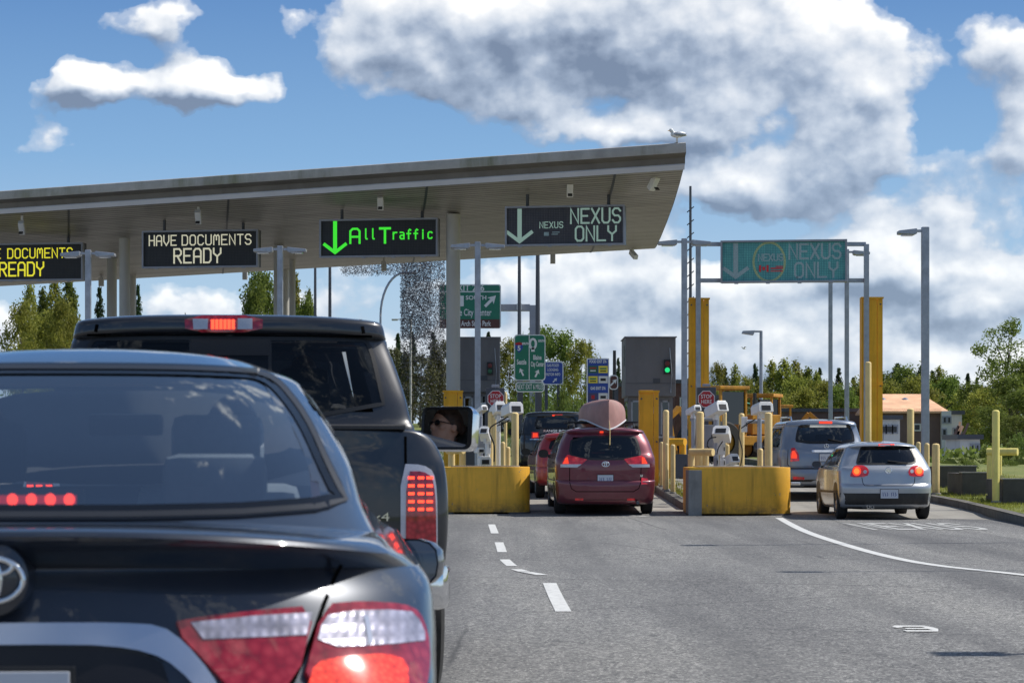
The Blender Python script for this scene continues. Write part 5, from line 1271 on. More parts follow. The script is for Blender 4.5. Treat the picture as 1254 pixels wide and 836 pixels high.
# head and shoulders of people seated in the vehicles
def remeshed(mb, name, vox, parent, mats, pick, smooth_it=3, loc=None, rz=0.0):
    o = mb.build('tmp', None, fix=False)
    md = o.modifiers.new('r', 'REMESH'); md.mode = 'VOXEL'; md.voxel_size = vox
    ms = o.modifiers.new('s', 'SMOOTH'); ms.factor = .6; ms.iterations = smooth_it
    bpy.context.view_layer.update()
    me = bpy.data.meshes.new_from_object(o.evaluated_get(bpy.context.evaluated_depsgraph_get())); me.name = name
    bpy.data.objects.remove(o)
    r = link_mesh(name, me, mats, parent, smooth=True)
    for p in me.polygons: p.material_index = pick(p.center)
    if loc: r.location = loc
    r.rotation_euler = (0, 0, rz); return r
def person(loc, rz, label, shirt, hat=False, glasses=True, arm=False):
    """seated figure facing +y; origin at the hip point; chin about .60, crown about .85 up"""
    t = empty('person', loc, rz, label, 'person', 'people seated in the vehicles')
    mb = MB(); hz = .70
    mb.ball((0, 0, hz + .04), (.076, .098, .11), 24, 16)            # skull
    mb.ball((0, .035, hz - .03), (.060, .070, .085), 20, 14)        # face
    mb.ball((0, .070, hz - .095), (.030, .028, .026), 12, 8)        # chin
    mb.ball((0, .108, hz - .005), (.013, .022, .020), 12, 8); mb.cyl((0, .092, hz + .035), (0, .116, hz - .005), .009, 10, .012)     # nose
    mb.ball((0, .088, hz + .045), (.05, .016, .014), 12, 8)         # brow
    mb.ball((0, .094, hz - .050), (.024, .013, .009), 12, 8); mb.ball((0, .094, hz - .064), (.020, .012, .008), 12, 8)               # lips
    for s in (-1, 1):
        mb.ball((s * .078, -.008, hz + .005), (.010, .022, .033), 12, 10); mb.ball((s * .045, .07, hz - .005), (.024, .022, .022), 12, 8)
    mb.cyl((0, -.02, hz - .2), (0, -.005, hz - .03), .057, 18, .052)
    mb.ball((0, -.02, .42), (.19, .11, .12), 22, 14); mb.ball((0, -.02, .22), (.17, .12, .26), 22, 14); mb.ball((0, 0, .02), (.18, .15, .12), 20, 12)
    for s in (-1, 1):
        mb.ball((s * .185, -.02, .43), (.068, .068, .075), 14, 10)
        if arm and s == 1:
            mb.cyl((s * .19, -.02, .42), (s * .29, .10, .40), .052, 14, .042); mb.cyl((s * .29, .10, .40), (s * .26, .10, .66), .042, 14, .030); mb.ball((s * .25, .09, .72), (.028, .042, .055), 12, 8)
            for q in range(4): mb.cyl((s * .25, .06 + q * .02, .75), (s * .22, .055 + q * .022, .80 - abs(q - 1.5) * .006), .0105, 8, .008)
            mb.cyl((s * .255, .05, .70), (s * .225, .025, .745), .011, 8, .009)
        else:
            mb.cyl((s * .20, -.02, .42), (s * .24, .08, .17), .055, 14, .045); mb.cyl((s * .24, .08, .17), (s * .12, .34, .22), .043, 14, .030); mb.ball((s * .11, .38, .225), (.04, .05, .025), 12, 8)
            for q in range(4): mb.cyl((s * (.085 + q * .018), .41, .228), (s * (.085 + q * .018), .455 - abs(q - 1.5) * .008, .215), .0105, 8, .008)
        mb.cyl((s * .09, .02, .02), (s * .11, .45, .06), .085, 14, .06); mb.cyl((s * .11, .45, .06), (s * .11, .55, -.33), .058, 14, .04); mb.ball((s * .11, .60, -.36), (.045, .11, .04), 12, 8)
    cut = .535
    def pick(c):
        if c.z > cut and abs(c.x) < .11: return 0
        if arm and c.x > .21 and c.z > .42: return 0
        if c.y > .26 and .15 < c.z < .3 and c.z < .27: return 0
        return 1
    body = remeshed(mb, 'figure', .0085, t, [M['skin'], M[shirt]], pick, 2)
    # hair: a shell over the skull that ends at the hairline, swept back
    vs = []; fs = []; nu, nv = 28, 16
    for j in range(nv + 1):
        th = math.pi * .62 * j / nv
        for i in range(nu):
            ph = 2 * math.pi * i / nu; front = math.sin(ph)
            lim = th * (1.0 - .40 * max(0, front) + .12 * max(0, -front)); r = 1.0 + .035 * math.sin(ph * 9 + j) * (j / nv)
            vs.append((.085 * r * math.sin(lim) * math.cos(ph), .108 * r * math.sin(lim) * math.sin(ph) - .010, hz + .042 + .122 * math.cos(lim)))
    fs = [(j * nu + i, (j + 1) * nu + i, (j + 1) * nu + (i + 1) % nu, j * nu + (i + 1) % nu) for j in range(nv) for i in range(nu)]
    mb = MB(); mb.add(vs, fs)
    if not hat: mb.ball((0, -.115, hz + .03), (.035, .04, .045), 12, 8)
    mb.build('hair', M['hair'], t, smooth=60)
    if glasses:
        mb = MB()
        for s in (-1, 1): mb.ball((s * .033, .100, hz + .022), (.028, .010, .020), 14, 8); mb.cyl((s * .058, .098, hz + .028), (s * .083, -.005, hz + .025), .0035, 6)
        mb.cyl((-.01, .108, hz + .026), (.01, .108, hz + .026), .003, 6); mb.build('sunglasses', M['black'], t, smooth=50)
    else:
        mb = MB()
        for s in (-1, 1): mb.ball((s * .032, .090, hz + .022), (.013, .010, .009), 10, 6)
        mb.build('eyes', M['signwhite'], t, smooth=50)
    if hat:
        mb = MB(); mb.ball((0, -.005, hz + .085), (.092, .112, .085), 20, 12); mb.prism([(-.07, .08), (.07, .08), (.055, .175), (-.055, .175)], hz + .075, hz + .083); mb.build('cap', M['signwhite'], t, smooth=50)
    return t
def seat(car, x, y, z, mat='seat', name='front_seat', h=.62, w=.48, head=True, parent=None):
    t = empty(name, (x, y, z), parent=car.t)
    mb = MB(); mb.box((0, .28, .02), (w, .5, .16)); mb.build('cushion', M[mat], t, bevel=.04, smooth=50)
    mb = MB(); mb.box((0, 0, h / 2), (w, .14, h), Matrix.Rotation(R(10), 3, 'X')); mb.build('backrest', M[mat], t, bevel=.05, smooth=50)
    if head: mb = MB(); mb.box((0, -.12, h + .11), (w * .56, .10, .18), Matrix.Rotation(R(8), 3, 'X')); mb.build('headrest', M[mat], t, bevel=.04, smooth=50)
M['p_navy'] = paint('paint_midnight', (0.010, 0.017, 0.032), .25, metal=.25, damt=.015)
M['p_black'] = paint('paint_black', (0.006, 0.007, 0.011), .2, metal=.2, damt=.02)
M['p_maroon'] = paint('paint_maroon', (0.13, 0.013, 0.026), .35, metal=.35, rough=.4, damt=.03)
M['p_silver'] = paint('paint_silver', (0.38, 0.395, 0.42), .25, metal=.55, rough=.36, damt=.05)
M['p_bluegrey'] = paint('paint_grey_blue', (0.19, 0.22, 0.27), .25, metal=.55, rough=.36, damt=.06)
M['p_red'] = paint('paint_red', (0.30, 0.012, 0.015), .2, metal=.2, damt=.03)
M['p_rr'] = paint('paint_black_blue', (0.010, 0.014, 0.024), .2, metal=.3, damt=.03)
M['cladding'] = pmat('bumper_cladding', (0.022, 0.021, 0.022), .55, var=.1, vs=3, dirt=(.10, .09, .075), dscale=3, damt=.35)
M['seamgap'] = pmat('panel_gap', (0.002, 0.002, 0.002), .9, spec=.03)
M['frit'] = pmat('glass_frit', (0.003, 0.003, 0.004), .25, spec=.15)

# ================================================================== dark sedan in the foreground
rows = [(.24, .24, .12, 4.70, .84, .55, 2.5), (.40, .40, .03, 4.82, .89, .50, 2.6), (.58, .58, .0, 4.85, .905, .48, 2.6), (.68, .68, .01, 4.84, .908, .48, 2.5), (.74, .74, .04, 4.8, .91, .52, 2.3),
        (.82, .82, .07, 4.7, .912, .58, 2.15), (.90, .90, .105, 4.55, .905, .62, 2.1), (.955, .945, .135, 4.4, .88, .64, 2.1), (.966, .945, .138, 4.35, .872, .64, 2.1, 1), (1.010, .968, .060, 4.1, .845, .66, 2.25), (1.036, .98, .035, 3.95, .825, .62, 2.3, 1),
        (1.050, .995, .07, 3.9, .808, .60, 2.4), (1.052, 1.01, .25, 3.85, .795, .5, 2.6), (1.052, 1.022, .46, 3.8, .775, .42, 2.8, 1),
        (1.11, 1.085, .60, 3.68, .745, .44, 2.9), (1.20, 1.185, .80, 3.5, .715, .46, 2.9), (1.30, 1.285, 1.05, 3.28, .66, .48, 2.9), (1.39, 1.365, 1.28, 3.05, .605, .48, 2.8), (1.432, 1.405, 1.42, 2.9, .57, .46, 2.7),
        (1.462, 1.435, 1.60, 2.75, .50, .40, 2.6), (1.487, 1.47, 1.80, 2.6, .40, .3, 2.4), (1.500, 1.492, 2.0, 2.45, .25, .2, 2.2), (1.504, 1.504, 2.15, 2.35, .08, .1, 2)]
V, Fc = shell(rows, 34, 20, 6)
rg = [(-.715, 1.068), (.715, 1.068), (.67, 1.15), (.60, 1.30), (.515, 1.405), (.44, 1.425), (-.44, 1.425), (-.515, 1.405), (-.60, 1.30), (-.67, 1.15)]
ws = [(-.68, 1.10), (.68, 1.10), (.50, 1.41), (-.50, 1.41)]
sg = [(1.15, 1.10), (3.2, 1.07), (2.6, 1.38), (1.75, 1.40), (1.45, 1.33)]
cam_ = Car('sedan', (-1.046, 5.2, 0.0), R(3.6), 'dark blue sedan with lit tail lamps nearest the camera', 'car', V, Fc, M['p_navy'], holes=[('rear', [(x * .93, 1.088 + (z - 1.07) * .93) for x, z in rg]), ('front', ws), ('side', sg)])
C_ = cam_
g1 = chaikin([(x * 1.01, z) for x, z in rg], 2)
C_.patch('rear_window', g1, 'rear', .001, M['glass_tint'], skirt=0, res=.05, smooth=80)
# black ceramic border of the glass
def ring_patch(car, name, poly, d, wd, mat, off=.002):
    n = len(poly); cx = sum(p[0] for p in poly) / n; cz = sum(p[1] for p in poly) / n; car.line(name, poly, d, wd, mat, off, closed=True)
ring_patch(C_, 'window_border', [(x * .985, 1.075 + .004 + (z - 1.075) * .98) for x, z in g1], 'rear', .032, M['frit'], .0035)
C_.line('window_seal', g1, 'rear', .012, M['black'], .004, closed=True)
C_.patch('windshield', chaikin(ws, 2), 'front', .001, M['glass_clear'], skirt=0, res=.08)
for d in ('right', 'left'): C_.patch('side_window', chaikin(sg, 2), d, .002, M['glass_tint'], skirt=0, res=.08)
# interior
mb = MB(); mb.box((0, .95, 1.045), (1.2, .62, .02)); mb.box((0, 3.6, .95), (1.3, .5, .12)); mb.build('parcel_shelf', M['seat'], C_.t)
mb = MB(); mb.box((0, 2.5, .30), (1.45, 3.0, .05)); mb.build('cabin_floor', M['black'], C_.t)
seat(C_, -.36, 2.45, .50, 'seat', h=.60); seat(C_, .33, 2.45, .50, 'seat_light', h=.62)
mb = MB(); mb.box((0, 2.2, 1.425), (.95, 1.3, .015)); mb.build('bounce_headliner', M['bounce_headliner'], C_.t)  # pale roof lining, added to bounce light onto the occupants
seat(C_, -.02, 1.28, .48, 'seat', 'rear_seat', h=.58, w=1.2, head=False)
for x in (-.38, .38):
    mb = MB(); mb.box((x, 1.22, 1.13), (.26, .09, .15)); mb.build('rear_headrest', M['seat_light'] if x > 0 else M['seat'], C_.t, bevel=.04, smooth=50)
mb = MB(); mb.box((-.0, 3.05, 1.30), (.24, .03, .07)); mb.build('rear_view_mirror', M['black'], C_.t, bevel=.02)
person(Vector((-1.046, 5.2, 0)) + Matrix.Rotation(R(3.6), 3, 'Z') @ Vector((.36, 2.60, .52)), R(3.6), 'passenger seen dimly through the sedan rear window, one arm raised', 'shirt_dark', glasses=False, arm=True)
person(Vector((-1.046, 5.2, 0)) + Matrix.Rotation(R(3.6), 3, 'Z') @ Vector((-.38, 2.52, .50)), R(3.6), 'driver of the dark blue sedan, mostly outside the picture', 'shirt_dark')
# high brake lamp on the parcel shelf
hb = empty('high_brake_light', (-.055, .70, 1.10), parent=C_.t)
mb = MB(); mb.box((0, .03, 0), (.32, .05, .05)); mb.build('housing', M['black'], hb, bevel=.005)
mb = MB(); mb.box((0, .004, 0), (.29, .01, .020)); mb.build('glow_strip', M['leddim'], hb)
for k in range(7):
    mb = MB(); mb.ball((-.129 + .043 * k, 0, 0), (.013, .006, .014), 14, 8); mb.build('led', M['ledred'], hb, smooth=60)
# lid gap, lamps
seam = C_.ph([(418, 690), (410, 706), (397, 738), (386, 770), (372, 805), (356, 840)])
for s in (1, -1):
    sm_ = [(a * s, b) for a, b in seam]
    C_.line('lid_gap', sm_, 'rear', .009, M['seamgap'], .002)
li = C_.ph([(206, 764), (250, 756), (310, 749), (384, 743), (362, 838), (300, 870), (282, 845)]); lo = C_.ph([(393, 742), (440, 738), (490, 741), (509, 750), (519, 775), (522, 810), (516, 850), (480, 880), (366, 850)])
def inset(poly, k):
    cx = sum(p[0] for p in poly) / len(poly); cz = sum(p[1] for p in poly) / len(poly); return [(cx + (a - cx) * k, cz + (b - cz) * k) for a, b in poly]
for s in (1, -1):
    f = (lambda p: p) if s == 1 else mir
    a = C_.patch('tail_light', chaikin(f(li), 1), 'rear', .010, M['redlens'], res=.03, skirt=.02)
    C_.patch('reverse_lens', f(C_.ph([(232, 764), (310, 756), (379, 752), (373, 780), (300, 783), (248, 785)])), 'rear', .0125, M['clearlens'], a, res=.03, skirt=.004)
    b = C_.patch('tail_light', chaikin(f(lo), 1), 'rear', .012, M['redlens'], res=.03, skirt=.02)
    C_.patch('turn_lens', f(C_.ph([(390, 768), (398, 756), (430, 750), (470, 749), (498, 751), (507, 760), (514, 776), (514, 786), (480, 791), (440, 794), (410, 795), (386, 786)])), 'rear', .0145, M['clearlens'], b, res=.03, skirt=.004)
    C_.patch('brake_lens', chaikin(f(C_.ph([(382, 814), (420, 806), (470, 803), (494, 812), (496, 850), (374, 850)])), 1), 'rear', .0145, M['redlit'], b, res=.03, skirt=.004)
    C_.line('chrome_glint', f(C_.ph([(443, 757), (446, 772), (449, 792)])), 'rear', .010, M['chrome'], .016, b)  # a glint on the lens, shaped as a bright chrome strip
# chrome garnish, plate recess, plate
bar = C_.ph([(-30, 766), (60, 765), (140, 765), (196, 768), (226, 790), (256, 826), (285, 880), (262, 880), (232, 836), (200, 808), (160, 796), (100, 791), (-30, 790)])
rt = [(a, b) for a, b in bar]
bz = lambda p: p
full = [(abs(a), b) for a, b in bar]
top_ = [p for p in full[1:7]]; bot_ = [p for p in full[7:12]]
gar = [(-a, b) for a, b in reversed(top_)] + top_ + bot_ + [(-a, b) for a, b in reversed(bot_)]
C_.patch('trim_bar', chaikin(gar, 1), 'rear', .016, M['satinchrome'], res=.04, skirt=.02)
rec = [(-a, b) for a, b in bot_[:4][::-1]][::-1]
C_.patch('plate_recess', [(-.33, .60), (.33, .60), (.36, .70), (.33, .775), (.25, .812), (-.25, .812), (-.33, .775), (-.36, .70)], 'rear', .004, M['satin'], skirt=0)
plate(C_, 0, .688, .305, .155, '', off=.028)
lg = empty('emblem', Vector((-.015, .032, .948)), parent=C_.t)
def ell(a, b, cx=0, cz=0, n=40): return [(cx + a * math.cos(2 * math.pi * k / n), cz + b * math.sin(2 * math.pi * k / n)) for k in range(n)]
def tor(pts, r, n=8):
    mb = MB(); p3 = [(a, 0, b) for a, b in pts] + [(pts[0][0], 0, pts[0][1])]; mb.tube(p3, r, n); return mb
def emblem3(lg, sc_, r):
    for (a, b, cz) in ((.068, .0465, 0), (.021, .0455, -.001), (.046, .0175, .027)):
        tor(ell(a * sc_, b * sc_, 0, cz * sc_), r).build('ring', M['chrome'], lg, smooth=60)
emblem3(lg, 1.0, .0062)
mb = MB(); mb.lathe([(.006, 0), (.008, .05), (.02, .076), (.10, .082)], n=30, axis='y'); mb.build('emblem_base', M['p_navy'], lg, smooth=60)
C_.line('bumper_gap', [(-.86, .665), (-.4, .655), (0, .655), (.4, .655), (.86, .665)], 'rear', .007, M['seamgap'], .002)
C_.line('belt_moulding', [(1.0, 1.065), (2.0, 1.06), (3.3, 1.03)], 'right', .02, M['chrome'], .004); C_.line('belt_moulding', [(1.0, 1.065), (2.0, 1.06), (3.3, 1.03)], 'left', .02, M['chrome'], .004)
for d in ('right', 'left'):
    for y in (1.75, 2.75): C_.line('door_gap', [(y, 1.05), (y - .05, .7), (y, .35)], d, .008, M['seamgap'], .002)
    C_.line('door_handle', [(1.95, .90), (2.12, .905)], d, .03, M['p_navy'], .02)
    for y in (1.02, 3.82): C_.patch('wheel_arch', [(y + .36 * math.cos(R(a)), .33 + .36 * math.sin(R(a))) for a in range(-20, 201, 10)], d, .004, M['black'], skirt=0)
for x in (-.80, .80):
    for y in (1.02, 3.82): wheel(C_, x, y, .325, .215, 10)
tm = C_.t; mwx, mwz = 1.0, .93
yl = 2.9; cyw = 5.2 + yl; q = Vector(((508 - CX) * (cyw) / F + 1.046, yl, 0)); ql = Matrix.Rotation(-R(3.6), 3, 'Z') @ q
side_mirror(C_, 1, ql.x - .02, ql.y, HC - (675 - HZ) * cyw / F - .035, .205, .155, .16, M['p_navy'], ang=-24, arm=.10)
side_mirror(C_, -1, -ql.x, ql.y, HC - (675 - HZ) * cyw / F - .035, .205, .155, .16, M['p_navy'], ang=-8, arm=.10)

# ================================================================== black pickup
RZ, RL = R(6.4), Vector((-1.275, 11.7, 0))
cab = [(.50, .50, 1.96, 5.6, .98, .06, 3.5), (.9, .9, 1.95, 5.65, 1.0, .07, 3.5), (1.2, 1.2, 1.95, 5.5, .995, .08, 3.2), (1.34, 1.34, 1.96, 4.6, .985, .10, 3.0), (1.40, 1.40, 1.98, 4.2, .965, .12, 3.0), (1.52, 1.52, 2.01, 4.0, .94, .13, 3.0), (1.68, 1.67, 2.06, 3.8, .895, .14, 2.9),
       (1.80, 1.79, 2.10, 3.6, .855, .15, 2.8), (1.845, 1.83, 2.11, 3.5, .84, .15, 2.8, 1), (1.855, 1.84, 2.075, 3.45, .838, .14, 3.0), (1.90, 1.885, 2.07, 3.42, .828, .14, 3.0), (1.935, 1.915, 2.08, 3.4, .815, .14, 3.0), (1.953, 1.93, 2.11, 3.3, .785, .15, 2.8), (1.962, 1.945, 2.2, 3.2, .70, .2, 2.6), (1.968, 1.96, 2.4, 2.9, .35, .2, 2.2), (1.97, 1.97, 2.6, 2.8, .1, .1, 2)]
V, Fc = shell(cab, 22, 30, 6)
Rw = [(-.82, 1.415), (.82, 1.415), (.765, 1.70), (.735, 1.80), (.70, 1.825), (-.70, 1.825), (-.735, 1.80), (-.765, 1.70)]
Rws = [(-.80, 1.40), (.80, 1.40), (.66, 1.82), (-.66, 1.82)]; Rsg = [(2.95, 1.39), (3.98, 1.39), (3.50, 1.80), (2.95, 1.82)]; Rsg2 = [(2.15, 1.41), (2.88, 1.39), (2.88, 1.82), (2.2, 1.80)]
PK = Car('pickup_truck', RL, RZ, 'black pickup truck with lit red tail lamps ahead of the dark sedan', 'pickup truck', V, Fc, M['p_black'], holes=[('rear', inset(Rw, .94)), ('front', Rws), ('side', inset(Rsg, .98)), ('side', inset(Rsg2, .98))], bname='cab')
bed = [(.52, .52, .10, 1.90, .97, .10, 3.2), (.80, .80, .08, 1.93, 1.0, .11, 3.4), (1.0, 1.0, .08, 1.93, 1.003, .11, 3.4), (1.14, 1.14, .085, 1.93, .99, .11, 3.2), (1.23, 1.225, .09, 1.93, .962, .12, 3.0), (1.30, 1.285, .092, 1.93, .92, .12, 3.0), (1.325, 1.31, .095, 1.93, .875, .10, 3.0), (1.333, 1.318, .11, 1.92, .85, .08, 3.0, 1),
       (1.334, 1.319, .14, 1.89, .81, .06, 3.0, 1), (1.30, 1.29, .15, 1.88, .80, .06, 3.2, 1), (.85, .85, .155, 1.87, .79, .06, 3.2)]
V, Fc = shell(bed, 22, 22, 5)
BD = Car('bed', RL, RZ, None, None, V, Fc, M['p_black'], t=PK.t, bname='bed')
PK.patch('rear_window', chaikin(Rw, 1), 'rear', .004, M['glass_truck'], skirt=0, res=.08, smooth=60)
PK.line('window_seal', chaikin([(x * 1.01, 1.40 + (z - 1.40) * 1.01) for x, z in Rw], 1), 'rear', .022, M['black'], .006, closed=True)
for x in (-.21, .21): PK.line('slider_frame', [(x, 1.40), (x, 1.82)], 'rear', .018, M['black'], .007)
PK.patch('defrost_band', [(-.21, 1.735), (.21, 1.735), (.21, 1.825), (-.21, 1.825)], 'rear', .008, M['satin'], skirt=0)
PK.patch('windshield', Rws, 'front', .002, M['glass_clear'], skirt=0, res=.1)
PK.patch('door_window', Rsg, 'left', .002, M['glass_clear'], skirt=0, res=.1)
mb = MB(); mb.box((0, 2.9, 1.875), (1.25, 1.3, .02)); mb.box((0, 2.05, 1.25), (1.7, .02, .25)); mb.build('bounce_headliner', M['bounce_headliner'], PK.t)  # pale lining and back panel, added to brighten the cab by bounce
for sx_ in (-1, 1): mb = MB(); mb.box((sx_ * .90, 3.0, 1.05), (.03, 1.8, .6)); mb.build('bounce_door_trim', M['bounce_headliner'], PK.t)  # light door panels, added to throw light on the reflected face
for d in ('right', 'left'): PK.patch('door_window', Rsg2, d, .002, M['glass_tint'], skirt=0, res=.1)
hl = PK.patch('high_brake_light', chaikin(PK.ph([(226, 389), (322, 389), (321, 406), (227, 406)]), 1), 'rear', .02, M['redlens'], skirt=.02, res=.03)
PK.patch('cargo_lens', PK.ph([(236, 392), (255, 392), (254, 403), (237, 403)]), 'rear', .023, M['clearwhite'], hl, skirt=.003); PK.patch('cargo_lens', PK.ph([(291, 392), (309, 392), (309, 403), (291, 403)]), 'rear', .023, M['clearwhite'], hl, skirt=.003)
for k in range(6):
    x = 258.5 + k * 5.0; PK.patch('led', PK.ph([(x, 393), (x + 4, 393), (x + 4, 403), (x, 403)]), 'rear', .023, M['ledred'], hl, skirt=.003, res=.02)
for x in (-.70, .70): PK.line('roof_gap', [(x * 1.0, 1.935), (x * 1.02, 1.86)], 'rear', .018, M['seamgap'], .002)
PK.line('roof_gap', [(-.76, 1.845), (-.4, 1.85), (.4, 1.85), (.76, 1.845)], 'rear', .010, M['seamgap'], .003)
for x in (-.40, .42): seat(PK, x, 3.05, .88, 'seat', h=.62, w=.50)
seat(PK, 0, 2.25, .86, 'seat', 'rear_seat', h=.58, w=1.35, head=False)
for x in (-.42, .40): mb = MB(); mb.box((x, 2.18, 1.50), (.28, .10, .20)); mb.build('rear_headrest', M['seat'], PK.t, bevel=.04, smooth=50)
mb = MB(); mb.box((0, 4.05, 1.30), (1.6, .4, .14)); mb.build('dashboard', M['seat'], PK.t, bevel=.04); mb = MB(); mb.box((0, 3.1, .62), (1.7, 2.2, .05)); mb.build('cabin_floor', M['black'], PK.t)
mb = MB(); mb.tube([(-.42 + .19 * math.cos(R(a)), 3.72 + .05 * math.sin(R(a)), 1.28 + .17 * math.sin(R(a))) for a in range(0, 361, 20)], .014, 8); mb.build('steering_wheel', M['black'], PK.t, smooth=60)
RM = Matrix.Rotation(RZ, 3, 'Z')
P1 = RL + RM @ Vector((.42, 3.16, .92)); P2 = RL + RM @ Vector((-.42, 2.36, .90))
person(P1, RZ, 'person in sunglasses with tied brown hair reflected in the pickup door mirror', 'shirt_dark')
person(P2, RZ, 'person in a white cap on the rear seat of the pickup', 'shirt_light', hat=True)
# door mirrors: a box of chrome and black with flat glass, aimed at the front passenger as in the photograph
def truck_mirror(side):
    t = empty('door_mirror', (0, 0, 0), parent=PK.t)
    if side > 0:
        Mw = P(547, 524, 15.6); Ml = RM.transposed() @ (Mw - RL)
        T = P1 + Vector((0, 0, .715)) + RM @ Vector((-.01, -.02, 0)); n = ((T - Mw).normalized() - (Mw - Vector((0, 0, HC))).normalized()).normalized(); nl = RM.transposed() @ n
    else:
        Ml = Vector((-1.36, 3.77, 1.37)); nl = Vector((.35, -.93, .05)).normalized()
    y = -nl; x = y.cross(Vector((0, 0, 1))).normalized(); z = x.cross(y)
    t.matrix_basis = Matrix.Translation(Ml) @ Matrix((x, y, z)).transposed().to_4x4()
    def rr(w, h, q, n=6):
        o = []
        for cx, cz, a0 in ((w / 2 - q, h / 2 - q, 0), (-w / 2 + q, h / 2 - q, 90), (-w / 2 + q, -h / 2 + q, 180), (w / 2 - q, -h / 2 + q, 270)):
            for k in range(n + 1): o.append((cx + q * math.cos(R(a0 + 90 * k / n)), cz + q * math.sin(R(a0 + 90 * k / n))))
        return o
    W, H = .34, .262
    rings = [(rr(W, H, .045), 0), (rr(W + .012, H + .012, .05), .03), (rr(W, H, .05), .10), (rr(W * .8, H * .78, .05), .16), (rr(W * .3, H * .3, .03), .18)]
    vs = [(a, d, b) for r_, d in rings for a, b in r_]; k = len(rings[0][0])
    fs = [(j * k + i, j * k + (i + 1) % k, (j + 1) * k + (i + 1) % k, (j + 1) * k + i) for j in range(len(rings) - 1) for i in range(k)] + [tuple((len(rings) - 1) * k + i for i in range(k))]
    mb = MB(); mb.add(vs, fs); mb.build('cap', M['chrome'], t, smooth=50)
    o_, i_ = rr(W, H, .045), rr(W * .86, H * .87, .03); mb = MB()
    mb.add([(a, -.002, b) for a, b in o_] + [(a - W * .025 * side, .006, b) for a, b in i_], [(i, (i + 1) % k, k + (i + 1) % k, k + i) for i in range(k)]); mb.build('bezel', M['black'], t, smooth=50)
    mb = MB(); mb.add([(a - W * .025 * side, .010, b) for a, b in rr(W * .87, H * .88, .03)], [tuple(range(k))]); mb.build('mirror_glass', M['mirror'], t)
    end = t.matrix_basis.inverted() @ Vector((.97 * side, 3.85, 1.33))
    mb = MB(); mb.tube([(-side * W * .3, .09, -.02), (-side * W * .6, .10, -.03), end], .032, 10); mb.build('mirror_arm', M['black'], t, smooth=50)
truck_mirror(1); truck_mirror(-1)
# bed: tailgate gaps, lamps, badge, bumper
for x in (-.80, .80): BD.line('tailgate_gap', [(x, 1.29), (x, 1.0), (x, .62)], 'rear', .012, M['seamgap'], .002)
mb = MB(); mb.prism([(.085, 1.322), (.155, 1.322), (.155, 1.343), (.10, 1.346), (.088, 1.340)], -.80, .80, 'x'); mb.build('tailgate_cap', M['cladding'], PK.t, bevel=.004)
tl = BD.ph([(490, 568), (517, 569), (530, 577), (534, 600), (535, 650), (534, 690), (490, 690)]); tl2 = BD.ph([(497, 577), (517, 577), (528, 584), (532, 605), (533, 650), (533, 686), (496, 686)])
for s in (1, -1):
    f = (lambda p: p) if s == 1 else mir
    a = BD.patch('tail_light', chaikin(f(tl), 1), 'rear', .012, M['clearwhite'], res=.03, skirt=.02); b = BD.patch('red_lens', chaikin(f(tl2), 1), 'rear', .015, M['redlens'], a, res=.03, skirt=.004)
    for yy in (585, 594.5, 604, 613.6, 623):
        for xx in (503, 514.5, 525):
            BD.patch('led', f(BD.ph([(xx - 3.6, yy - 1.5), (xx + 3.6, yy - 1.5), (xx + 3.6, yy + 1.8), (xx - 3.6, yy + 1.8)])), 'rear', .0175, M['ledred'], b, res=.02, skirt=.002)
pb = BD.ph([(461, 633)])[0]; text('badge', '4x4', .055, (pb[0], BD.pt(pb[0], pb[1], 'rear').y - .006, pb[1]), M['chrome'], PK.t, xs=1.5, extrude=.003)
mb = MB(); mb.prism([(-1.0, .02), (-.96, -.12), (-.4, -.16), (.4, -.16), (.96, -.12), (1.0, .02), (.98, .22), (-.98, .22)], .50, .70); mb.build('rear_bumper', M['chrome'], PK.t, bevel=.03, smooth=40)
mb = MB(); mb.prism([(-.92, .0), (-.9, -.09), (.9, -.09), (.92, .0)], .695, .725); mb.build('bumper_step', M['black'], PK.t, bevel=.01)
for d in ('right', 'left'):
    for c_, y in ((BD, 1.20), (PK, 4.80)):
        c_.patch('wheel_arch', [(y + .50 * math.cos(R(a)), .42 + .50 * math.sin(R(a))) for a in range(-10, 191, 10)], d, .012, M['cladding'], skirt=.02)
        c_.patch('wheel_well', [(y + .46 * math.cos(R(a)), .42 + .46 * math.sin(R(a))) for a in range(-10, 191, 10)], d, .016, M['black'], skirt=0)
    PK.line('door_gap', [(2.92, 1.36), (2.92, .6)], d, .01, M['seamgap'], .002); PK.line('door_handle', [(3.05, 1.18), (3.22, 1.18)], d, .035, M['chrome'], .02)
for x in (-.91, .91):
    for y in (1.20, 4.80): wheel(PK, x, y, .41, .27, 6)

# ================================================================== generic far vehicle fittings
def fittings(car, wb, r, hw, wheels_w=.21, arches=True, rim_sp=5, wy=None):
    for x in (-(hw - wheels_w / 2 - .005), hw - wheels_w / 2 - .005):
        for y in wy: wheel(car, x, y, r, wheels_w, rim_sp)
    if arches:
        for d in ('right', 'left'):
            for y in wy: car.patch('wheel_arch', [(y + (r + .06) * math.cos(R(a)), r + .02 + (r + .06) * math.sin(R(a))) for a in range(-30, 211, 12)], d, .003, M['black'], skirt=0, res=.08)
def Z(ox, oy, k, pts): return [(ox + a * k, oy + b * k) for a, b in pts]
def shades(car, items):
    """seats and heads standing inside a far car, seen through its glass"""
    for (x, y, z, w, h) in items: mb = MB(); mb.box((x, y, z), (w, .12, h)); mb.build('seat_back', M['seat'], car.t, bevel=.05, smooth=50)

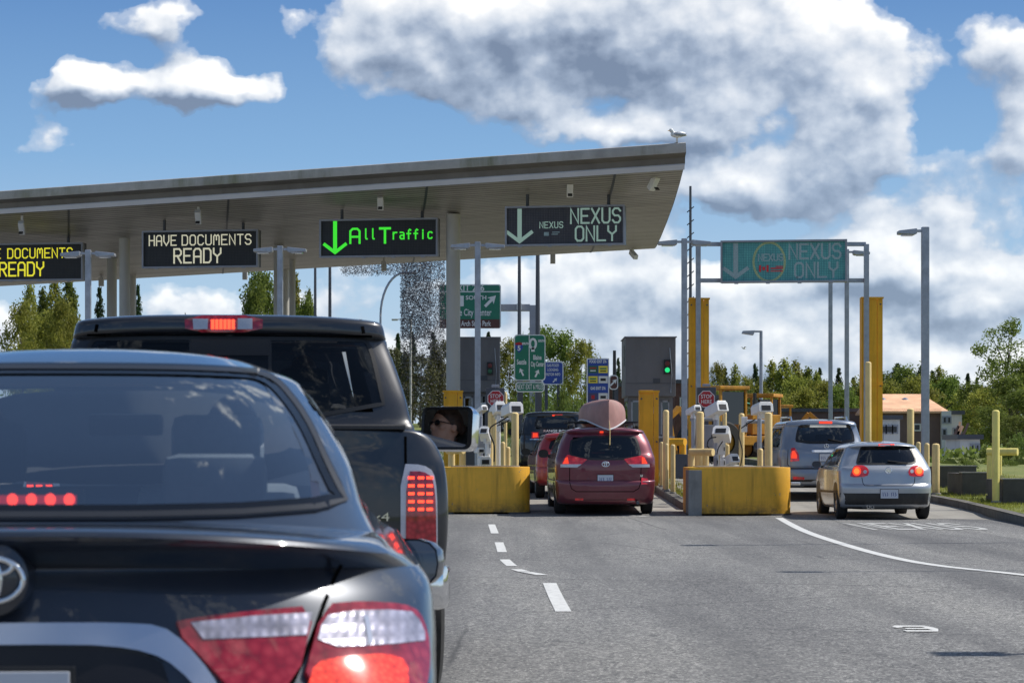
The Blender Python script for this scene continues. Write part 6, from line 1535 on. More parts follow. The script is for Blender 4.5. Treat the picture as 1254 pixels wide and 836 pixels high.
# ---- maroon minivan with the canoe
zs = lambda p: Z(660, 490, .1794, p)
rows = [(.19, .19, .16, 4.9, .90, .5, 2.7), (.26, .26, .04, 5.0, .955, .48, 2.8), (.50, .50, .0, 5.05, .985, .45, 2.9), (.64, .64, .01, 5.06, .992, .42, 3.0), (.675, .675, .06, 5.05, .985, .40, 3.0, 1), (.85, .85, .055, 5.02, .99, .38, 3.0), (1.0, 1.0, .06, 4.95, .992, .36, 3.0), (1.10, 1.10, .08, 4.7, .985, .34, 3.0),
        (1.17, 1.17, .11, 4.4, .965, .34, 3.0), (1.22, 1.22, .14, 4.2, .95, .34, 3.0), (1.40, 1.40, .21, 3.9, .895, .36, 3.0), (1.55, 1.54, .28, 3.6, .835, .38, 2.9), (1.625, 1.61, .31, 3.45, .80, .38, 2.8), (1.64, 1.625, .24, 3.4, .79, .38, 2.8, 1), (1.68, 1.655, .25, 3.35, .765, .4, 2.7), (1.71, 1.68, .34, 3.2, .70, .45, 2.6), (1.735, 1.71, .6, 3.0, .58, .5, 2.5), (1.75, 1.735, 1.0, 2.7, .40, .4, 2.3), (1.755, 1.755, 1.4, 2.3, .1, .2, 2)]
V, Fc = shell(rows, 24, 20, 5)
wn = zs([(222, 250), (640, 246), (668, 262), (702, 385), (640, 392), (560, 402), (360, 402), (280, 392), (204, 372)])
lc = Vector(((742.5 - CX) * 50.6 / F, 50.6, 0.0)); lc.z = gz(lc.x, lc.y + 1) + .0
VN = Car('minivan', lc, R(1.5), 'maroon minivan with a canoe tied on its roof', 'minivan', V, Fc, M['p_maroon'])
hole = VN.ph(wn); bpy.data.objects.remove(VN.t); bpy.data.objects.remove(VN.body)
sw_ = [(.55, 1.22), (4.1, 1.18), (3.3, 1.56), (.75, 1.57)]; fw_ = [(-.85, 1.22), (.85, 1.22), (.72, 1.60), (-.72, 1.60)]
VN = Car('minivan', lc, R(1.5), 'maroon minivan with a canoe tied on its roof', 'minivan', V, Fc, M['p_maroon'], holes=[('rear', inset(hole, .97)), ('front', fw_), ('side', inset(sw_, .97))])
M['glass_van'] = glass('privacy_glass', (.22, .24, .25), (.9, .95, 1), .02)
VN.patch('rear_window', chaikin(hole, 1), 'rear', .003, M['glass_van'], skirt=0, res=.1); VN.line('window_border', chaikin(inset(hole, .985), 1), 'rear', .04, M['black'], .005, closed=True)
VN.patch('windshield', fw_, 'front', .002, M['glass_clear'], skirt=0, res=.12)
for d in ('right', 'left'):
    VN.patch('side_window', chaikin(sw_, 1), d, .003, M['glass_van'], skirt=0, res=.12)
    for y in (1.55, 2.6, 3.6): VN.line('window_pillar', [(y, 1.2), (y + .03, 1.6)], d, .07, M['satin'], .006)
    VN.line('door_gap', [(2.62, 1.18), (2.6, .4)], d, .01, M['seamgap'], .002); VN.line('sliding_rail', [(.75, 1.02), (1.6, 1.02)], d, .02, M['seamgap'], .002)
shades(VN, [(-.38, 2.9, 1.25, .46, .55), (.38, 2.9, 1.25, .46, .55), (-.45, 1.8, 1.2, .5, .5), (.45, 1.8, 1.2, .5, .5), (-.40, .95, 1.16, .3, .3), (.42, .95, 1.16, .3, .3)])
for s, pts, wh, br in ((1, [(580, 402), (700, 378), (722, 395), (742, 432), (750, 456), (636, 456), (605, 430)], [(608, 436), (750, 436), (752, 456), (638, 457)], [(700, 390), (716, 392), (736, 432), (700, 432)]),
                (-1, [(328, 404), (196, 374), (178, 395), (160, 432), (152, 456), (262, 456), (300, 430)], [(292, 436), (152, 436), (150, 456), (262, 457)], [(198, 390), (184, 395), (166, 432), (205, 432)])):
    a = VN.patch('tail_light', VN.ph(zs(pts)), 'rear', .02, M['redlens_far'], res=.06, skirt=.03); VN.patch('reverse_lens', VN.ph(zs(wh)), 'rear', .025, M['clearwhite'], a, res=.06, skirt=.006); VN.patch('brake_lens', VN.ph(zs(br)), 'rear', .026, M['redglow'], a, res=.05, skirt=.006)
for p in ([(210, 458), (210, 560), (222, 602), (255, 622), (645, 622), (682, 600), (695, 560), (697, 458)],): VN.line('tailgate_gap', VN.ph(zs(p)), 'rear', .014, M['seamgap'], .003)
VN.line('recess_edge', VN.ph(zs([(325, 545), (368, 500), (545, 500), (592, 540)])), 'rear', .018, M['p_maroon'], .012)
VN.patch('side_reflector', VN.ph(zs([(700, 528), (742, 532), (738, 572), (698, 574)])), 'rear', .008, M['redlens_far'], res=.06, skirt=.01); VN.patch('bumper_reflector', VN.ph(zs([(600, 668), (655, 668), (655, 682), (600, 682)])), 'rear', .008, M['redlens_far'], res=.06, skirt=.01); VN.patch('bumper_reflector', VN.ph(zs([(248, 668), (302, 668), (302, 682), (248, 682)])), 'rear', .008, M['redlens_far'], res=.06, skirt=.01)
q = VN.ph(zs([(453, 536)]))[0]; plate(VN, q[0], q[1], .305, .155, '', off=.02)
q = VN.ph(zs([(455, 435)]))[0]; e = empty('emblem', VN.pt(q[0], q[1], 'rear', .015), parent=VN.t); emblem3(e, 1.05, .009)
VN.patch('lower_valance', [(-.9, .20), (.9, .20), (.93, .30), (.5, .295), (-.5, .295), (-.93, .30)], 'rear', .006, M['black'], res=.1, skirt=0)
VN.patch('high_brake_light', VN.ph(zs([(415, 210), (440, 210), (440, 222), (415, 222)])), 'rear', .012, M['redglow'], skirt=.01)
fittings(VN, 3, .335, .985, .22, wy=(1.02, 4.05))
for s, zx in ((-1, 78), (1, 730)):
    side_mirror(VN, s, s * 1.10, 3.65, 1.20, .21, .17, .12, M['p_maroon'] if s > 0 else M['black'], arm=.1, glassmat='black')
mb = MB(); mb.cyl((.62, .15, .24), (.62, -.02, .23), .03, 12); mb.build('exhaust', M['darkgrey'], VN.t, smooth=40)
wp = [(-.02, .12), (-.25, .14)]
for s in (-.60, .60): mb = MB(); mb.tube([(s, .8, 1.72), (s, .9, 1.79), (s, 3.0, 1.80), (s, 3.1, 1.74)], .018, 8); mb.build('roof_rail', M['black'], VN.t, smooth=50)
for y in (1.1, 2.6): mb = MB(); mb.box((0, y, 1.83), (1.42, .06, .035)); mb.build('roof_bar', M['black'], VN.t, bevel=.01)
text('badge', 'LE', .05, (.70, VN.pt(.70, .76, 'rear').y - .01, .76), M['chrome'], VN.t, bold=.002)

# ---- the canoe, keel up
M['canoe'] = pmat('faded_red_canoe', (.33, .175, .155), .6, var=.22, vs=3, dirt=(.30, .22, .18), dscale=3, damt=.6, bump=.1, bs=10)
cw = lc + Matrix.Rotation(R(1.5), 3, 'Z') @ Vector((.06, .15, 1.87)) - Vector((0, 0, 0))
cn = empty('canoe', cw, R(1.5), 'faded red canoe lying keel up on the minivan roof', 'canoe')
Lc, W2, Hc_ = 4.6, .455, .40; vs = []; NJ, NI = 40, 25
for j in range(NJ + 1):
    u = j / NJ; q = (1 - abs(2 * u - 1) ** 2.7) ** .72 if 0 < j < NJ else 0.0; sheer = .22 * abs(2 * u - 1) ** 3.2
    for i in range(NI):
        a = math.pi * i / (NI - 1); x = W2 * q * math.copysign(abs(math.cos(a)) ** .66, math.cos(a)) if q else 0; z = (Hc_ * .98 + .0 * q) * abs(math.sin(a)) ** .58
        end = abs(2 * u - 1) ** 8; z = z * (1 - .10 * end)
        vs.append((x, u * Lc, z - sheer * (1 - abs(math.sin(a)) ** .58) + .02))
mb = MB(); mb.add(vs, [(j * NI + i, j * NI + i + 1, (j + 1) * NI + i + 1, (j + 1) * NI + i) for j in range(NJ) for i in range(NI - 1)]); mb.build('hull', M['canoe'], cn, smooth=60)
for i in (0, NI - 1): mb = MB(); mb.tube([vs[j * NI + i] for j in range(NJ + 1)], .017, 6); mb.build('gunwale', M['strip'], cn, smooth=60)
mb = MB(); mb.tube([vs[j * NI + NI // 2] for j in range(NJ + 1)], .012, 6); mb.build('keel', M['canoe'], cn, smooth=60)
for u in (.5, .3, .7): j = int(u * NJ); mb = MB(); mb.cyl(vs[j * NI], vs[j * NI + NI - 1], .02, 8); mb.build('thwart', M['cream'], cn)
def strap(pts, label): mb = MB(); mb.tube([cw + Matrix.Rotation(R(1.5), 3, 'Z') @ Vector(p) for p in pts], .008, 6); tag(mb.build('tie_strap', M['cream'], smooth=60), label, 'strap')
strap([(0, .02, .0), (.02, -.02, -.2), (.015, -.06, -.5)], 'thin strap hanging from the canoe tip to the tailgate')

# ---- silver hatchback
zg = lambda p: Z(1000, 530, .14354, p)
rows = [(.20, .20, .25, 4.0, .80, .45, 2.7), (.26, .26, .08, 4.1, .84, .45, 2.7), (.40, .40, .01, 4.18, .865, .45, 2.7), (.52, .52, .0, 4.2, .878, .45, 2.7), (.62, .62, .0, 4.2, .88, .45, 2.7), (.68, .68, .05, 4.18, .88, .42, 2.7, 1), (.80, .80, .065, 4.1, .882, .42, 2.7), (.92, .92, .09, 3.9, .878, .42, 2.7), (.98, .98, .13, 3.6, .865, .42, 2.7),
        (1.01, 1.01, .17, 3.4, .85, .42, 2.7), (1.15, 1.15, .28, 3.15, .79, .42, 2.7), (1.30, 1.29, .40, 2.9, .715, .42, 2.7), (1.375, 1.36, .47, 2.75, .67, .4, 2.6), (1.39, 1.375, .40, 2.7, .655, .4, 2.6, 1), (1.425, 1.40, .44, 2.6, .62, .4, 2.5), (1.455, 1.43, .6, 2.45, .54, .4, 2.4), (1.475, 1.46, .9, 2.3, .40, .3, 2.3), (1.485, 1.48, 1.2, 2.0, .2, .2, 2.1), (1.487, 1.487, 1.4, 1.8, .05, .1, 2)]
V, Fc = shell(rows, 24, 20, 5)
gl = Vector(((1087.5 - CX) * 48.3 / F, 48.3, 0)); gl.z = gz(gl.x, 49)
wg = zg([(388, 118), (775, 114), (808, 134), (862, 246), (800, 264), (345, 266), (340, 252), (372, 134)])
GO = Car('hatchback', gl, R(.5), 'x', 'car', V, Fc, M['p_silver']); hole = GO.ph(wg); bpy.data.objects.remove(GO.t); bpy.data.objects.remove(GO.body)
sw_ = [(.75, 1.03), (3.3, .99), (2.65, 1.33), (.95, 1.33)]; fw_ = [(-.75, 1.03), (.75, 1.03), (.60, 1.36), (-.60, 1.36)]
GO = Car('hatchback', gl, R(.5), 'silver hatchback with both round tail lamps lit at the right lane', 'car', V, Fc, M['p_silver'], holes=[('rear', inset(hole, .97)), ('front', fw_), ('side', inset(sw_, .97))])
GO.patch('rear_window', chaikin(hole, 1), 'rear', .003, M['glass_van'], skirt=0, res=.1); GO.line('window_border', chaikin(inset(hole, .98), 1), 'rear', .035, M['black'], .005, closed=True); GO.patch('windshield', fw_, 'front', .002, M['glass_clear'], skirt=0, res=.12)
for d in ('right', 'left'):
    GO.patch('side_window', chaikin(sw_, 1), d, .003, M['glass_van'], skirt=0, res=.12)
    for y in (1.15, 2.0): GO.line('window_pillar', [(y, 1.02), (y + .05, 1.34)], d, .06, M['satin'], .006)
    GO.line('door_gap', [(2.02, 1.0), (2.0, .35)], d, .009, M['seamgap'], .002); GO.line('door_gap', [(1.12, 1.0), (1.2, .62)], d, .009, M['seamgap'], .002); GO.line('side_moulding', [(.6, .52), (3.6, .50)], d, .04, M['cladding'], .01)
shades(GO, [(-.36, 2.1, 1.02, .46, .5), (.36, 2.1, 1.02, .46, .5), (-.36, 1.1, 1.0, .26, .26), (.36, 1.1, 1.0, .26, .26)])
for pts, b1, b2 in (([(322, 279), (398, 277), (438, 303), (448, 335), (432, 372), (285, 378), (298, 330)], (343, 328), (414, 332)), ([(868, 275), (805, 288), (780, 325), (790, 362), (820, 370), (912, 374), (906, 330)], (872, 326), (812, 328))):
    a = GO.patch('tail_light', chaikin(GO.ph(zg(pts)), 1), 'rear', .014, M['redlens_far'], res=.05, skirt=.02)
    GO.patch('brake_lens', chaikin(GO.ph(zg([(b1[0] + 38 * math.cos(R(k)), b1[1] + 38 * math.sin(R(k))) for k in range(0, 360, 30)])), 1), 'rear', .018, M['redglow'], a, res=.04, skirt=.004)
    GO.patch('brake_core', GO.ph(zg([(b1[0] + 24 * math.cos(R(k)), b1[1] + 24 * math.sin(R(k))) for k in range(0, 360, 30)])), 'rear', .021, M['orangeglow'], a, res=.04, skirt=.004)
    GO.patch('reverse_lens', GO.ph(zg([(b2[0] + 15 * math.cos(R(k)), b2[1] + 15 * math.sin(R(k))) for k in range(0, 360, 30)])), 'rear', .018, M['clearwhite'], a, res=.04, skirt=.004)
GO.line('hatch_gap', GO.ph(zg([(386, 378), (396, 428), (410, 448), (815, 448), (834, 425), (838, 374)])), 'rear', .011, M['seamgap'], .003)
GO.patch('lower_bumper', [(-.86, .50), (-.5, .50), (0, .50), (.5, .50), (.86, .50), (.862, .36), (.82, .22), (.5, .20), (-.5, .20), (-.82, .22), (-.862, .36)], 'rear', .008, M['cladding'], res=.07, skirt=.01)
q = GO.ph(zg([(620, 519)]))[0]; plate(GO, q[0], q[1], .33, .165, '', off=.018)
q = GO.ph(zg([(613, 321)]))[0]; e = empty('emblem', GO.pt(q[0], q[1], 'rear', .012), parent=GO.t); tor(ell(.058, .058), .009).build('ring', M['chrome'], e, smooth=60)
mb = MB(); ribbon(mb, [(-.042, .042), (-.014, -.012), (0, .012), (.014, -.012), (.042, .042)], .012, -.003); mb.build('letter', M['chrome'], e); mb = MB(); ribbon(mb, [(-.052, .01), (-.022, -.046), (0, -.004), (.022, -.046), (.052, .01)], .012, -.004); mb.build('letter', M['chrome'], e)
GO.patch('high_brake_light', GO.ph(zg([(526, 97), (664, 97), (664, 112), (526, 112)])), 'rear', .010, M['redglow'], skirt=.01)
a, b_, c_ = [GO.pt(*q, 'rear', .025) for q in GO.ph(zg([(605, 243), (700, 254), (775, 262)]))]; mb = MB(); mb.tube([a, b_, c_], .012, 6); mb.build('wiper', M['black'], GO.t, smooth=50)
for x in (440, 473): q = GO.ph(zg([(x, 630)]))[0]; mb = MB(); mb.lathe([(.0, .024), (.0, .034), (.12, .034)], c=(q[0], GO.pt(*q, 'rear').y - .04, q[1]), n=16, axis='y'); mb.build('exhaust_tip', M['chrome'], GO.t, smooth=40)
mb = MB(); mb.cyl((0, .62, 1.45), (0, .50, 1.66), .004, 6); mb.build('aerial', M['black'], GO.t)
fittings(GO, 2.6, .315, .885, .20, wy=(.80, 3.38), rim_sp=7)
side_mirror(GO, -1, -.98, 2.85, 1.03, .19, .14, .12, M['p_silver'], arm=.07, glassmat='darkgrey'); side_mirror(GO, 1, .98, 2.85, 1.03, .19, .14, .12, M['p_silver'], arm=.07, glassmat='darkgrey')

# ---- grey-blue SUV
def simple_suv(name, label, cat, px, Y, rz, H, W, L_, mat, photo, fl=.0, box=2.8, hoodz=1.05, belt=1.12, tum=.16, loc_e=0):
    k = H / 1.84
    rows = [(.28, .28, .16, L_ - .2, W - .08, .4, 2.9), (.36, .36, .03, L_ - .1, W - .02, .38, 2.9), (.50, .50, .0, L_, W, .36, 2.9), (.66, .66, .01, L_, W, .36, 3.0), (.70, .70, .06, L_, W - .005, .34, 3.0, 1), (.95 * k, .95 * k, .07, L_ - .05, W, .32, 3.0), (hoodz, hoodz, .09, L_ - .15, W - .01, .32, 3.0), (belt, belt, .12, L_ - 1.15, W - .03, .26, 3.2), (belt + .05, belt + .05, .15, L_ - 1.3, W - .045, .26, 3.2),
            (belt + (H - belt) * .45, belt + (H - belt) * .45, .24, L_ - 1.6, W - tum * .55, .34, 3.0), (H - .16, H - .165, .30, L_ - 1.85, W - tum, .26, 3.2), (H - .145, H - .15, .22, L_ - 1.9, W - tum - .01, .26, 3.2, 1), (H - .085, H - .10, .23, L_ - 1.95, W - tum - .025, .28, 3.0), (H - .035, H - .055, .32, L_ - 2.1, W - tum - .08, .35, 2.8), (H - .015, H - .03, .8, L_ - 2.3, W * .55, .5, 2.4), (H, H - .003, 1.2, L_ - 2.6, W * .25, .3, 2.2), (H + .002, H + .002, 1.5, L_ - 2.8, .05, .1, 2)]
    V, Fc = shell(rows, 20, 18, 4)
    lc = Vector(((px - CX) * Y / F, Y, 0)); lc.z = gz(lc.x, Y + 1.2) - .01 + loc_e
    tmp = Car(name, lc, rz, 'x', 'car', V, Fc, M[mat]); hole = tmp.ph(photo); bpy.data.objects.remove(tmp.t); bpy.data.objects.remove(tmp.body)
    sw_ = [(.6, belt + .07), (L_ - 1.45, belt + .04), (L_ - 2.1, H - .22), (.8, H - .22)]; fw_ = [(-W + .15, belt + .06), (W - .15, belt + .06), (W - tum - .08, H - .2), (-W + tum + .08, H - .2)]
    c = Car(name, lc, rz, label, cat, V, Fc, M[mat], holes=[('rear', inset(hole, .96)), ('front', fw_), ('side', inset(sw_, .97))])
    c.patch('rear_window', chaikin(hole, 1), 'rear', .003, M['glass_van'], skirt=0, res=.1); c.line('window_border', chaikin(inset(hole, .96), 1), 'rear', .06, M['satin'], .005, closed=True); c.patch('windshield', fw_, 'front', .002, M['glass_clear'], skirt=0, res=.15)
    for d in ('right', 'left'):
        c.patch('side_window', chaikin(sw_, 1), d, .003, M['glass_van'], skirt=0, res=.15)
        for y in (1.35, 2.3): c.line('window_pillar', [(y, belt + .03), (y + .03, H - .2)], d, .07, M['satin'], .006)
        c.line('door_gap', [(2.32, belt), (2.3, .4)], d, .01, M['seamgap'], .002)
    shades(c, [(-.38, 2.6, belt + .1, .46, .5), (.38, 2.6, belt + .1, .46, .5), (-.4, 1.6, belt + .05, .3, .28), (.4, 1.6, belt + .05, .3, .28)])
    return c
SU = simple_suv('sport_utility_vehicle', 'grey blue sport utility vehicle with roof rails behind the silver hatchback', 'suv', 1008.5, 56.6, R(.6), 1.80, .955, 5.0, 'p_bluegrey', [(979, 519.5), (1040, 519), (1045, 530), (1047, 542), (974, 542), (975, 532)])
fittings(SU, 3, .37, .95, .25, wy=(1.0, 4.05))
for s in (-.62, .62): mb = MB(); mb.tube([(s, .7, 1.74), (s, .85, 1.84), (s, 2.7, 1.85), (s, 2.85, 1.76)], .02, 8); mb.build('roof_rail', M['chrome'], SU.t, smooth=50)
tl = SU.ph([(969, 549), (973, 548), (978, 556), (979, 564), (968, 565), (968, 556)]); tb = SU.ph([(970, 552), (973, 552), (976, 557), (976, 561), (969, 561)])
for s in (1, -1):
    f = (lambda p: p) if s == 1 else mir
    a = SU.patch('tail_light', f(tl), 'rear', .015, M['redlens_far'], res=.05, skirt=.02); SU.patch('brake_lens', f(tb), 'rear', .019, M['redglow'], a, res=.05, skirt=.005)
    SU.patch('bumper_reflector', f(SU.ph([(971, 583), (985, 584), (985, 587), (971, 587)])), 'rear', .01, M['redlens_far'], res=.05, skirt=.01)
    x = .62 * s; mb = MB(); mb.box((x, -.01, .37), (.22, .08, .07)); mb.build('exhaust_tip', M['chrome'], SU.t, bevel=.02)
SU.patch('lower_bumper', [(-.88, .28), (.88, .28), (.92, .46), (-.92, .46)], 'rear', .008, M['black'], res=.1, skirt=.01)
SU.line('chrome_bar', SU.ph([(994, 552.5), (1023, 552.5)]), 'rear', .045, M['chrome'], .02); SU.line('bumper_strip', [(-.9, .70), (.9, .70)], 'rear', .03, M['black'], .006)
SU.line('tailgate_gap', [(-.76, 1.12), (-.78, .80), (-.74, .74), (.74, .74), (.78, .80), (.76, 1.12)], 'rear', .011, M['seamgap'], .003)
q = SU.ph([(1012, 560)])[0]; plate(SU, q[0], q[1], .305, .16, '', off=.02, frame='black'); q = SU.ph([(1012, 546.5)])[0]; e = empty('emblem', SU.pt(*q, 'rear', .015), parent=SU.t); tor(ell(.05, .05), .008).build('ring', M['chrome'], e, smooth=60)
mb = MB()
for k in range(3): mb.cyl((0, 0, 0), (.048 * math.sin(R(120 * k)), 0, .048 * math.cos(R(120 * k))), .006, 6)
mb.build('star', M['chrome'], e)
SU.patch('high_brake_light', SU.ph([(1003, 516), (1019, 516), (1019, 518.5), (1003, 518.5)]), 'rear', .012, M['redglow'], skirt=.01)
a, b_ = [SU.pt(*q, 'rear', .03) for q in SU.ph([(1014, 538), (1030, 541)])]; mb = MB(); mb.tube([a, b_], .012, 6); mb.build('wiper', M['black'], SU.t)
side_mirror(SU, -1, -1.06, 3.55, 1.22, .22, .18, .12, M['p_bluegrey'], arm=.1, glassmat='darkgrey'); side_mirror(SU, 1, 1.06, 3.55, 1.22, .22, .18, .12, M['p_bluegrey'], arm=.1, glassmat='darkgrey')
text('badge', 'GL 350', .055, (-.62, SU.pt(-.62, 1.05, 'rear').y - .006, 1.06), M['chrome'], SU.t)

# ---- black SUV in front of the minivan
RR_ = simple_suv('sport_utility_vehicle', 'black sport utility vehicle furthest up the lane beyond the minivan', 'suv', 681, 71, R(1.6), 1.80, .985, 4.85, 'p_rr', [(658, 509), (704, 509), (708, 525), (654, 525)])
fittings(RR_, 3, .385, .985, .26, wy=(1.0, 3.95))
a = RR_.ph([(651, 529), (660, 529), (660, 536), (651, 537)])
for s in (1, -1):
    f = (lambda p: p) if s == 1 else mir
    o = RR_.patch('tail_light', f(a), 'rear', .015, M['redlens_far'], res=.05, skirt=.02); RR_.patch('brake_lens', f(inset(a, .65)), 'rear', .02, M['redglow'], o, res=.05, skirt=.005)
RR_.patch('high_brake_light', RR_.ph([(676, 507.5), (689, 507.5), (689, 509.5), (676, 509.5)]), 'rear', .012, M['redglow'], skirt=.01)
q = RR_.ph([(683, 527.5)])[0]; text('badge', 'RANGE ROVER', .095, (q[0], RR_.pt(*q, 'rear').y - .012, q[1]), M['chrome'], RR_.t, xs=1.25)
RR_.line('chrome_bar', [(-.72, 1.0), (.72, 1.0)], 'rear', .02, M['chrome'], .012); plate(RR_, 0, .86, .305, .155, '', off=.02); RR_.patch('lower_bumper', [(-.88, .28), (.88, .28), (.92, .5), (-.92, .5)], 'rear', .008, M['cladding'], res=.1, skirt=.01)
side_mirror(RR_, -1, -1.12, 3.4, 1.24, .24, .19, .12, M['black'], arm=.1, glassmat='black'); side_mirror(RR_, 1, 1.12, 3.4, 1.24, .24, .19, .12, M['black'], arm=.1, glassmat='black')

# ---- red car between them
RC = simple_suv('red_car', 'small red car mostly hidden behind the maroon minivan', 'car', 706, 57.6, R(2.6), 1.50, .89, 4.4, 'p_red', [(676, 538), (735, 538), (741, 551), (671, 551)], hoodz=.95, belt=1.0, tum=.17)
fittings(RC, 3, .32, .885, .21, wy=(.85, 3.4))
a = RC.ph([(671, 556), (681, 557), (683, 566), (672, 569)])
for s in (1, -1):
    f = (lambda p: p) if s == 1 else mir
    o = RC.patch('tail_light', f(a), 'rear', .015, M['redlens_far'], res=.05, skirt=.02); RC.patch('brake_lens', f(inset(a, .6)), 'rear', .02, M['orangeglow'], o, res=.05, skirt=.005)
plate(RC, 0, .80, .305, .155, '', off=.02)
side_mirror(RC, -1, -.99, 2.85, 1.04, .22, .15, .12, M['black'], arm=.07, glassmat='black'); side_mirror(RC, 1, .99, 2.85, 1.04, .22, .15, .12, M['black'], arm=.07, glassmat='black')
# ---- parked dark car on the bank, seen from the side
PC = simple_suv('parked_car', 'dark parked car on the bank in front of the brown tree belt', 'car', 536, 140, R(-78), 1.5, .9, 4.6, 'p_black', [(500, 505), (505, 505), (505, 512), (500, 512)], hoodz=.95, belt=1.0)
fittings(PC, 3, .32, .9, .21, wy=(.85, 3.6))
# ---- yellow digger behind the right barrier
M['dig'] = pmat('digger_yellow', (.50, .22, .012), .5, var=.2, vs=4, dirt=(.12, .06, .02), dscale=2, damt=.7)
def digger(px, Y, label, sc_=1.0, rz=0.0):
    b = onG(px, Y); t = empty('digger', b, rz, label, 'construction machine')
    def B(nm, c, d, m='dig', rx=0, bev=.03): mb = MB(); mb.box(Vector(c) * sc_, Vector(d) * sc_, Matrix.Rotation(rx, 3, 'Y')); return mb.build(nm, M[m], t, bevel=bev)
    B('chassis', (0, 0, .85), (3.4, 1.5, .35)); B('engine_cover', (1.25, 0, 1.45), (1.4, 1.1, .75)); B('cab_floor', (-.5, 0, 1.1), (1.3, 1.4, .2))
    for x, y in ((-1.1, -.68), (.1, -.68), (-1.1, .68), (.1, .68)): B('cab_post', (x, y, 1.95), (.09, .09, 1.6), 'dig', 0, .01)
    B('cab_roof', (-.5, 0, 2.80), (1.45, 1.6, .14)); g = MB(); g.box(Vector((-.5, -.66, 2.05)) * sc_, Vector((1.1, .02, 1.2)) * sc_); g.build('cab_glass', M['glass_far'], t)
    B('seat', (-.5, 0, 1.5), (.5, .5, .6), 'black'); B('exhaust_stack', (1.3, .2, 2.2), (.1, .1, .9), 'black', 0, .01)
    for x, r in ((-1.1, .78), (1.35, .55)):
        for y in (-.85, .85):
            w_ = empty('wheel', (x * sc_, y * sc_, r * sc_), parent=t); mb = MB(); mb.lathe([(-.2, r * .5), (-.2, r * .9), (-.1, r), (.1, r), (.2, r * .9), (.2, r * .5)], n=24, axis='y'); mb.build('tyre', M['rubber'], w_, smooth=35); mb = MB(); mb.lathe([(-.12, 0), (-.12, r * .5), (.12, r * .5), (.12, 0)], n=20, axis='y'); mb.build('rim', M['dig'], w_)
    for (p0, p1, r) in (((-1.7, 0, 1.0), (-2.5, 0, 2.05), .16), ((-2.5, 0, 2.05), (-3.3, 0, 1.4), .13), ((1.9, .4, 1.0), (2.9, .4, .7), .12), ((1.9, -.4, 1.0), (2.9, -.4, .7), .12)):
        mb = MB(); mb.cyl(Vector(p0) * sc_, Vector(p1) * sc_, r * sc_, 4, r * .7 * sc_); mb.build('boom_arm', M['dig'], t)
    mb = MB(); mb.prism([(a * sc_, b * sc_) for a, b in ((2.8, .2), (3.4, .15), (3.5, .3), (3.1, .4), (3.0, 1.0), (2.85, 1.0))], -1.1 * sc_, 1.1 * sc_, 'y'); mb.build('loader_bucket', M['dig'], t)
    mb = MB(); mb.prism([(a * sc_, b * sc_) for a, b in ((-3.4, 1.5), (-3.1, 1.5), (-3.0, 1.0), (-3.5, .8), (-3.7, 1.1))], -.35 * sc_, .35 * sc_, 'y'); mb.build('bucket', M['dig'], t)
    return t
digger(896, 96, 'yellow backhoe loader with a cab standing behind the right scanners', 1.0, R(35)); digger(918, 101, 'yellow digger with raised arm right behind the other digger', .95, R(160)); digger(936, 108, 'yellow loader half hidden by the grey blue vehicle, furthest right of the machines', .85, R(195))
# ------------------------------------------------------------------ trees and shrubs
def leafmat(name, dark, light, trans=.35):
    m, nt, b = newmat(name); g = nt.nodes.new('ShaderNodeNewGeometry')
    oi = nt.nodes.new('ShaderNodeObjectInfo'); co = objco(nt)
    n = noise_n(nt, co, .45, 4, .6)
    f = math_n(nt, 'ADD', math_n(nt, 'MULTIPLY', g.outputs['Random Per Island'], .55), math_n(nt, 'MULTIPLY', math_n(nt, 'SUBTRACT', n, .3), .9), cl=True)
    c = ramp_n(nt, f, [(0, dark), (.55, tuple((a + b_) / 2 for a, b_ in zip(dark, light))), (1, light)])
    hs = nt.nodes.new('ShaderNodeHueSaturation'); L(nt, c, hs.inputs['Color']); L(nt, math_n(nt, 'MULTIPLY_ADD', oi.outputs['Random'], .035, .483), hs.inputs['Hue']); L(nt, math_n(nt, 'MULTIPLY_ADD', oi.outputs['Random'], .5, .78), hs.inputs['Value'])
    L(nt, hs.outputs[0], b.inputs['Base Color']); b.inputs['Roughness'].default_value = .6; b.inputs['Specular IOR Level'].default_value = .25
    tr = nt.nodes.new('ShaderNodeBsdfTranslucent'); L(nt, hs.outputs[0], tr.inputs[0]); mx = nt.nodes.new('ShaderNodeMixShader'); mx.inputs[0].default_value = trans
    L(nt, b.outputs[0], mx.inputs[1]); L(nt, tr.outputs[0], mx.inputs[2]); L(nt, mx.outputs[0], nt.nodes['Material Output'].inputs[0]); return m
M['leaf'] = leafmat('leaves_green', (.060, .095, .018), (.29, .35, .07), .5); M['leaf_y'] = leafmat('leaves_olive', (.10, .12, .018), (.44, .43, .085), .5); M['leaf_d'] = leafmat('needles_dark', (.022, .042, .018), (.10, .15, .055), .3)
M['leaf_b'] = leafmat('leaves_brown_green', (.045, .048, .020), (.17, .165, .07), .3); M['leaf_l'] = leafmat('leaves_fresh', (.07, .11, .018), (.30, .38, .09)); M['bark'] = pmat('bark', (.10, .08, .06), .9, var=.4, vs=3, bump=.5, bs=10)
def leaf(mb, c, s, rnd, flat=0.0):
    n = Vector((rnd.gauss(0, 1), rnd.gauss(0, 1), rnd.gauss(0, 1) + flat)).normalized(); u = n.orthogonal().normalized(); v = n.cross(u); a = rnd.random() * 6.28
    u, v = u * math.cos(a) + v * math.sin(a), v * math.cos(a) - u * math.sin(a); l = s * rnd.uniform(.6, 1.3)
    mb.add([c - u * l, c + v * l * .45, c + u * l, c - v * l * .45], [(0, 1, 2, 3)])
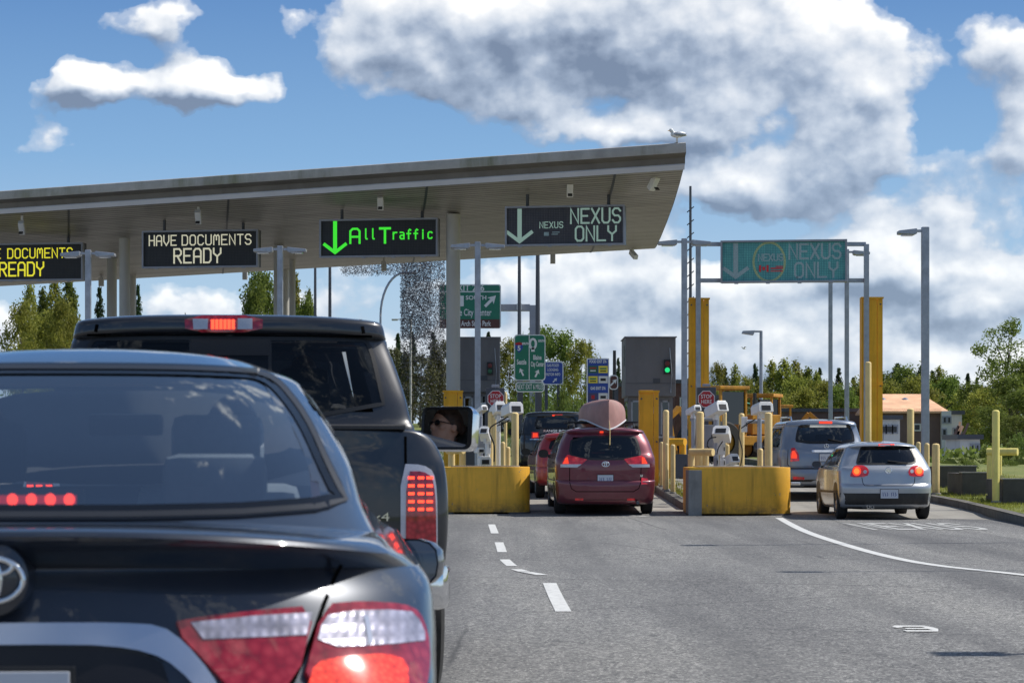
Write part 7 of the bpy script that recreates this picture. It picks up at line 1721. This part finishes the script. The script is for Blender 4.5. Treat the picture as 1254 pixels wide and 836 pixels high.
def crown(kind, seed, H, Wd, leafs, nclump, per):
    rnd = random.Random(seed); mb = MB(); tips = []
    if kind == 'broad':
        for k in range(nclump):
            t = rnd.random() ** .8; z = H * (.20 + .78 * t); env = Wd * (math.sin(math.pi * clamp(.10 + .86 * t)) ** .65); a = rnd.random() * 6.28; r = env * rnd.random() ** .55
            c = Vector((r * math.cos(a), r * math.sin(a), z)); cr_ = Wd * rnd.uniform(.16, .34); tips.append(c)
            for _ in range(per):
                d = Vector((rnd.gauss(0, 1), rnd.gauss(0, 1), rnd.gauss(0, .75))); d = d.normalized() * cr_ * rnd.random() ** .45; leaf(mb, c + d, leafs, rnd)
    elif kind == 'poplar':
        for k in range(nclump):
            t = rnd.random(); z = H * (.08 + .92 * t); env = Wd * (1 - t) ** .45 * (.35 + .65 * min(1, t * 5)); a = rnd.random() * 6.28; r = env * rnd.random() ** .5
            c = Vector((r * math.cos(a), r * math.sin(a), z)); tips.append(c)
            for _ in range(per):
                d = Vector((rnd.gauss(0, .55), rnd.gauss(0, .55), rnd.gauss(0, 1.1))) * Wd * .19; leaf(mb, c + d, leafs, rnd)
    elif kind == 'conifer':
        nl = int(nclump / 7)
        for k in range(nl):
            t = k / nl; z = H * (.12 + .86 * t); env = Wd * (1 - t) ** .85 * rnd.uniform(.75, 1.15) + .12
            for q in range(7):
                a = rnd.random() * 6.28; ln = env * rnd.uniform(.6, 1.1); tips.append(Vector((ln * .6 * math.cos(a), ln * .6 * math.sin(a), z)))
                for _ in range(per):
                    r = ln * rnd.random() ** .7; leaf(mb, Vector((r * math.cos(a) + rnd.gauss(0, .14 * ln), r * math.sin(a) + rnd.gauss(0, .14 * ln), z - r * .28 + rnd.gauss(0, .12))), leafs, rnd, .8)
    elif kind == 'bush':
        for k in range(nclump):
            a = rnd.random() * 6.28; r = Wd * rnd.random() ** .5; z = H * (.15 + .75 * rnd.random()) * (1 - (r / Wd) ** 2 * .5); c = Vector((r * math.cos(a), r * math.sin(a) * .6, z)); tips.append(c)
            for _ in range(per):
                d = Vector((rnd.gauss(0, 1), rnd.gauss(0, 1), rnd.gauss(0, 1))).normalized() * H * .28 * rnd.random() ** .5; leaf(mb, c + d, leafs, rnd)
    return mb, tips
def trunkmb(kind, seed, H, Wd, tips):
    rnd = random.Random(seed + 9); mb = MB(); r0 = max(.1, H * .016)
    top = H * (.97 if kind == 'conifer' else .82); pts = [Vector((0, 0, -.5))] + [Vector((rnd.gauss(0, .02) * H * q, rnd.gauss(0, .02) * H * q, top * q)) for q in (.15, .3, .5, .7, .85, 1)]
    mb.tube(pts, [r0 * 1.3, r0, r0 * .85, r0 * .65, r0 * .45, r0 * .25, r0 * .08], 8)
    if kind in ('broad', 'poplar'):
        for c in rnd.sample(tips, min(16, len(tips))):
            z = clamp(c.z * .7, H * .15, top); b = pts[-1] * (z / top); b.z = z; mid = b.lerp(c, .5) + Vector((0, 0, .1)); mb.tube([b, mid, c], [r0 * .35, r0 * .22, r0 * .06], 5)
    return mb
KINDS = {}
def kindmesh(key, kind, seed, H, Wd, leafs, nclump, per, mat):
    mb, tips = crown(kind, seed, H, Wd, leafs, nclump, per); o = mb.build('tmp', None, fix=False); me = o.data; me.materials.append(M[mat]); bpy.data.objects.remove(o)
    o = trunkmb(kind, seed, H, Wd, tips).build('tmp', None, fix=False); mt = o.data; mt.materials.append(M['bark']); bpy.data.objects.remove(o); KINDS[key] = (me, mt, H)
for args in (('broad1', 'broad', 1, 12, 3.7, .20, 75, 75, 'leaf'), ('broad2', 'broad', 2, 12, 4.2, .20, 80, 75, 'leaf_y'), ('airy', 'broad', 3, 16, 3.9, .17, 62, 85, 'leaf'), ('poplar1', 'poplar', 4, 12, 2.1, .18, 90, 60, 'leaf_y'), ('poplar2', 'poplar', 5, 12, 1.8, .18, 80, 60, 'leaf'),
             ('conifer1', 'conifer', 6, 13, 2.4, .17, 175, 36, 'leaf_d'), ('conifer2', 'conifer', 7, 13, 3.1, .18, 175, 38, 'leaf_d'), ('brown', 'broad', 8, 10, 3.0, .18, 70, 70, 'leaf_b'), ('bush1', 'bush', 9, 2.2, 2.6, .12, 40, 70, 'leaf_l'), ('bush2', 'bush', 10, 2.0, 2.2, .10, 34, 70, 'leaf'),
             ('brown2', 'poplar', 12, 10, 2.2, .17, 85, 60, 'leaf_b')):
    kindmesh(*args)
LAB = {'broad1': 'green broadleaf tree', 'broad2': 'olive green broadleaf tree', 'airy': 'tall airy tree with gaps in its crown', 'poplar1': 'upright olive green tree', 'poplar2': 'upright green tree', 'conifer1': 'dark pointed conifer', 'conifer2': 'wide dark conifer', 'brown': 'brownish green tree', 'brown2': 'narrow brownish tree', 'bush1': 'fresh green shrub', 'bush2': 'green shrub'}
def short(l):
    w = l.split()
    return ' '.join(w) if len(w) <= 16 else ' '.join([x for x in w if x not in ('the', 'one,', 'a')][:16])
def plant(key, px, pyt, Y, wpx, where, name=None, group=None, e=0.0, rot=None):
    me, mt, H = KINDS[key]; b = onG(px, Y); h = P(px, pyt, Y).z - b.z; s = h / H
    base_w = {'broad1': 7.4, 'broad2': 8.4, 'airy': 7.8, 'poplar1': 4.2, 'poplar2': 3.6, 'conifer1': 4.8, 'conifer2': 6.2, 'brown': 6.0, 'brown2': 4.4, 'bush1': 6.6, 'bush2': 5.6}[key]
    sx = (wpx * Y / F) / base_w * (1.3 if px > 850 and 'bush' not in key else 1.12)
    nm = name or ('shrub' if 'bush' in key else 'conifer' if 'conifer' in key else 'tree')
    t = empty(nm, b, (rot if rot is not None else random.random() * 6.28), short(LAB[key] + ' ' + where), 'shrub' if 'bush' in key else 'tree', group or ('shrubs on the bank' if 'bush' in key else 'trees behind the crossing')); t.scale = (sx, sx, s)
    link_mesh('crown', me, None, t); link_mesh('trunk', mt, None, t)
random.seed(21)
T = [  # left, behind the canopy
 ('poplar1', 36, 352, 150, 36, 'at the far left under the canopy edge'), ('poplar2', 52, 362, 160, 34, 'second from the left under the canopy'), ('poplar1', 68, 347, 155, 40, 'third from the left, under the yellow lettered sign'), ('poplar2', 84, 344, 152, 36, 'left of the left lamp post'), ('broad2', 60, 385, 148, 80, 'low at the far left in front of upright ones'),
 ('conifer1', 122, 345, 170, 34, 'between the left lamp post and the left columns'), ('conifer1', 169, 342, 165, 28, 'just right of the left pair of columns'), ('conifer2', 137, 360, 175, 40, 'behind the left pair of columns'),
 ('broad1', 322, 333, 150, 62, 'left of the middle canopy columns'), ('poplar1', 362, 345, 158, 30, 'right of the middle canopy columns'), ('poplar2', 378, 362, 160, 22, 'small, further right of the middle columns'), ('conifer1', 227, 378, 190, 8, 'tiny top peeking over the pickup roof, left'),
 # belt behind the wire sculpture
 ('conifer2', 470, 410, 185, 34, 'leftmost of the belt behind the wire sculpture'), ('conifer1', 487, 404, 188, 30, 'second of the belt behind the wire sculpture'), ('conifer2', 505, 402, 186, 34, 'third of the belt behind the wire sculpture'), ('brown', 480, 428, 165, 44, 'low at the left of the brown belt'), ('brown2', 497, 432, 163, 30, 'in the middle of the brown belt'), ('brown', 515, 436, 160, 46, 'before the wire sculpture trunk'), ('brown2', 533, 425, 164, 32, 'right of the wire sculpture trunk'),
 ('brown', 548, 418, 166, 40, 'behind the round column foot'), ('conifer1', 530, 402, 190, 30, 'behind the sculpture at its right'), ('conifer1', 555, 404, 190, 26, 'behind the round canopy column'), ('conifer1', 598, 402, 180, 28, 'rising behind the left booth'), ('conifer1', 575, 410, 184, 26, 'at the left rim of the left booth roof'), ('broad2', 590, 420, 170, 50, 'behind the left booth'),
 ('broad2', 625, 416, 150, 46, 'between the left booth and the Seattle sign'), ('broad1', 660, 402, 152, 60, 'behind the Seattle sign'), ('broad1', 690, 408, 148, 56, 'behind the blue services sign'), ('broad2', 712, 418, 146, 44, 'right of the blue services sign'), ('poplar2', 722, 424, 160, 16, 'thin, left of the logo sign top'), ('broad1', 648, 425, 145, 50, 'low behind the Seattle sign legs'), ('conifer1', 757, 434, 175, 20, 'between the logo sign and the right booth'), ('conifer1', 765, 452, 170, 22, 'beside the right booth corner'),
 ('bush1', 650, 476, 118, 56, 'below the Seattle sign'), ('bush1', 690, 470, 112, 50, 'behind the black vehicle, left'), ('bush1', 718, 472, 116, 50, 'behind the canoe'), ('bush1', 668, 488, 106, 60, 'low behind the black vehicle'), ('bush2', 705, 484, 108, 50, 'between vehicle and logo sign'), ('bush2', 742, 492, 106, 40, 'under the logo sign'), ('bush1', 630, 480, 125, 40, 'at the left of the sign legs'),
]
R_ = [('broad2', 879, 446, 190, 26), ('conifer1', 888, 446, 200, 22), ('poplar1', 900, 452, 190, 22), ('broad2', 913, 462, 185, 30), ('conifer2', 925, 441, 205, 30), ('poplar1', 946, 448, 190, 36), ('poplar1', 962, 446, 188, 40), ('poplar1', 975, 448, 192, 40), ('poplar2', 990, 456, 190, 30), ('conifer1', 1004, 446, 210, 22), ('poplar1', 1000, 460, 186, 26), ('conifer1', 1027, 446, 208, 26),
      ('poplar2', 1015, 470, 190, 26), ('conifer1', 1045, 458, 205, 24), ('broad2', 1040, 478, 186, 34), ('conifer2', 1098, 441, 200, 52), ('broad1', 1110, 450, 192, 50), ('broad2', 1090, 468, 186, 40), ('poplar2', 1130, 450, 190, 30), ('poplar1', 1150, 455, 195, 34), ('conifer1', 1185, 453, 205, 24), ('conifer1', 1196, 458, 203, 20), ('poplar2', 1165, 466, 188, 34), ('broad2', 1178, 480, 180, 40), ('broad1', 1060, 470, 192, 40),
      ('airy', 1230, 390, 165, 72), ('broad1', 1236, 462, 150, 66), ('broad2', 1205, 478, 158, 52), ('broad1', 1262, 440, 160, 60), ('broad1', 1215, 500, 140, 46), ('broad1', 1246, 510, 125, 50), ('poplar1', 932, 468, 184, 30), ('broad2', 985, 476, 182, 50), ('broad2', 950, 482, 180, 50), ('broad2', 1140, 478, 182, 44), ('airy', 855, 470, 185, 20)]
near = [(838, 'the tall radio mast'), (866, 'the left gantry leg'), (900, 'the digger'), (932, 'the cobra head lamp'), (965, 'the grey blue vehicle'), (1017, 'the slim lamp post'), (1037, 'the lamp post right of the teal sign'), (1067, 'the right gantry leg'), (1100, 'the orange roofed building'), (1133, 'the single headed lamp post'), (1180, 'the white shed'), (1219, 'the lemon bollard'), (1254, 'the right edge')]
for i, (k, px, pyt, Y, w_) in enumerate(R_):
    ref = min(near, key=lambda q: abs(q[0] - px)); sd_ = 'left of' if px < ref[0] - 2 else 'right of' if px > ref[0] + 2 else 'directly behind'
    size = 'taller' if pyt < 450 else 'middling' if pyt < 464 else 'low'
    T.append((k, px, pyt, Y, w_, '%s one, %s %s' % (size, sd_, ref[1])))
seen_l = {}
for it in T:
    where = it[5]; key = (it[0], where)
    if key in seen_l: where += ', nearer one' if it[3] < seen_l[key] else ', farther one'
    seen_l[key] = it[3]
    plant(it[0], it[1], it[2], it[3], it[4], where)
for i, (k, px, pyt, Y, w_) in enumerate(sorted((('broad2', 868, 470, 176, 40), ('broad1', 905, 474, 178, 44), ('broad2', 1012, 468, 184, 46), ('broad1', 1030, 474, 180, 46), ('broad2', 1058, 462, 186, 44), ('broad1', 1078, 458, 190, 44), ('broad2', 1122, 462, 184, 46), ('broad1', 1160, 462, 186, 46), ('conifer2', 1142, 450, 200, 34), ('broad1', 1192, 470, 170, 50), ('broad2', 1222, 470, 160, 54), ('broad1', 1254, 478, 142, 60), ('broad2', 975, 462, 186, 44), ('broad2', 1000, 466, 187, 40),
                                ('broad2', 28, 372, 140, 50), ('broad2', 78, 368, 142, 50), ('broad1', 315, 350, 145, 46), ('broad1', 375, 366, 150, 36)), key=lambda q: q[1])):
    ref = min(near + [(28, 'the left edge'), (78, 'the left lamp post foot'), (315, 'the canopy columns'), (375, 'the dark pole pair')], key=lambda q: abs(q[0] - px))
    plant(k, px, pyt, Y, w_, 'in the lower row, %s from left, near %s' % (('first second third fourth fifth sixth seventh eighth ninth tenth eleventh twelfth thirteenth fourteenth fifteenth sixteenth seventeenth eighteenth').split()[i], ref[1].replace('grey blue vehicle', 'grey vehicle').replace('the lamp post right of the teal sign', 'the teal sign').replace('the single headed lamp post', 'the right lamp').replace('the orange roofed building', 'the orange roof')))
# far hedge line that closes the horizon
def hedge(name, px0, px1, pyt, Y, label, mat='leaf', dens=26):
    rnd = random.Random(int(px0)); mb = MB(); x0 = onG(px0, Y).x; x1 = onG(px1, Y).x; n = int((x1 - x0) * dens * 2.2)
    for i in range(n):
        x = rnd.uniform(x0, x1); zb = gz(x, Y); h = (P(0, pyt, Y).z - zb) * (.72 + .28 * math.sin(x * .9) * math.sin(x * .37 + 2)); leaf(mb, Vector((x, Y + rnd.uniform(-1.5, 1.5), zb + h * rnd.random())), .22, rnd)
    o = mb.build(name, M[mat], fix=False); tag(o, label, 'undergrowth', kind='stuff')
hedge('undergrowth', 430, 640, 470, 172, 'dense dark undergrowth below the brown tree belt', 'leaf_b'); hedge('undergrowth', 620, 770, 462, 156, 'dense green undergrowth behind the road signs', 'leaf'); hedge('undergrowth', 845, 1300, 500, 196, 'dense green undergrowth below the trees on the right', 'leaf'); hedge('undergrowth', -40, 430, 440, 200, 'dense undergrowth behind the pickup', 'leaf')
hedge('undergrowth', 1150, 1300, 563, 82, 'low leafy weeds right behind the planter walls', 'leaf_l', 30)
hedge('undergrowth', 1145, 1300, 540, 110, 'leafy ground cover behind the planter walls', 'leaf', 30)
for a in (('bush2', 1184, 562, 74, 34, 'on top of the planter wall'), ('bush1', 1240, 540, 86, 44, 'behind the lemon guard rail'), ('bush2', 1165, 572, 80, 26, 'left behind the planter wall'), ('bush1', 1212, 542, 92, 44, 'between white shed and lemon bollard'), ('bush1', 1150, 556, 84, 40, 'behind the thick short bollard'), ('bush1', 1246, 528, 96, 60, 'at the right edge above the planter wall'), ('bush2', 1196, 556, 84, 40, 'just left of the lemon guard rail'), ('bush2', 1228, 560, 78, 40, 'just right of the lemon bollard')): plant(*a)
# grass blades on the verge and weeds along the kerbs
def blades(name, region, n, h, label, mat='leaf_y', seed=3):
    rnd = random.Random(seed); mb = MB()
    for _ in range(n):
        x, y, z = region(rnd); a = rnd.random() * 6.28; l = h * rnd.uniform(.5, 1.4); w_ = l * .10; lean = Vector((rnd.gauss(0, .3), rnd.gauss(0, .3), 1)) * l; u = Vector((math.cos(a), math.sin(a), 0)) * w_; c = Vector((x, y, z))
        mb.add([c - u, c + u, c + lean], [(0, 1, 2)])
    tag(mb.build(name, M[mat], fix=False), label, 'grass', kind='stuff')
def verge_pt(rnd): y = rnd.uniform(46, 72) if rnd.random() < .8 else rnd.uniform(46, 54); x = kx(y) + .22 + 4.5 * rnd.random() ** 1.5; return x, y, gz(kx(y), y) + .12
blades('grass', verge_pt, 26000, .06, 'short dry grass on the verge inside the kerb')
def isl_pt(rnd): y = rnd.uniform(54, 80); e = i_l.x + (i_n.x - i_l.x) * clamp((i_l.y - y) / (i_l.y - i_n.y)); return e + .25 + rnd.random() ** 2 * .5, y, gz(3, y) + .12
blades('weeds', isl_pt, 2500, .09, 'weeds along the kerb beside the minivan', seed=8)
def left_pt(rnd): y = rnd.uniform(85, 128); x = rnd.uniform(-6, 2.2); return x, y, gz(x, y) - .02
blades('grass', left_pt, 22000, .12, 'green grass on the bank behind the left barrier', 'leaf_l', seed=5)
# ------------------------------------------------------------------ distant buildings
M['brick'] = pmat('brick_red', (.13, .06, .05), .85, var=.3, vs=4, dirt=(.05, .04, .04), dscale=1, damt=.5); M['brownwall'] = pmat('brown_wall', (.15, .10, .09), .85, var=.2, vs=.6, dirt=(.16, .10, .08), dscale=.5, damt=.5)
M['tile'] = pmat('orange_roof', (.80, .46, .27), .7, var=.2, vs=1.2, bump=.4, bs=8); M['stucco'] = pmat('white_stucco', (.62, .62, .60), .8, var=.08, vs=.8, dirt=(.35, .33, .30), dscale=1, damt=.5); M['awning'] = pmat('green_awning', (.05, .26, .14), .6, var=.1); M['win'] = pmat('dark_window', (.02, .025, .03), .15, var=.3)
def house(name, px0, px1, pyt, pyb, Y, d, mat, label, wins=(), roof=None, winmat='win'):
    a = P(px0, pyb, Y); b = P(px1, pyt, Y); W, H = b.x - a.x, b.z - a.z; t = empty(name, (a.x + W / 2, Y, a.z), 0, label, 'building')
    mb = MB(); mb.box((0, d / 2, H / 2 - .5), (W, d, H + 1)); mb.build('wall', M[mat], t)
    for (x0, x1, y0, y1) in wins:
        c = P((x0 + x1) / 2, (y0 + y1) / 2, Y) - t.location; w_, h_ = (x1 - x0) * Y / F, (y1 - y0) * Y / F
        mb = MB(); mb.box((c.x, -.03, c.z), (w_ + .16, .05, h_ + .16)); f = mb.build('window', M['stucco' if mat != 'stucco' else 'greysteel'], t); mb = MB(); mb.box((c.x, -.062, c.z), (w_, .012, h_)); mb.build('pane', M[winmat], f)
    if roof == 'gable':
        mb = MB(); e = .35; x0, x1 = -W / 2 - e, W / 2 + e; mb.add([(x0, -e, H - .1), (x1, -e, H - .1), (x1 - .8, d / 2, H + 1.0), (x0 + .3, d / 2, H + 1.0), (x1, d + e, H - .1), (x0, d + e, H - .1), (x0, -e, H - .22), (x1, -e, H - .22), (x1, d + e, H - .22), (x0, d + e, H - .22)], [(0, 1, 2, 3), (3, 2, 4, 5), (1, 4, 2), (0, 3, 5), (0, 6, 7, 1), (1, 7, 8, 4), (4, 8, 9, 5), (5, 9, 6, 0), (6, 9, 8, 7)]); mb.build('roof', M['tile'], t)
    elif roof == 'flat': mb = MB(); mb.box((0, d / 2, H + .05), (W + .3, d + .3, .22)); mb.build('roof', M['darkgrey'], t)
    return t, W, H
t, W, H = house('building', 1081, 1153, 501, 556, 150, 9, 'brownwall', 'long dark brick building with orange roof', [(1120, 1126, 520, 526)], 'gable')
for px in (1090, 1118): c = P(px, 490, 150) - t.location; mb = MB(); mb.lathe([(c.z - .5, .12), (c.z - .1, .12), (c.z - .05, .28), (c.z + .15, .2), (c.z + .25, 0)], c=(c.x, 3, 0), n=14, axis='z'); mb.build('roof_vent', M['galv'], t, smooth=40)
mb = MB(); mb.box((0, 0, 0), (.1, .1, .1)); 
house('building', 1153, 1165, 503, 556, 149.6, 5, 'stucco', 'narrow pale gable end between the brick wall and the white block', [(1155.5, 1158, 511, 517), (1161, 1163.5, 511, 517), (1155, 1158, 526, 532)])
house('building', 1165, 1178, 506, 556, 151, 6, 'stucco', 'white two storey block at the right of the orange roof', [(1168, 1171, 525, 532), (1173.5, 1176.5, 525, 532)], 'flat'); house('shed', 1176, 1200, 536, 562, 118, 4, 'stucco', 'small white shed in front of the white block', [(1190, 1192, 545, 553), (1196, 1198, 545, 553)], 'flat')
t, W, H = house('building', 1079, 1102, 512, 548, 135, 5, 'stucco', 'low pale building with window row behind the hatchback', [(1081, 1084, 522, 529), (1086, 1092, 522, 529), (1094, 1098, 522, 529)], 'flat')
rnd = random.Random(5)
for k in range(7):
    a = onG(1160 + k * 2.3, 130); mb = MB(); tp = a + Vector((rnd.uniform(.1, .6), .3, rnd.uniform(1.2, 2.1))); mb.box((a + tp) / 2, (.12, .06, (tp - a).length), Matrix.Rotation(R(rnd.uniform(8, 28)), 3, 'Y')); tag(mb.build('plank', M['tile' if k % 2 else 'brownwall']), 'rusty red plank leaning beside the white shed', 'plank', 'planks leaning beside the white shed')
house('building', 960, 1080, 503, 545, 160, 7, 'brownwall', 'long low brown building behind the grey blue vehicle', [], 'flat'); t, W, H = house('building', 876, 900, 487, 545, 140, 6, 'brick', 'small brick building with green awning behind the right stop sign', [(884, 887, 496, 508), (892, 895, 492, 506)], 'flat')
c = P(908, 490, 138) - t.location; mb = MB(); mb.add([(c.x - .55, 0, c.z + .25), (c.x + .55, 0, c.z - .08), (c.x + .7, -2, c.z - .25), (c.x - .5, -2, c.z + .05)], [(0, 1, 2, 3)]); mb.add([(c.x - .55, 0.01, c.z + .22), (c.x + .55, 0.01, c.z - .11), (c.x + .7, -1.99, c.z - .28), (c.x - .5, -1.99, c.z + .02)], [(3, 2, 1, 0)]); mb.build('awning', M['awning'], t)
house('building', 746, 768, 472, 540, 150, 8, 'brick', 'dark brick building left of the right booth', [(752, 755, 490, 500)], 'flat'); house('building', 826, 846, 468, 545, 150, 8, 'brick', 'dark brick building between the right booth and the gantry leg', [(834, 837, 488, 498)], 'flat')
house('building', 466, 490, 505, 530, 160, 6, 'brownwall', 'low dark building beside the parked car', [], 'flat')
# ------------------------------------------------------------------ birds
def gull(loc, s, label, flying=False):
    t = empty('gull', loc, .4, label, 'bird'); t.scale = (s, s, s); mb = MB()
    mb.ball((0, 0, .22), (.19, .10, .085), 18, 12); mb.ball((-.17, 0, .33), (.062, .052, .055), 14, 10); mb.cyl((-.10, 0, .24), (-.165, 0, .33), .06, 12, .045); mb.cyl((.12, 0, .22), (.30, 0, .215), .055, 8, .015)
    remeshed(mb, 'figure', .012, t, [M['signwhite']], lambda c: 0, 3); mb = MB(); mb.cyl((-.22, 0, .325), (-.275, 0, .31), .014, 6, .004); mb.build('beak', M['yellow'], t)
    for s_ in (-1, 1):
        mb = MB()
        if flying: mb.add([(.04, s_ * .06, .25), (-.10, s_ * .06, .25), (-.12, s_ * .35, .38), (-.02, s_ * .68, .34), (.06, s_ * .35, .36)], [(0, 1, 2, 3, 4)])
        else: mb.ball((.06, s_ * .075, .235), (.19, .035, .065), 14, 8)
        mb.build('wing', M['galv' if not flying else 'darkgrey'], t, smooth=50)
        if not flying: mb = MB(); mb.cyl((.0, s_ * .035, .15), (.0, s_ * .035, 0), .008, 6); mb.cyl((.0, s_ * .035, .005), (-.05, s_ * .04, .005), .008, 5); mb.build('leg', M['orangeglow'] if False else M['cream'], t)
g0 = cdir(.015, .05); gull(Vector((P(829, 0, g0.y).x, g0.y, 9.125)), .95, 'white gull with grey wings perched on the right tip of the canopy'); gull(P(911, 429, 150), .55, 'tiny dark bird flying below the teal sign', True)
